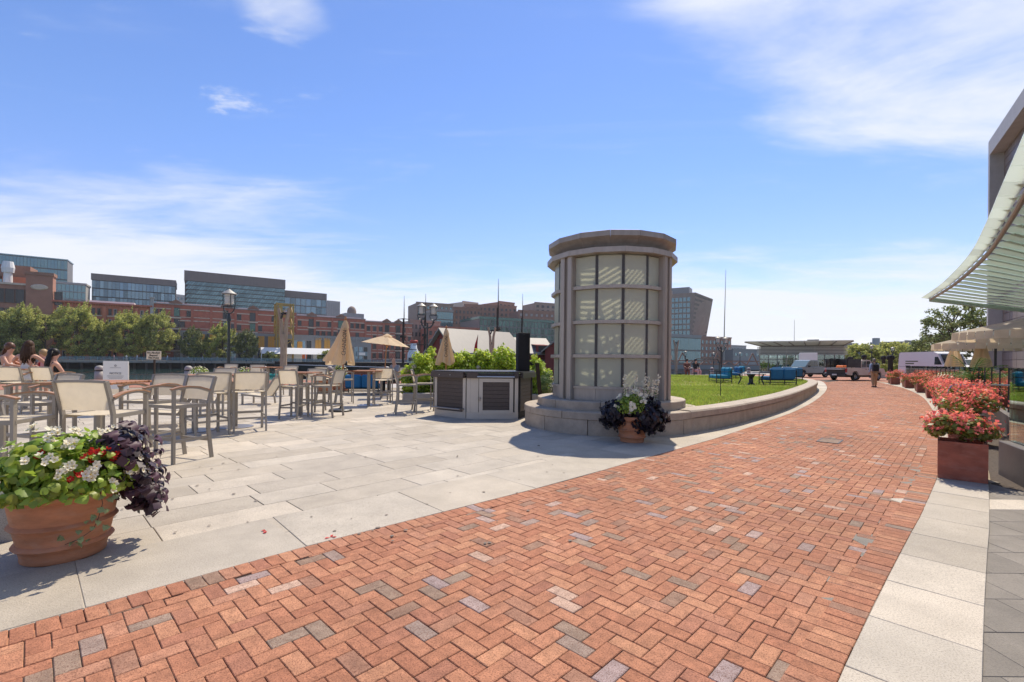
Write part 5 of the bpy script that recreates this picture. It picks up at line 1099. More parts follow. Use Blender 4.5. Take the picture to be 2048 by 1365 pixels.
MB().box(.10, 2.5, -.008, .008, .442, 1.37, Matrix.Rotation(R(-31), 4, 'Z')).build('glass_pane', 'glass_rail', bal2); MB().box(-.03, .06, -.04, .04, .442, 1.40, Matrix.Rotation(R(-31), 4, 'Z')).build('post', 'black_metal', bal2); MB().box(.0, .016, .08, 1.2, .442, 1.37, Matrix.Rotation(R(-31), 4, 'Z')).build('glass_pane', 'glass_rail', bal2)
hr = thing('handrail', 'bent white steel handrails behind the glass balustrade', 'handrail', (9.4, 10.0, 0))
for k in (0, .2): MB().tube([(-.05+k, .0, 0), (-.02+k, .0, .85), (.06+k, 0, .97), (.2+k, .0, 1.0), (1.2, -k, 1.0), (1.8, -k, 1.0)], .016, 8).build('rail', 'rim_alloy', hr)
# ---------------------------------------------------------------- terrace parasols, palm and stone building with glass canopy
def terrace_parasol(label, c, rad, H, n=8, a0=.2):
    t = thing('terrace_parasol', label, 'parasol', (c[0], c[1], 0), a0); MB().tube([(0, 0, 0), (0, 0, H)], .045, 10).build('pole', 'black_metal', t)
    q = rad; rim = []
    for j in range(n*5):
        u = j/(n*5)*n; i = int(u); f = u-i; a, b = 2*PI*i/n, 2*PI*(i+1)/n; rim.append(Vector((q*(math.cos(a)*(1-f)+math.cos(b)*f), q*(math.sin(a)*(1-f)+math.sin(b)*f), H-.62)))
    m = MB(); m.add([(0, 0, H)]+rim, [(0, j+1, (j+1) % len(rim)+1) for j in range(len(rim))]); m.build('canopy', 'canvas_white', t)
    for j in range(len(rim)):
        a, b = rim[j], rim[(j+1) % len(rim)]; d = (b-a); a2 = a+d*.04; b2_ = b-d*.04; o_ = Vector((a.x, a.y, 0)).normalized()*.02; dn = Vector((0, 0, -.26))
        MB().add([a2, b2_, b2_+o_+dn, a2+o_+dn, a2*.998, b2_*.998, b2_*.998+o_+dn, a2*.998+o_+dn], [(0, 1, 2, 3), (7, 6, 5, 4), (0, 4, 5, 1), (2, 6, 7, 3)]).build('valance', 'canvas_white', t)
    for j in range(n): MB().bar((0, 0, H-.08), rim[j*5]-Vector((0, 0, .02)), .025).build('rib', 'black_metal', t)
terrace_parasol('large cream parasol with a scalloped valance over the terrace at the right edge', (17.2, 14.9), 2.3, 3.15); terrace_parasol('cream parasol with a valance behind the large terrace parasol', (21.0, 20.2), 2.2, 3.0, a0=.5)
for i, (px, Y, H) in enumerate(((1908, 24, 2.3), (1962, 21, 2.6))):
    t = thing('covered_parasol', ['stone-coloured folded parasol nearer the white van', 'stone-coloured folded parasol behind the palm'][i], 'parasol', (X(px, Y), Y, 0)); MB().tube([(0, 0, 0), (0, 0, .5)], .04, 8).build('pole', 'black_metal', t)
    m = MB(); nn_ = 32; lv = [(.4, .55), (.9, .5), (1.5, .38), (2.0, .25), (H, .12)]
    for z, r_ in lv:
        for j in range(nn_): th = 2*PI*j/nn_; rr_ = r_*(.8+.22*math.cos(7*th)); m.v.append((rr_*math.cos(th), rr_*math.sin(th), z))
    for a in range(len(lv)-1):
        for j in range(nn_): m.f.append((a*nn_+j, a*nn_+(j+1) % nn_, (a+1)*nn_+(j+1) % nn_, (a+1)*nn_+j))
    m.build('cover', 'canvas', t, True)
pm = thing('potted_palm', 'small green palm on the terrace behind the glass', 'palm', (X(1945, 15), 15, 0)); smooth_angle(pot_mesh(.3, .2, .5, 24).build('pot', 'tan_pot', pm)); MB().tube([(0, 0, .45), (0, 0, 1.1)], [.06, .04], 8).build('trunk', 'bark', pm)
rp_ = random.Random(4)
for k in range(13):
    a = k*2.4; el = rp_.uniform(.3, 1.2); m = MB(); pts = [Vector((0, 0, 1.05))]; d = Vector((math.cos(a)*math.cos(el), math.sin(a)*math.cos(el), math.sin(el)))
    for q in range(6): pts.append(pts[-1]+d*.16); d = (d+Vector((0, 0, -.16))).normalized()
    m.tube(pts, [.012]*6+[.003], 4)
    for q in range(1, 7):
        for s_ in (-1, 1):
            for w_ in (0, .5): b_ = pts[q-1].lerp(pts[q], w_); sdv = (pts[q]-pts[q-1]).normalized().cross(Vector((0, 0, 1))).normalized()*s_; tip = b_+sdv*.24+d*.14-Vector((0, 0, .08)); ww = (pts[q]-pts[q-1])*.16; m.add([b_, b_+ww, tip], [(0, 1, 2)])
    m.build('frond', 'palm_leaf', pm)
# stone building
SB, SE = Vector((40.8, 40, 0)), Vector((26.5, 19.8, 0)); dS = (SE-SB).normalized(); LS = (SE-SB).length
sbd = thing('stone_building', 'tall granite clad building with a projecting frame at the right edge', 'building', SB, math.atan2(dS.y, dS.x)); TOPZ = 20.7
# local x runs along the wall towards us, local -y faces the walk (left of view)
def lbox(x0, x1, y0, y1, z0, z1, nm, mt): return MB().box(x0, x1, y0, y1, z0, z1).build(nm, mt, sbd)
sgn = 1
lbox(.5, LS, .9, 14, 0, TOPZ-1.3, 'wall', 'granite_shade_dark'); lbox(0, .5, 0, 14, 0, TOPZ, 'frame_pier', 'granite_frame'); lbox(.502, LS, 0, 14, TOPZ-1.3, TOPZ, 'frame_beam', 'granite_frame')
tme = MB().bbox(0, 1.95, -.05, 0, 0, .60, .005).mesh('tile', 'granite_tile')
for r_ in range(30):
    for c2 in range(6):
        if r_ > 22 or c2 < 6: ob('tile', tme, sbd, (.52+c2*2.0+(0 if 1 else 1), .895, r_*.645+.01))
for r_ in range(16):
    MB().box(0, .498, -.012, .0, r_*1.29+.006, r_*1.29+1.28).build('pier_tile', 'granite_frame', sbd)
for c2 in range(10): MB().box(.51+c2*2.3, .51+c2*2.3+2.29, -.012, -.001, TOPZ-1.29, TOPZ-.01).build('beam_tile', 'granite_frame', sbd)
# canopy: rim tube, outer glass strip, long glass blades
CZ = 4.9; tubep = [(5.2, 3.6), (7.6, 6.3)]+[tuple((P(px, py, 1)-Vector((0, 0, EYE)))[:2]) for px, py in ()]+[(10.35, 9.4), (12.2, 11.48), (15.2, 15.0), (19.06, 20.1), (22.3, 24.9)]
tp = poly_pts(tubep, 1.0); cnp = thing('glass_canopy', 'curved pale green glass canopy reaching in from the right edge', 'canopy', (22.3, 24.9, 0)); cb = Vector((22.3, 24.9, 0))
MB().tube([p+Vector((0, 0, CZ))-cb for p in tp], .06, 10).build('rim_tube', 'canopy_tube', cnp); MB().tube([p+Vector((0, 0, CZ+.13))-cb for p in offset(tp, .10)], .03, 8).build('gutter', 'canopy_tube', cnp)
o1, o2 = offset(tp, .08), offset(tp, .38)
for i in range(len(tp)-1):
    a, b, c2, d2 = o1[i]-cb, o1[i+1]-cb, o2[i+1]-cb, o2[i]-cb; k = (b-a)*.012; h1, h2 = Vector((0, 0, CZ+.04)), Vector((0, 0, CZ+.10)); th = Vector((0, 0, .02))
    MB().add([a+k+h1, b-k+h1, c2-k+h2, d2+k+h2, a+k+h1+th, b-k+h1+th, c2-k+h2+th, d2+k+h2+th], [(3, 2, 1, 0), (4, 5, 6, 7), (0, 1, 5, 4), (1, 2, 6, 5), (2, 3, 7, 6), (3, 0, 4, 7)]).build('edge_pane', 'canopy_glass', cnp)
bd_ = Vector((.91, .41, 0)).normalized(); bn = Vector((-bd_.y, bd_.x, 0))
for i in range(len(tp)):
    p = tp[i]-cb+Vector((0, 0, CZ+.02)); ln = 9.0+i*.3; w_ = .27
    for s_ in range(3):
        a = p+bd_*(ln/3*s_+.1)+Vector((0, 0, .05*s_)); b = p+bd_*(ln/3*(s_+1)-.03)+Vector((0, 0, .05*s_)); MB().add([a-bn*w_, b-bn*w_*.98, b+bn*w_*.98+Vector((0, 0, .07)), a+bn*w_+Vector((0, 0, .07)), a-bn*w_+Vector((0, 0, .025)), b-bn*w_*.98+Vector((0, 0, .025)), b+bn*w_*.98+Vector((0, 0, .095)), a+bn*w_+Vector((0, 0, .095))], [(3, 2, 1, 0), (4, 5, 6, 7), (0, 1, 5, 4), (1, 2, 6, 5), (2, 3, 7, 6), (3, 0, 4, 7)]).build('blade', 'canopy_blade', cnp)
MB().bar(tp[-1]-cb+Vector((0, 0, CZ)), tp[-1]-cb+bd_*16+Vector((0, 0, CZ)), .12, .22).build('end_beam', 'canopy_blade', cnp)
MB().tube([tp[-1]-cb+bd_*12+Vector((0, 0, 0)), tp[-1]-cb+bd_*12+Vector((0, 0, CZ))], .12, 12).build('column', 'canopy_tube', cnp)
tpx = offset(tp, -8.5)
for k in (0.25, .6): MB().tube([tp[int(len(tp)*k)]-cb+bd_*8.6, tp[int(len(tp)*k)]-cb+bd_*8.6+Vector((0, 0, CZ+.2))], .12, 12).build('column', 'canopy_tube', cnp)
# ---------------------------------------------------------------- glass kiosk
kY = 77.0; kx0 = X(1519, kY); kw = 11.5
kk = thing('glass_kiosk', 'glass kiosk with white louvres and a flaring flat roof beyond the lawn', 'kiosk', (kx0, kY, 0), R(-32)); D_ = 7.0
MB().box(0, kw, 0, D_, -.02, .12).build('floor', 'concrete', kk)
zE, zL, zR = 2.9, 4.25, 5.05
npn = 9
for i in range(npn):
    x0, x1 = kw*i/npn, kw*(i+1)/npn; MB().box(x0+.07, x1-.07, .1, .13, .14, zE-.8).build('glass_pane', 'kiosk_glass', kk); MB().box(x0+.07, x1-.07, .1, .13, zE-.72, zE).build('glass_pane', 'kiosk_glass', kk); MB().box(x0-.06, x0+.06, .02, .18, .12, zL).build('mullion', 'metal_dark' if i % 3 else 'alu', kk)
    MB().box(x0+.07, x1-.07, D_-.1, D_-.07, .14, zE).build('glass_pane', 'kiosk_glass', kk)
MB().box(kw-.06, kw+.06, .02, .18, .12, zL).build('mullion', 'alu', kk); MB().box(.06, kw-.06, .06, .16, zE-.79, zE-.73).build('transom', 'metal_dark', kk)
for s_ in (0, kw): MB().box(s_-.01, s_+.01, .2, D_-.1, .14, zE).build('glass_pane', 'kiosk_glass', kk)
MB().box(kw*.3, kw*.62, 2.5, 6, .12, 1.6).build('service_desk', 'metal_dark', kk); MB().box(kw*.62, kw-.3, 2.0, D_-.5, .12, zE).build('inner_wall', 'glass_green', kk)
for k in range(6): MB().box(-.35, kw+.35, -.25, -.05, zE+.04+k*.225, zE+.15+k*.225).build('louvre', 'kiosk_white', kk)
MB().box(.1, kw-.1, .25, D_-.2, zE, zL+.25).build('upper_drum', 'metal_dark', kk)
lo = [(.3, .3), (kw-.3, .3), (kw-.3, D_-.3), (.3, D_-.3)]; hi = [(-2.0, -2.4), (kw+.9, -2.4), (kw+.9, D_+1), (-2.0, D_+1)]
m = MB().add([(x, y, zL+.1) for x, y in lo]+[(x, y, zR-.1) for x, y in hi]+[(x, y, zR) for x, y in hi], [(0, 1, 5, 4), (1, 2, 6, 5), (2, 3, 7, 6), (3, 0, 4, 7), (4, 5, 9, 8), (5, 6, 10, 9), (6, 7, 11, 10), (7, 4, 8, 11), (8, 9, 10, 11)]); m.build('roof', 'kiosk_white', kk)
for i in range(8): a = i/7; MB().bar((.3+(kw-.6)*a, .28, zL+.05), (-2.0+(kw+2.9)*a, -2.35, zR-.14), .10, .16).build('roof_rib', 'alu', kk)
MB().box(kw*.58, kw*.72, 3, 5, zR+.01, zR+.4).build('roof_unit', 'metal_dark', kk)
# ---------------------------------------------------------------- vehicles
def wheel(t, x, y, r=.36, w=.24):
    o = MB().lathe([(r*.62, -w/2), (r*.9, -w/2), (r, -w/2+.04), (r, w/2-.04), (r*.9, w/2), (r*.62, w/2), (r*.62, -w/2)], 20).xf(Matrix.Translation((x, y, r)) @ Matrix.Rotation(PI/2, 4, 'X')).build('tyre', 'tyre', t, True)
    MB().lathe([(.01, -.02), (r*.3, -.04), (r*.55, w/2-.1), (r*.62, w/2-.02), (r*.62, -w/2)], 16).xf(Matrix.Translation((x, y, r)) @ Matrix.Rotation(PI/2 if y < 0 else -PI/2, 4, 'X')).build('rim', 'rim_alloy', o)
def side_prism(prof, y0, y1): return MB().add([(x, y, z) for y in (y0, y1) for x, z in prof], [tuple(range(len(prof))), tuple(reversed(range(len(prof), 2*len(prof))))]+[((i+1) % len(prof), i, len(prof)+i, len(prof)+(i+1) % len(prof)) for i in range(len(prof))])
def pickup(label, px, Y, hd, paint, stake):
    t = thing('pickup_truck', label, 'pickup truck', (X(px, Y), Y, 0), hd)     # local +x is forwards, origin under the tail
    arch = lambda cx: [(cx-.46, .48), (cx-.40, .70), (cx-.2, .84), (cx+.2, .84), (cx+.40, .70), (cx+.46, .48)]
    prof = [(0, .55), (0, 1.12), (2.0, 1.14), (2.0, 1.12), (5.3, 1.10), (5.55, .95), (5.6, .5), *[p for p in reversed(arch(4.6))], *[p for p in reversed(arch(1.15))], (.1, .5)]
    side_prism(prof, -.97, .97).build('body', paint, t)
    cab = [(2.05, 1.13), (2.12, 1.78), (2.3, 1.86), (3.35, 1.86), (3.55, 1.80), (4.15, 1.14)]; side_prism(cab, -.86, .86).build('cab', paint, t)
    for s_ in (-1, 1):
        y = s_*.863
        for q in ([(2.25, 1.2), (2.28, 1.72), (2.85, 1.76), (2.85, 1.2)], [(2.95, 1.2), (2.95, 1.76), (3.42, 1.74), (3.82, 1.2)]): side_prism(q, min(y, y+s_*.012), max(y, y+s_*.012)).build('side_window', 'car_glass', t)
        MB().box(-.03, .10, s_*.86-.09, s_*.86+.09, .72, 1.1).build('tail_light', 'tail_red', t); MB().bbox(3.75, 3.87, s_*1.06-.12, s_*1.06+.12, 1.12, 1.32, .03).build('mirror', 'black_metal', t); MB().box(2.6, 2.75, s_*.975-.01, s_*.975+.01, .98, 1.02).build('handle', 'black_metal', t); MB().box(3.0, 3.15, s_*.975-.01, s_*.975+.01, .98, 1.02).build('handle', 'black_metal', t)
        for x in (1.15, 4.6): wheel(t, x, s_*.86)
    MB().add([(2.058, -.7, 1.25), (2.058, .7, 1.25), (2.108, .7, 1.72), (2.108, -.7, 1.72)], [(0, 3, 2, 1)]).build('rear_window', 'car_glass', t)
    MB().box(-.05, .0, -.8, .8, .55, 1.1).build('tailgate', paint if not stake else 'black_metal', t); MB().bbox(-.22, -.02, -.95, .95, .42, .62, .03).build('bumper', 'black_metal', t); MB().box(-.235, -.221, -.2, .2, .46, .58).build('number_plate', 'sign_white', t); MB().box(.3, 5.2, -.7, .7, .3, .5).build('chassis', 'black_metal', t)
    if stake:
        for s_ in (-1, 1):
            for k in range(6): MB().box(.05, 2.0, s_*.93-.02, s_*.93+.02, 1.16+k*.125, 1.27+k*.125).build('stake_board', 'black_metal', t)
            for x in (.05, .7, 1.35, 1.96): MB().box(x-.04, x+.04, s_*.89-.02, s_*.89+.02, 1.1, 1.95).build('stake', 'black_metal', t)
        MB().box(1.94, 1.99, -.9, .9, 1.16, 1.92).build('head_board', 'black_metal', t); MB().bbox(.6, 1.2, -.3, .4, .9, 1.35, .08).build('load', 'orange', t); MB().box(-.5, -.05, -.75, .75, .98, 1.03).build('lowered_tailgate', 'roof_white', t)
    return t
pickup('white pickup truck with black stake sides standing across the end of the walk', 1672, 41.5, R(24), 'car_white', True)
pickup('blue-grey pickup truck behind the white one, beside the kiosk', 1650, 52.0, R(200), 'car_blue', False)
def van(label, px, Y, hd):
    t = thing('delivery_van', label, 'van', (X(px, Y), Y, 0), hd); prof = [(0, .45), (.0, 1.2), (.12, 2.55), (.3, 2.68), (4.4, 2.68), (4.9, 2.5), (5.5, 1.5), (6.2, 1.25), (6.3, .5)]; side_prism(prof, -1, 1).build('body', 'van_white', t)
    for s_ in (-1, 1):
        side_prism([(4.55, 1.5), (4.6, 2.2), (4.95, 2.2), (5.4, 1.5)], min(s_*1.0, s_*1.012), max(s_*1.0, s_*1.012)).build('side_window', 'car_glass', t)
        for x in (1.1, 5.2): wheel(t, x, s_*.9, .36)
        for k in range(3): MB().box(1.0, 2.6-.5*k, s_*1.008-.004, s_*1.008+.004, 1.75-.22*k, 1.85-.22*k).build('faded_print', 'hill_green' if k < 2 else 'print_grey', t)
        MB().box(.15, 4.3, s_*1.004-.003, s_*1.004+.003, 1.28, 1.31).build('trim_line', 'print_grey', t)
    side_prism([(5.03, 2.4), (5.05, 2.42), (5.54, 1.56), (5.5, 1.55)], -.85, .85).build('windscreen', 'car_glass', t)
van('white delivery van parked behind the glass balustrade', 1818, 46.5, R(-96))
box = thing('box_truck', 'white box truck behind the blue-grey pickup', 'truck', (X(1617, 68), 68, 0), R(60)); MB().bbox(0, 5, -1.1, 1.1, .8, 3.1, .05).build('cargo_box', 'roof_white', box); MB().bbox(5.02, 6.9, -1, 1, .6, 2.3, .1).build('cab', 'van_white', box); MB().box(.2, 6.8, -.5, .5, .45, .78).build('chassis', 'black_metal', box)
for s_ in (-1, 1):
    for x in (1.2, 5.9): wheel(box, x, s_*.95, .42)
cn = thing('traffic_cone', 'orange traffic cone beside the white pickup', 'traffic cone', G(1668, 760)); MB().lathe([(.16, .03), (.03, .5), (.01, .52)], 14).build('cone', 'orange', cn); MB().box(-.2, .2, -.2, .2, 0, .03).build('base', 'orange', cn)
for i, (px, Y, w, h) in enumerate(((1781, 44, .5, 2.3), (1767, 62, .5, 2.6), (1728, 62, .5, 2.7), (1701, 60, .5, 2.4))):
    t = thing('covered_heater', ['black covered patio heater at the far end of the begonia boxes', 'black covered patio heater left of the round bush', 'black covered patio heater behind the truck cab', 'black covered patio heater just right of the kiosk'][i], 'patio heater', (X(px, Y), Y, 0)); MB().lathe([(.01, 0), (w*.55, 0), (w*.42, .8), (w*.36, h*.8), (w*.62, h*.86), (w*.6, h), (.01, h+.08)], 16).build('cover', 'black_cloth', t, True); MB().lathe([(.01, -.01), (w*.6, -.01), (w*.6, .06), (.01, .061)], 16).build('foot', 'black_metal', t)
pb = thing('street_planter', 'grey granite street planter behind the walking man', 'planter', (X(1745, 50), 50, 0)); 
for k in range(6): MB().bbox(k*1.0, k*1.0+.99, 0, .5, 0, .65, .02).build('planter_stone', 'granite_grey', pb)
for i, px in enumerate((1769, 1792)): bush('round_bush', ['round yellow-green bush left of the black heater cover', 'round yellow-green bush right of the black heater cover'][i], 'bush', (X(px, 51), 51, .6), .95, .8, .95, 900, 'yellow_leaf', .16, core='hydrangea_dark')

# ---------------------------------------------------------------- trees
gt = np.random.default_rng(23)
def tree(name, label, X_, Y_, z0, H, rad, n, mat, size, group=None, airy=.0, trunk=.28, low=.2, core=True, spiky=False):
    t = thing(name, label, 'tree', (X_, Y_, z0), 0, group); rr = random.Random(int(X_*7+Y_)); k = 95
    MB().tube([(0, 0, 0), (.03*H, 0, H*.3), (0, .02*H, H*.6), (0, 0, H*.85)], [trunk, trunk*.75, trunk*.4, .03], 8).build('trunk', 'bark', t, True)
    m = MB(); cc = []
    for i in range(k):
        u = rr.random(); zf = low+(1-low)*u**.85; prof = math.sin(PI*min(1, max(0, (zf-low*.6)/(1.12-low*.6))))**.7; a = rr.uniform(0, 2*PI); q = prof*rad*math.sqrt(rr.uniform(.15, 1)); c = Vector((q*math.cos(a), q*math.sin(a), zf*H)); cc.append(c)
        if i < 20: m.tube([(0, 0, max(H*.18, c.z-.35*q-.12*H)), c*.55+Vector((0, 0, c.z*.42)), c], [trunk*.3, trunk*.2, .02], 5)
    m.build('limbs', 'bark', t); cc = np.array(cc); idx = gt.integers(0, k, n); d = gt.normal(size=(n, 3)); d /= np.linalg.norm(d, axis=1, keepdims=True); sp = rad*(.20-.03*airy)
    pos = cc[idx]+d*(gt.random((n, 1))**.45)*np.array([sp, sp, sp*.85]); 
    if spiky:
        ns = 46; si = gt.choice(np.nonzero(cc[:, 2] > H*.45)[0], ns); tt = gt.random((ns, 60)); ln_ = H*gt.uniform(.08, .20, (ns, 1)); sx_ = cc[si][:, None, :]+np.stack([.45*tt*ln_, -.1*tt*ln_, tt*ln_*1.1], -1)+gt.normal(0, 1, (ns, 60, 3))*(sp*.34*(1.05-tt))[..., None]
        pos = np.concatenate([pos, sx_.reshape(-1, 3)]); d = np.concatenate([d, gt.normal(size=(ns*60, 3))]); n = len(pos)
    o = leaves('crown', pos, d+gt.normal(0, .5, d.shape)+np.array([0, 0, .35]), gt.uniform(size*.7, size*1.3, n), mat, t, gt, width=.7)
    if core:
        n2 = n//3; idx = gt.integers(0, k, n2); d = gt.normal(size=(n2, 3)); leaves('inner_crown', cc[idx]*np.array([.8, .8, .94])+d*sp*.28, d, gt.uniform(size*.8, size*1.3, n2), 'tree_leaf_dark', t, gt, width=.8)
    return t
fA, fB = Vector((X(103, 150), 150, 0)), Vector((X(820, 218), 218, 0)); fd = (fB-fA).normalized(); fn = Vector((-fd.y, fd.x, 0))    # the warehouse front
def on_line(px, back=0.):            # point of the line `back` metres behind the warehouse front, seen at px
    k = ray(px, CY)[0]; o = fA+fn*back; s_ = (k*o.y-o.x)/(fd.x-k*fd.y); return o+fd*s_
TR = [(-6, 628, 26, 'tree_leaf', 'leafy pier tree cut by the left picture edge'), (40, 618, 30, 'tree_leaf', 'tall bushy pier tree behind the seated women'), (88, 632, 24, 'tree_leaf', 'bushy pier tree right of the seated women'), (152, 620, 24, 'tree_leaf_pale', 'pointed pale pier tree before the orange brick warehouse'), (198, 650, 20, 'tree_leaf', 'low pier tree between the pointed one and the paired trees'), (258, 632, 24, 'tree_leaf_pale', 'left of the paired tall pier trees by the warning sign'), (312, 634, 24, 'tree_leaf', 'right of the paired tall pier trees by the warning sign'),
      (388, 662, 20, 'tree_leaf_dark', 'dark round pier tree left of the street lamp'), (444, 656, 20, 'tree_leaf_pale', 'pale pier tree directly behind the street lamp'), (492, 668, 18, 'tree_leaf_dark', 'dark pier tree right of the street lamp'), (402, 688, 18, 'tree_leaf', 'low pier shrub tree below the dark round one'), (540, 706, 14, 'tree_leaf', 'small tree before the white marquee'), (650, 704, 14, 'tree_leaf', 'small tree at the right of the white marquee')]
for px, py, w, mt, lab in TR:
    b = on_line(px, -14 if px < 360 else -20); H = Z(py, px, b.y)-.3; wid = w*b.y/FPX*.95
    tree('pier_tree', lab, b.x, b.y, .3, H, max(wid, H*.3)*1.35, 12000 if px < 360 else 6500, mt, .38 if H > 9 else .34, 'trees along the far pier', trunk=.25, low=.12, spiky=True)
for px, py, Y, w, lab in ((1722, 690, 95, 30, 'round street tree right of the kiosk'), (1752, 694, 110, 26, 'street tree above the pickup cab'), (1784, 687, 92, 36, 'broad street tree above the walking man'), (1826, 694, 100, 28, 'street tree above the white van')):
    tree('street_tree', lab, X(px, Y), Y, 0, Z(py, px, Y), w*Y/FPX, 3800, 'tree_leaf_pale', .38, 'street trees beyond the walk', low=.3)
tree('park_tree', 'large airy tree under the canopy beside the stone building', X(1906, 62), 62, 0, Z(614, 1906, 62), 3.6, 3900, 'park_leaf', .30, airy=1, trunk=.3, low=.36, core=False)
tree('park_tree', 'airy tree partly hidden by the stone building edge', X(1962, 60), 60, 0, Z(622, 1962, 60), 3.0, 3300, 'park_leaf', .30, airy=1, trunk=.25, low=.3, core=False)
tree('park_tree', 'lower dark tree behind the white van roof', X(1868, 66), 66, 0, Z(668, 1868, 66), 2.6, 3000, 'park_leaf', .30, trunk=.22, low=.3)
# ---------------------------------------------------------------- far buildings
WM = {}
def wmesh(w, h, fm, gm, d=.18, t=.14):
    key = (round(w, 2), round(h, 2), fm, gm)
    if key not in WM:
        a = MB().box(0, t, -d, .0, 0, h).box(w-t, w, -d, 0, 0, h).box(t, w-t, -d, 0, h-t, h).box(-.08, w+.08, -d-.08, 0, -.16, 0); b = MB().add([(t, -.05, 0), (w-t, -.05, 0), (w-t, -.05, h-t), (t, -.05, h-t)], [(0, 1, 2, 3)])
        WM[key] = (a.mesh('window', fm), b.mesh('pane', gm))
    return WM[key]
def win(root, x, z, w, h, fm='window_frame', gm='glass_dark', y=0.):
    a, b = wmesh(w, h, fm, gm); o = ob('window', a, root, (x, y, z)); ob('pane', b, o)
def bld(name, label, A, B, depth, z1, mat, z0=0.3, cat='building'):
    A, B = Vector(A), Vector(B); A.z = B.z = 0; d = B-A; r = thing(name, label, cat, (A.x, A.y, z0), math.atan2(d.y, d.x)); L_ = d.length
    if mat: MB().box(0, L_, 0, depth, 0, z1-z0).build('wall', mat, r)
    return r, L_, z1-z0
def hz(px, py, b): return Z(py, px, b.y)
def seg(px0, px1, back, py0, nm, lab, mat, depth=25, z0=.3):
    a, b = on_line(px0, back), on_line(px1, back); return bld(nm, lab, a, b, depth, hz(px0, py0, a), mat, z0)
# left brick building with blank tower
r, L_, h = seg(-30, 52, 0, 566, 'brick_building', 'dull brick office block at the left picture edge', 'brick_dull')
for k in range(3): 
    for j in range(7): win(r, L_*.22+j*2.2, h*.25+k*6, 2.0, 4.2, 'window_frame', 'glass_dark')
MB().tube([(L_*.45, 3, h), (L_*.45, 3, h+7)], [1.1, .9], 12).build('chimney', 'roof_white', r); MB().lathe([(1.4, h+4), (1.6, h+5.5), (1.2, h+7.5)], 12, (L_*.45, 3)).build('chimney_cowl', 'roof_white', r); MB().box(-.3, L_, -.4, 1, h, h+.6).build('parapet', 'stone_trim', r); MB().box(2, L_-.5, 6, 16, h, h+3.2).build('plant_room', 'brick_orange', r); MB().box(-8, L_*.93, 6.5, 15, h+3.2, h+7).build('plant_screen', 'brick_brown', r)
r, L_, h = seg(50, 104, -.6, 549, 'brick_tower', 'blank dull brick stair tower left of the orange warehouse', 'brick_dull', 4); MB().box(-.3, L_+.3, -.3, 4.2, h, h+1.0).build('parapet', 'brick_brown', r)
em = MB().lathe([(.01, 0), (1.6, 0), (1.2, .3), (.01, .3)], 12).xf(Matrix.Translation((L_*.5, -.05, h*.86)) @ Matrix.Rotation(PI/2, 4, 'X') @ Matrix.Diagonal((1.3, .6, 1, 1))).build('wall_emblem', 'stone_trim', r)
# orange warehouse
r, L_, h = seg(104, 303, 0, 600, 'brick_warehouse', 'orange brick warehouse with paired windows and pale sills', 'brick_orange', 22); nb_ = 6; bw = L_/nb_
for i in range(nb_+1): MB().box(max(i*bw-.45, 0), min(i*bw+.45, L_), -.45, 0, 0, h-1.2).build('pilaster', 'brick_orange', r)
for i in range(nb_):
    for k in range(5):
        z = h-4.0-k*3.6
        if z < 0: continue
        for j in range(2): win(r, i*bw+.75+j*(bw-1.5)/2+.25, z, (bw-1.5)/2-.5, 2.1, 'window_pale' if (i*3+k+j) % 5 == 0 else 'window_frame', 'glass_dark')
        MB().box(i*bw+.6, (i+1)*bw-.6, -.3, 0, z-.6, z-.25).build('sill_course', 'stone_trim', r)
for i in range(40): MB().box(i*L_/40+.3, i*L_/40+L_/80, -.35, 0, h-1.1, h-.6).build('dentil', 'stone_trim', r)
MB().box(-.2, L_+.2, -.7, .2, h-.6, h).build('cornice', 'brick_wall', r); MB().box(L_*.3, L_*.8, 2, 14, h, h+.8).build('roof_edge', 'roof_white', r)
# dark red warehouses with stone lintels
def red_ware(px0, px1, py, lab, cols, gables):
    r, L_, h = seg(px0, px1, .4, py, 'brick_warehouse', lab, 'brick_wall', 22); rr = random.Random(px0); cw = L_/cols
    for i in range(cols):
        x = i*cw+cw*.5; g_ = i in gables
        for k in range(5):
            z = h-4.3-k*4.0
            if z < .2: continue
            if g_: win(r, x-1.2, z-.2, 2.4, 3.1, 'window_frame', 'glass_green' if rr.random() < .3 else 'glass_dark'); MB().box(x-1.6, x+1.6, -.35, 0, z-1.0, z-.5).build('stone_course', 'stone_trim', r)
            else:
                if rr.random() < .55: win(r, x-.75, z, 1.5, 2.0, 'window_frame', 'glass_dark')
                MB().box(x-1.2, x+1.2, -.12, 0, z+2.15, z+2.5).build('lintel', 'stone_trim', r); MB().box(x-1.1, x+1.1, -.12, 0, z-.55, z-.3).build('sill', 'stone_trim', r)
        if g_: MB().add([(x-1.9, -.4, h-.6), (x+1.9, -.4, h-.6), (x+1.9, -.4, h+.4), (x, -.4, h+1.5), (x-1.9, -.4, h+.4), (x-1.9, .6, h-.6), (x+1.9, .6, h-.6), (x+1.9, .6, h+.4), (x, .6, h+1.5), (x-1.9, .6, h+.4)], [(0, 1, 2, 3, 4), (9, 8, 7, 6, 5), (2, 7, 8, 3), (3, 8, 9, 4), (1, 6, 7, 2), (4, 9, 5, 0)]).build('gable', 'brick_brown', r)
        if i % 3 == 0: MB().box(i*cw-.4, i*cw+.4, -.3, 0, 0, h-.3).build('pilaster', 'brick_wall', r)
    MB().box(-.1, L_+.1, -.4, .5, h-.35, h).build('eaves', 'concrete_far', r); MB().box(1, L_-1, 3, 18, h, h+.5).build('flat_roof', 'roof_white', r); return r, L_, h
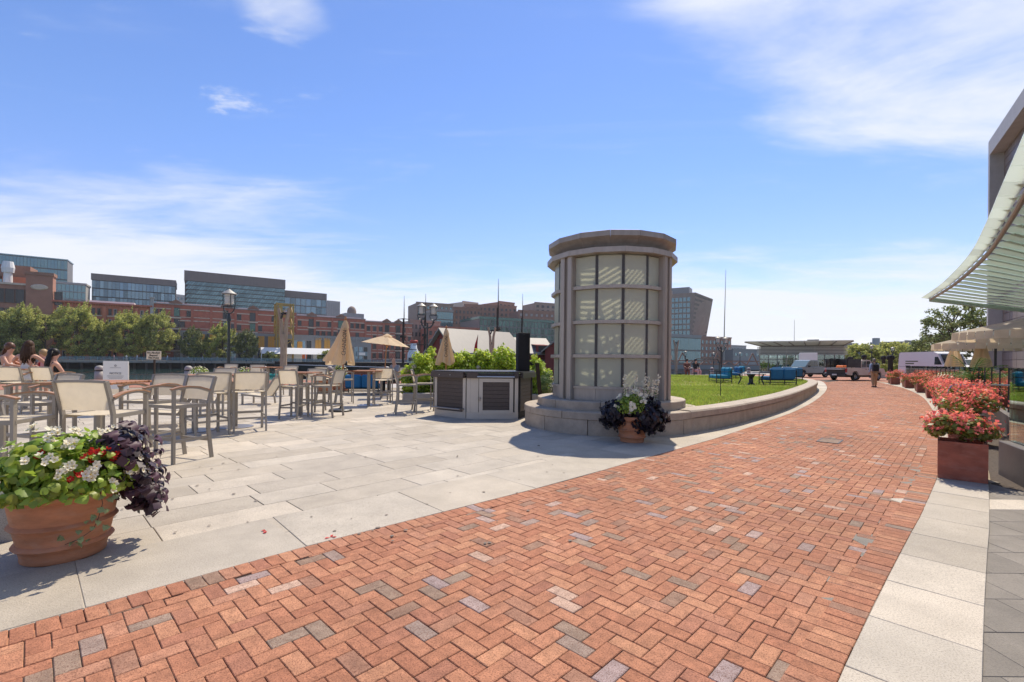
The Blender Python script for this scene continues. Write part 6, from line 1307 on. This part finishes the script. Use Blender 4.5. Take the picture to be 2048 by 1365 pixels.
red_ware(303, 470, 605, 'dark red brick warehouse with stone lintels left of the street lamp', 13, (3, 11)); red_ware(470, 592, 617, 'dark red brick warehouse with stone lintels around the yellow frame', 9, (2,)); red_ware(592, 730, 630, 'dark red brick warehouse with small gables behind the folded parasol', 12, (2, 7)); red_ware(730, 824, 642, 'dark red brick warehouse end above the open parasol', 8, (3, 5))
r, L_, h = seg(299, 306, -.6, 597, 'drain_stack', 'pale pipe stack on the joint between two warehouses', 'concrete_far', .5); MB().box(-.2, L_+.2, -.2, .7, h, h+.5).build('cap', 'concrete_far', r)
# grey museum extension
r, L_, h = seg(360, 742, -12, 661, 'museum_extension', 'grey metal museum front with yellow panels and tall glazing', 'metal_grey', 10); q = lambda px: L_*(px-360)/382*1.0
def qx(px): a = on_line(px, -12); return (Vector((a.x, a.y, 0))-Vector(r.location).xyz.to_2d().to_3d()).length
for a, b in ((392, 436), (515, 549), (630, 660)):
    x0, x1 = qx(a), qx(b); nseg = 5
    for k in range(nseg): MB().box(x0+(x1-x0)*k/nseg, x0+(x1-x0)*(k+.94)/nseg, -.2, 0, h*.48, h*.9).build('yellow_panel', 'panel_yellow' if k not in (2,) else 'metal_dark', r)
for a, b, z0_, z1_ in ((574, 624, .1, .8), (515, 549, .1, .42), (630, 660, .1, .42), (668, 736, .1, .62), (364, 384, .1, .95), (436, 510, .12, .5)):
    x0, x1 = qx(a), qx(b); nn_ = max(2, int((x1-x0)/1.8))
    for k in range(nn_): win(r, x0+(x1-x0)*k/nn_, h*z0_, (x1-x0)/nn_-.15, h*(z1_-z0_), 'window_pale', 'glass_sky' if (k % 3) else 'glass_dark')
for k, (px, mt) in enumerate(((594, 'panel_yellow'), (580, 'red_paint'), (603, 'orange'))): x0 = qx(px); MB().box(x0, x0+1.8, -.5, -.3, h*(.45 if k == 0 else .12), h*(.75 if k == 0 else .40)).build('banner', mt, r)
x0, x1 = qx(664), qx(738); ob('lettering', text_mesh("BOSTON CHILDREN'S MUSEUM", 2.0, 'concrete_far', ext=.08), r, ((x0+x1)/2, -.3, h*.88), rot=(PI/2, 0, 0)); x0, x1 = qx(712), qx(734); MB().box(x0, x1, -.6, -.25, h*.25, h*.42).build('entrance_sign', 'car_blue', r); MB().bbox(x0+1, x1-1, -.75, -.62, h*.28, h*.39, .02).build('entrance_sign_face', 'sign_white', r)
# yellow steel frame
b = on_line(567, -14); H = Z(610, 567, b.y); t = thing('steel_frame', 'yellow braced steel lift frame in front of the warehouses', 'steel frame', (b.x, b.y, .3), math.atan2(fd.y, fd.x)); w_ = 5.6
for sx in (-1, 1):
    for sy in (-1, 1): MB().bar((sx*w_/2, sy*w_/2, 0), (sx*w_/2, sy*w_/2, H), .55).build('column', 'crane_yellow', t)
for k in range(5):
    z = H*(.2+.2*k)-.3
    for a, c2 in (((-1, -1), (1, -1)), ((1, -1), (1, 1)), ((1, 1), (-1, 1)), ((-1, 1), (-1, -1))): MB().bar((a[0]*w_/2, a[1]*w_/2, z), (c2[0]*w_/2, c2[1]*w_/2, z), .42).build('beam', 'crane_yellow', t); MB().bar((a[0]*w_/2, a[1]*w_/2, z-H*.2), (c2[0]*w_/2, c2[1]*w_/2, z), .22).build('brace', 'crane_yellow', t)
MB().bar((-1.6, -w_/2-.3, 0), (-1.6, -w_/2-.3, H-.5), 1.2).build('lift_shaft', 'crane_yellow', t)
# marquee
a, b = on_line(521, -19), on_line(668, -19); d = b-a; t = thing('marquee', 'long white marquee tent on the far pier', 'marquee', (a.x, a.y, .3), math.atan2(d.y, d.x)); L_ = d.length; nb_ = 7
for k in range(nb_):
    x0, x1 = L_*k/nb_, L_*(k+1)/nb_; MB().add([(x0, -3, 2.9), (x1, -3, 2.9), (x1, 0, 5.2), (x0, 0, 5.2), (x0, 3, 2.9), (x1, 3, 2.9)], [(0, 1, 2, 3), (3, 2, 5, 4)]).build('roof_bay', 'tent_white', t); MB().bar((x0, -3, 0), (x0, -3, 2.9), .2).build('pole', 'roof_white', t)
    if k % 3 != 1: MB().box(x0+.2, x1-.2, 2.9, 3, 0, 2.9).build('side_wall', 'tent_white', t)
# pier deck, piles, rail
pier = thing('pier', 'dark timber pier with a blue rail across the water', 'pier', on_line(-60, -26)); pb_ = Vector(pier.location); pier.rotation_euler = (0, 0, math.atan2(fd.y, fd.x)); LP = (on_line(860, -26)-pb_).length
nD = 22
for k in range(nD): MB().box(LP*k/nD, LP*(k+1)/nD-.1, 0, 26, -.25, .4).build('deck_bay', 'pier_deck', pier)
MB().box(0, LP, 3.0, 3.4, -6, -.26).build('back_wall', 'pier_dark', pier)
pm_ = MB().tube([(0, 0, -6), (0, 0, -.26)], .32, 8).mesh('pile', 'timber_dark')
for k in range(44): ob('pile', pm_, pier, (LP*k/44+1, .5, 0))
rm = MB().box(-.05, .05, -.05, .05, .4, 1.5).mesh('rail_post', 'rail_blue')
for k in range(88): ob('rail_post', rm, pier, (LP*k/88, .2, 0))
for z in (.75, 1.12, 1.48): MB().box(0, LP, .16, .24, z, z+.07).build('rail', 'rail_blue', pier)
MB().add([(0, .2, .5), (LP, .2, .5), (LP, .2, 1.45), (0, .2, 1.45)], [(0, 1, 2, 3)]).build('rail_mesh', M('rail_mesh', (.16, .24, .27), .6, tr=.55), pier)
rr = random.Random(12)
for i, px in enumerate((228, 253, 274, 335, 405, 435, 470, 507)):
    b = on_line(px, -24.5); t = thing('person', ['tiny figure on the pier left of the warning sign, nearest the notice board', 'tiny figure on the pier between notice board and sign', 'tiny figure in white on the pier just left of the sign', 'tiny figure on the pier just right of the sign', 'tiny figure on the pier behind the second table', 'tiny figure on the pier left of the street lamp', 'tiny figure on the pier right of the street lamp', 'tiny figure on the pier before the marquee'][i], 'person', (b.x, b.y, .4), rr.uniform(0, 6))
    n = dict(pel=((0, 0, .95), (.14, .1)), ch=((0, 0, 1.35), (.17, .1)), nk=((0, 0, 1.52), .06), hd=((0, 0, 1.66), (.09, .1)), l1=((-.09, .1, .5), .07), l2=((-.1, .15, .05), .06), r1=((.09, -.05, .5), .07), r2=((.1, -.15, .05), .06), a1=((-.24, .05, 1.15), .045), a2=((-.22, .2, .95), .035), b1=((.24, 0, 1.15), .045), b2=((.24, .1, .92), .035))
    skin_mesh('body', n, [('pel', 'ch'), ('ch', 'nk'), ('nk', 'hd'), ('pel', 'l1'), ('l1', 'l2'), ('pel', 'r1'), ('r1', 'r2'), ('ch', 'a1'), ('a1', 'a2'), ('ch', 'b1'), ('b1', 'b2')], rr.choice(('cloth_white', 'cloth_grey', 'cloth_pink', 'cloth_blue')), t, 'pel', 1)
# ---------------------------------------------------------------- glass office blocks behind the warehouses
def glass_block(lab, a, b, Y0, Y1, py, zb, depth, cols, rows, gm, top, topm='metal_dark', wallm='metal_dark', mull='metal_dark', lean=0., skew=0., stuff=False):
    A, B = (Vector((X(a, Y0), Y0, 0)), Vector((X(b, Y1), Y1, 0))) if Y1 else (on_line(a, Y0), on_line(b, Y0)); z1 = Z(py, a, A.y); r, L_, h = bld('office_block', lab, A, B, depth, z1, wallm); hh = h-top-zb; cw, rh = L_/cols, hh/rows
    if stuff:
        m = MB()
        for j in range(rows):
            for i in range(cols):
                x0, z0_ = i*cw, zb+j*rh; s1 = skew*rh
                m.add([(min(max(x0+.10*cw+s1*0, 0), L_), -.12, z0_+.08*rh), (min(x0+.86*cw, L_), -.12, z0_+.08*rh), (min(x0+.86*cw+s1, L_), -.12, z0_+.9*rh), (min(x0+.10*cw+s1, L_), -.12, z0_+.9*rh)], [(0, 1, 2, 3)])
        o = m.build('glass_pane', gm, r); o['kind'] = 'stuff'
    else:
        me = MB().add([(.05*cw, -.12, .05*rh), (.95*cw, -.12, .05*rh), (.95*cw, -.12, .93*rh), (.05*cw, -.12, .93*rh)], [(0, 1, 2, 3)]).mesh('glass_pane', gm)
        for j in range(rows):
            for i in range(cols): ob('glass_pane', me, r, (i*cw, rnd.uniform(-.02, .02), zb+j*rh), rot=(rnd.uniform(-.015, .015), 0, rnd.uniform(-.015, .015)))
    for j in range(0 if stuff else rows+1): MB().box(0, L_, -.25, 0, zb+j*rh-.12, zb+j*rh+.12).build('floor_band', mull, r)
    MB().box(-.3, L_+.3, -.35, depth+.3, h-top, h+.02).build('roof_storey', topm, r); return r, L_, h
glass_block('teal glass office tower at the far left', -20, 133, 110, 0, 505, 20, 12, 22, 6, 'glass_teal', .5, 'glass_teal'); glass_block('grey stone and glass block right of the brick stair tower', 96, 170, 75, 0, 562, 20, 10, 9, 4, 'glass_teal', .8, 'concrete_far', 'concrete_far', 'concrete_far')
glass_block('dark framed glass office block with set-back top left of the larger one', 182, 349, 85, 0, 547, 18, 14, 22, 5, 'glass_sky', 3.0, wallm='mullion', mull='mullion'); glass_block('large office block with slanted glass lattice and dark roof storey', 368, 568, 90, 0, 541, 12, 16, 40, 13, 'glass_teal', 5.2, wallm='mullion', skew=.55, stuff=True)
r, L_, h = glass_block('low glass wing right of the large lattice block', 568, 651, 92, 0, 581, 10, 14, 8, 6, 'glass_sky', 3.8)
r, L_, h = bld('concrete_block', 'small concrete tower right of the glass wing', (X(652, 400), 400, 0), (X(679, 408), 408, 0), 20, Z(601, 652, 400), 'concrete_far')
for k in range(6): MB().box(L_*k/6+.3, L_*(k+1)/6-.3, -.2, 0, 5, h-2).build('panel', 'concrete_far', r)
r, L_, h = bld('domed_house', 'pale roof house with a small dome above the red warehouses', (X(690, 330), 330, 0), (X(727, 338), 338, 0), 20, Z(626, 690, 330), 'concrete_far'); MB().lathe([(3.2, h), (3.2, h+2), (2.6, h+4), (1.4, h+5.2), (.1, h+5.6)], 14, (L_*.45, 5)).build('dome', 'brick_grey', r, True)
r, L_, h = bld('distant_block', 'pale distant block between the dark and the large glass blocks', (X(345, 420), 420, 0), (X(372, 430), 430, 0), 20, Z(588, 350, 420), 'concrete_far'); 
for k in range(3):
    for j in range(4): win(r, j*L_/4+.5, h-5-k*4.5, L_/4-1, 2.6, 'window_pale', 'glass_sky')
# cluster in the middle distance
def block(lab, a, b, Y, py, mat, rows, cols, gm='glass_dark', fm='window_frame', nm='city_building', depth=25, dY=12, ww=.5, wh=.5, lift=0, hr=None):
    r, L_, h = bld(nm, lab, (X(a, Y), Y, 0), (X(b, Y+dY), Y+dY, 0), depth, Z(py, a, Y), mat); MB().box(-.3, L_+.3, -.3, 1, h, h+.8).build('parapet', mat, r); rh = (hr or 4.2)
    for k in range(rows):
        for j in range(cols): win(r, (j+.5-ww/2)*L_/cols, h-rh*(k+1)+.3, L_/cols*ww, rh*wh, fm, gm)
    return r, L_, h
block('grey block with a sloping roof behind the twin lantern lamp', 832, 905, 330, 606, 'brick_grey', 5, 8, 'glass_teal'); block('brown brick block right of the twin lantern', 893, 960, 350, 615, 'brick_brown', 4, 9); block('long brown brick block behind the tallest mast', 930, 1032, 380, 610, 'brick_brown', 5, 12); block('pale rooftop block above the brown brick row', 925, 955, 400, 604, 'stone_trim', 2, 4); block('reddish block right of the tallest mast', 997, 1028, 400, 604, 'brick_dull', 1, 4); block('brown brick block with pale windows left of the glass tower', 1036, 1128, 360, 622, 'brick_brown', 5, 9, 'window_pale', 'window_frame'); block('grey-brown block right of the smaller mast', 1069, 1120, 420, 606, 'brick_grey', 3, 5); block('dull brick block low behind the milk bottle', 820, 880, 250, 642, 'brick_grey', 3, 8)
glass_block('long green glass block behind the red sheds', 958, 1140, 270, 300, 633, 2, 30, 26, 6, 'glass_green', 1.5, 'glass_green', stuff=True); glass_block('blue-grey glass wing above the twin lantern', 872, 905, 300, 306, 618, 2, 20, 7, 6, 'glass_teal', 1.5, 'roof_metal'); block('low red brick house behind the shed roofs', 855, 958, 240, 655, 'brick_wall', 3, 10)
# leaning glass building right of the tower
Yl = 330; r, L_, h = bld('leaning_tower', 'office tower whose slanting side overhangs, right of the glass tower', (X(1318, Yl), Yl, 0), (X(1388, Yl-12), Yl-12, 0), 40, Z(590, 1340, Yl), None); ex = 6.5; z_m = h*.32
body = [(0, z_m), (L_-2, z_m), (L_+.5, h), (0, h)]; m = MB(); m.add([(x, 0, z) for x, z in body]+[(x+ex*(1+.35*(z > h*.5)), 18, z-(3 if z > h*.5 else 0)) for x, z in body], [(0, 1, 2, 3), (1, 5, 6, 2), (3, 2, 6, 7), (4, 0, 3, 7), (0, 4, 5, 1)]); m.build('tower_body', 'brick_grey', r)
for k in range(8):
    z0_ = z_m+1+k*(h-z_m-3)/8
    for j in range(9):
        if j*L_/9+L_/9 < L_-1: MB().box(j*L_/9+.3, (j+1)*L_/9-.3, -.2, 0, z0_, z0_+(h-z_m)/8*.66).build('glass_pane', 'glass_teal', r)
m = MB()
for k in range(11):
    for j in range(14):
        u0, u1 = j/14+.01, (j+.78)/14; v0, v1 = k/11+.015, (k+.7)/11; pt_ = lambda u, v: Vector((L_-2+2.5*v+u*ex*(1+.35*v)+.05, 18*u-.25, z_m+(h-z_m-3*u*v)*v)); m.add([pt_(u0, v0), pt_(u1, v0), pt_(u1, v1), pt_(u0, v1)], [(0, 1, 2, 3)])
o = m.build('glass_pane', 'glass_dark', r); o['kind'] = 'stuff'; MB().box(1, L_-4, 3, 14, h+.01, h+4.5).build('roof_plant', 'metal_grey', r); MB().box(2, L_-6, 4, 12, 0, z_m).build('core', 'metal_dark', r)
glass_block('low ribbed glass podium below the slanting tower', 1334, 1401, 250, 262, 668, 1, 30, 18, 2, 'glass_teal', 1.5, 'metal_grey'); block('low reddish brick block right of the podium', 1401, 1462, 300, 675, 'brick_dull', 4, 8, 'glass_teal', 'window_pale'); block('pale distant block left of the kiosk roof', 1459, 1492, 420, 692, 'concrete_far', 3, 5, 'glass_teal', 'window_pale'); block('wide low grey block behind the bridge', 1466, 1530, 300, 700, 'metal_grey', 1, 6, 'glass_teal', 'metal_grey'); block('pale corrugated block right of the kiosk', 1684, 1714, 180, 690, 'roof_metal', 1, 3, 'glass_sky', 'metal_grey', depth=8, dY=4)
r, L_, h = block('long low dark block behind the street trees', 1765, 1880, 330, 690, 'metal_dark', 2, 14, 'glass_dark', 'metal_dark'); MB().lathe([(2.6, 0), (2.2, Z(677, 1758, 330)), (1.8, Z(677, 1758, 330))], 14, (-1, 4)).build('chimney_stack', 'concrete_far', r); block('upper dark block on the long low one', 1812, 1850, 360, 683, 'metal_dark', 1, 5)
# bridge behind the lawn
bY = 125; b = thing('iron_bridge', 'low iron truss bridge with red railings beyond the lawn', 'bridge', (X(1330, bY), bY, 0)); LB = X(1540, bY)-X(1330, bY); MB().box(0, LB, 0, 6, -1.4, -.2).build('deck', 'metal_dark', b); MB().box(0, LB, -.3, 0, -.2, .9).build('parapet', 'metal_grey', b); MB().box(0, LB, -.32, -.05, .92, 1.1).build('top_rail', 'brick_dull', b); MB().box(0, LB, -.1, .1, 1.9, 2.2).build('upper_rail', 'brick_dull', b)
for k in range(9): x = LB*k/9; MB().bar((x, 0, 1.0), (x+LB/18, 0, 4.2 if k % 3 == 1 else 2.1), .25).build('truss_member', 'brick_dull', b); MB().bar((x+LB/18, 0, 4.2 if k % 3 == 1 else 2.1), (x+LB/9, 0, 1.0), .25).build('truss_member', 'brick_dull', b)
for k in range(6): MB().box(LB*k/6, LB*k/6+1.6, .5, 5, -6, -1.4).build('bridge_pier', 'granite_grey', b)
mt = thing('radio_mast', 'thin tall mast rising beyond the twin lantern at the lawn', 'mast', (X(1448, 200), 200, -2)); MB().tube([(0, 0, 0), (0, 0, 18), (.4, 0, Z(540, 1452, 200)+2)], [.35, .22, .08], 8).build('pole', 'alu', mt)
mt = thing('radio_mast', 'hair-thin mast above the kiosk roof', 'mast', (X(1588, 160), 160, 0)); MB().tube([(0, 0, 0), (0, 0, Z(640, 1590, 160))], [.12, .05], 6).build('pole', 'alu', mt)
# ---------------------------------------------------------------- red wharf sheds, ship masts, milk bottle, boats
def shed(lab, p, a, w, d, zw, zr, dorm=False):
    t = thing('wharf_shed', lab, 'shed', p, a); MB().add([(0, 0, -2.5), (0, d, -2.5), (0, d, zw), (0, d/2, zr), (0, 0, zw), (w, 0, -2.5), (w, d, -2.5), (w, d, zw), (w, d/2, zr), (w, 0, zw)], [(0, 1, 2, 3, 4), (9, 8, 7, 6, 5), (0, 4, 9, 5), (2, 1, 6, 7)]).build('wall', 'red_board', t)
    for s_ in (0, 1):
        y0, y1 = (-.6, d/2) if s_ == 0 else (d+.6, d/2); z0_ = zw-.6*(zr-zw)/(d/2); MB().add([(-.6, y0, z0_+.05), (w+.6, y0, z0_+.05), (w+.6, y1, zr+.05), (-.6, y1, zr+.05), (-.6, y0, z0_+.28), (w+.6, y0, z0_+.28), (w+.6, y1, zr+.28), (-.6, y1, zr+.28)], [(0, 1, 2, 3), (7, 6, 5, 4), (0, 4, 5, 1), (1, 5, 6, 2), (3, 7, 4, 0)]).build('roof_slope', 'roof_metal', t)
    MB().box(-.1, .0, d*.44, d*.56, zw+.2, zw+1.6).build('gable_window', 'glass_dark', t); 
    for k in range(5): win(t, w*(k+.3)/5, .6, 1.2, 1.1, 'window_pale', 'glass_dark')
    if dorm: MB().add([(w*.62, -.2, zw-.1), (w*.92, -.2, zw-.1), (w*.92, -.2, zw+1.2), (w*.62, -.2, zw+1.2), (w*.62, d*.4, zw+1.5), (w*.92, d*.4, zw+1.5)], [(0, 1, 2, 3), (3, 2, 5, 4)]).build('dormer', 'red_board', t); MB().box(w*.68, w*.9, -.26, -.21, zw+.1, zw+1.1).build('dormer_window', 'glass_dark', t)
    return t
shed('red boarded shed with a pale roof behind the hydrangeas', P(912, 705, 60), R(42), 11.5, 6.5, Z(707, 900, 62)+.3, Z(664, 900, 66), False).location.z = 0
shed('red boarded shed with a dormer behind the loudspeaker', P(1016, 705, 70), R(20), 7.2, 7, Z(707, 1010, 66)+.2, Z(676, 1010, 70), True).location.z = 0
shed('red boarded shed just left of the glass tower', P(1200, 705, 68), R(85), 9, 8, Z(705, 1090, 68)+.4, Z(662, 1112, 70)+.4).location.z = 0
def mast(lab, px, Y, py, yards, rig=True):
    H = Z(py, px, Y)+2.2; t = thing('ship_mast', lab, 'ship mast', (X(px, Y), Y, -2.2)); MB().tube([(0, 0, 0), (0, 0, H*.5), (0, 0, H*.72)], [.24, .2, .14], 8).build('lower_mast', 'timber_dark', t); MB().tube([(.12, 0, H*.62), (.1, 0, H)], [.12, .03], 8).build('topmast', 'timber_dark', t); MB().lathe([(.5, H*.5), (.6, H*.515), (.5, H*.53)], 10).build('top_platform', 'timber_dark', t)
    for zf, w_ in yards: MB().tube([(-w_, 0, H*zf), (0, 0, H*zf+.1), (w_, 0, H*zf)], [.05, .1, .05], 6).build('yard', 'timber_dark', t)
    if rig:
        m = MB()
        for s_ in (-1, 1):
            for k in range(4): m.tube([(s_*(2.2+.6*k), 1, 1.5), (0, 0, H*.52)], .022, 4)
            m.tube([(s_*5.5, 1, 1.5), (0, 0, H*.7)], .02, 4)
        o = m.build('rigging', 'timber_dark', t); o['kind'] = 'stuff'
mast('dark ship mast with a short yard left of the twin lantern', 806, 85, 592, ((.72, 1.1), (.36, 2.4))); mast('thin ship mast seen between the twin lanterns', 849, 88, 588, ((.4, 2.2),)); mast('tallest dark ship mast above the red sheds', 994, 80, 558, ((.42, 3.0), (.30, 3.4))); mast('smaller ship mast left of the glass tower', 1043, 92, 588, ((.45, 2.4),))
hull = thing('ship_hull', 'dark ship hull moored behind the seated bald man', 'ship', (X(700, 70), 70, -2.2), .12); MB().add([(-9, -2, 0), (9, -2, 0), (11, 0, 0), (9, 2, 0), (-9, 2, 0), (-10, -2.6, 2.8), (9, -2.7, 2.4), (13, 0, 3.0), (9, 2.7, 2.4), (-10, 2.6, 2.8)], [(0, 1, 6, 5), (1, 2, 7, 6), (2, 3, 8, 7), (3, 4, 9, 8), (4, 0, 5, 9), (5, 6, 7, 8, 9)]).build('hull', 'black_metal', hull); MB().box(-9.8, 9, -2.6, -2.5, 2.8, 3.2).build('bulwark', 'timber_dark', hull)
btl = thing('giant_bottle', 'white bottle-shaped kiosk with a red cap behind the open parasol', 'kiosk', (X(827, 150), 150, .3)); zt = Z(681, 827, 150)-.3; s_ = zt/9.0; MB().lathe([(.01, 0), (3.1*s_*.75, 0), (3.1*s_*.75, 3.2*s_), (2.6*s_*.75, 4.6*s_), (1.7*s_*.75, 6.0*s_), (1.5*s_*.75, 7.8*s_), (.01, 7.8*s_)], 24).build('bottle', 'milk_white', btl, True); MB().lathe([(1.6*s_*.75, 7.801*s_), (2.1*s_*.75, 8.4*s_), (1.9*s_*.75, 9*s_), (.01, 9*s_)], 24).build('cap', 'red_paint', btl, True); MB().box(-1.2, 1.2, -2.5*s_, -2.3*s_, .9*s_, 2.3*s_).build('hatch', 'glass_dark', btl)
by = thing('motor_boat', 'white motor boat behind the open parasol pole', 'boat', (X(772, 60), 60, -2.2), .3); MB().add([(-2.4, -1, 0), (1.8, -1, 0), (3.2, 0, .2), (1.8, 1, 0), (-2.4, 1, 0), (-2.6, -1.2, 1.1), (2, -1.2, 1.3), (4, 0, 1.5), (2, 1.2, 1.3), (-2.6, 1.2, 1.1)], [(0, 1, 6, 5), (1, 2, 7, 6), (2, 3, 8, 7), (3, 4, 9, 8), (4, 0, 5, 9), (5, 6, 7, 8, 9)]).build('hull', 'roof_white', by); MB().add([(-1.4, -.9, 1.1), (1.2, -.9, 1.2), (.5, -.8, 2.3), (-1.4, -.8, 2.3), (-1.4, .9, 1.1), (1.2, .9, 1.2), (.5, .8, 2.3), (-1.4, .8, 2.3)], [(0, 1, 2, 3), (7, 6, 5, 4), (1, 5, 6, 2), (3, 2, 6, 7), (4, 0, 3, 7)]).build('cabin', 'roof_white', by); MB().box(-1.2, .4, -.93, -.9, 1.5, 2.1).build('cabin_window', 'car_glass', by)
ky = thing('green_kayak', 'green kayak floating beyond the far chairs', 'kayak', (X(547, 95), 95, -2.2), .2); MB().tube([(-2.2, 0, .25), (-1.2, 0, .2), (0, 0, .2), (1.2, 0, .2), (2.2, 0, .25)], [.03, .3, .38, .3, .03], 10).build('hull', M('kayak_green', (.05, .35, .25), .4), ky, True); MB().lathe([(.22, .5), (.28, .6), (.22, .62)], 12, (0, 0)).build('cockpit', 'black_metal', ky)
gw = thing('gangway', 'sloping grey truss gangway down to the water', 'gangway', P(602, 737, 110), R(20)); LW = X(700, 110)-X(602, 110); rise = Z(719, 700, 110)-Z(737, 602, 110)
for y in (0, 1.6):
    MB().bar((0, y, 0), (LW, y, rise), .2).build('bottom_chord', 'metal_grey', gw); MB().bar((0, y, 1.3), (LW, y, rise+1.3), .18).build('top_chord', 'metal_grey', gw)
    for k in range(11): q = k/11; MB().bar((LW*q, y, rise*q), (LW*(q+.09), y, rise*q+1.3), .1).build('brace', 'metal_grey', gw)
MB().add([(0, 0, .1), (LW, 0, rise+.1), (LW, 1.6, rise+.1), (0, 1.6, .1), (0, 0, 0), (LW, 0, rise), (LW, 1.6, rise), (0, 1.6, 0)], [(0, 1, 2, 3), (7, 6, 5, 4), (0, 4, 5, 1), (2, 6, 7, 3)]).build('walkway', 'metal_grey', gw)
fl = thing('red_flag', 'small red flag hanging before the pale shed roof', 'flag', (X(951, 55), 55, 0)); MB().tube([(0, 0, 0), (.25, 0, Z(670, 954, 55))], .03, 6).build('staff', 'timber_dark', fl); z_ = Z(672, 954, 55); MB().add([(.22, 0, z_), (.2, 0, z_-1.7), (-.25, .1, z_-2.0), (-.1, .15, z_-1.0), (.22, .03, z_), (.2, .03, z_-1.7), (-.25, .13, z_-2.0), (-.1, .18, z_-1.0)], [(0, 1, 2, 3), (7, 6, 5, 4)]).build('cloth', 'flag_red', fl)
for i, (a, b, Y, py, lab) in enumerate(((1440, 1700, 900, 712, 'far low skyline strip behind the kiosk'), (1640, 2060, 700, 706, 'far tree-covered shore behind the street trees'))):
    pass
hl = tag(MB().prism([(X(1500, 700), 700), (X(2150, 700), 700), (X(2150, 760), 760), (X(1500, 760), 760)], -3, 11).build('hills', 'hill_green'), kind='structure')
# ---------------------------------------------------------------- thin harbour haze
hm_ = bpy.data.materials.new('haze'); hm_.use_nodes = True; hm_.node_tree.nodes.clear(); hv = hm_.node_tree.nodes.new('ShaderNodeVolumePrincipled'); hv.inputs['Color'].default_value = (.90, .93, .97, 1); hv.inputs['Density'].default_value = .00014; hv.inputs['Anisotropy'].default_value = .2
ho = hm_.node_tree.nodes.new('ShaderNodeOutputMaterial'); hm_.node_tree.links.new(hv.outputs[0], ho.inputs['Volume']); MAT['haze'] = hm_
tag(MB().box(-940, 940, -190, 1150, -10, 75).build('haze', 'haze'), 'thin pale harbour haze over the whole scene', 'haze', kind='stuff')
# ---------------------------------------------------------------- small things on the ground
mc = thing('drain_cover', 'small dark iron drain cover set in the brick walk', 'drain cover', G(1660, 882, .004), R(47)); MB().box(-.28, .28, -.17, -.15, -.004, .005).box(-.28, .28, .15, .17, -.004, .005).box(-.28, -.26, -.15, .15, -.004, .005).box(.26, .28, -.15, .15, -.004, .005).build('frame', 'black_metal', mc); MB().box(-.26, .26, -.15, .15, -.004, .002).build('plate', 'brick_part', mc)
pr_ = random.Random(6)
PS = [((533, 1063), 'on the granite left of the brick edge'), ((661, 1075), 'on the granite close to the brick edge'), ((735, 815), 'on the plaza before the open parasol'), ((915, 913), 'on the slabs in front of the bar'), ((1080, 892), 'on the slabs before the round base')]
for i, ((px, py), w_) in enumerate(PS):
    g = G(px, py, .008); m = MB()
    for k in range(3): a = pr_.uniform(0, 6); c, s_ = math.cos(a), math.sin(a); m.add([(0, 0, .001), (.03*c-.012*s_, .03*s_+.012*c, .006), (.05*c, .05*s_, .003), (.03*c+.012*s_, .03*s_-.012*c, .008)], [(0, 1, 2, 3)])
    t = thing('fallen_petals', ('fallen red petals ' if i < 2 else 'dry fallen leaf scrap ')+w_, 'petals' if i < 2 else 'leaf', g); o = m.build('petal', 'petal_red' if i < 2 else 'timber_dark', t)
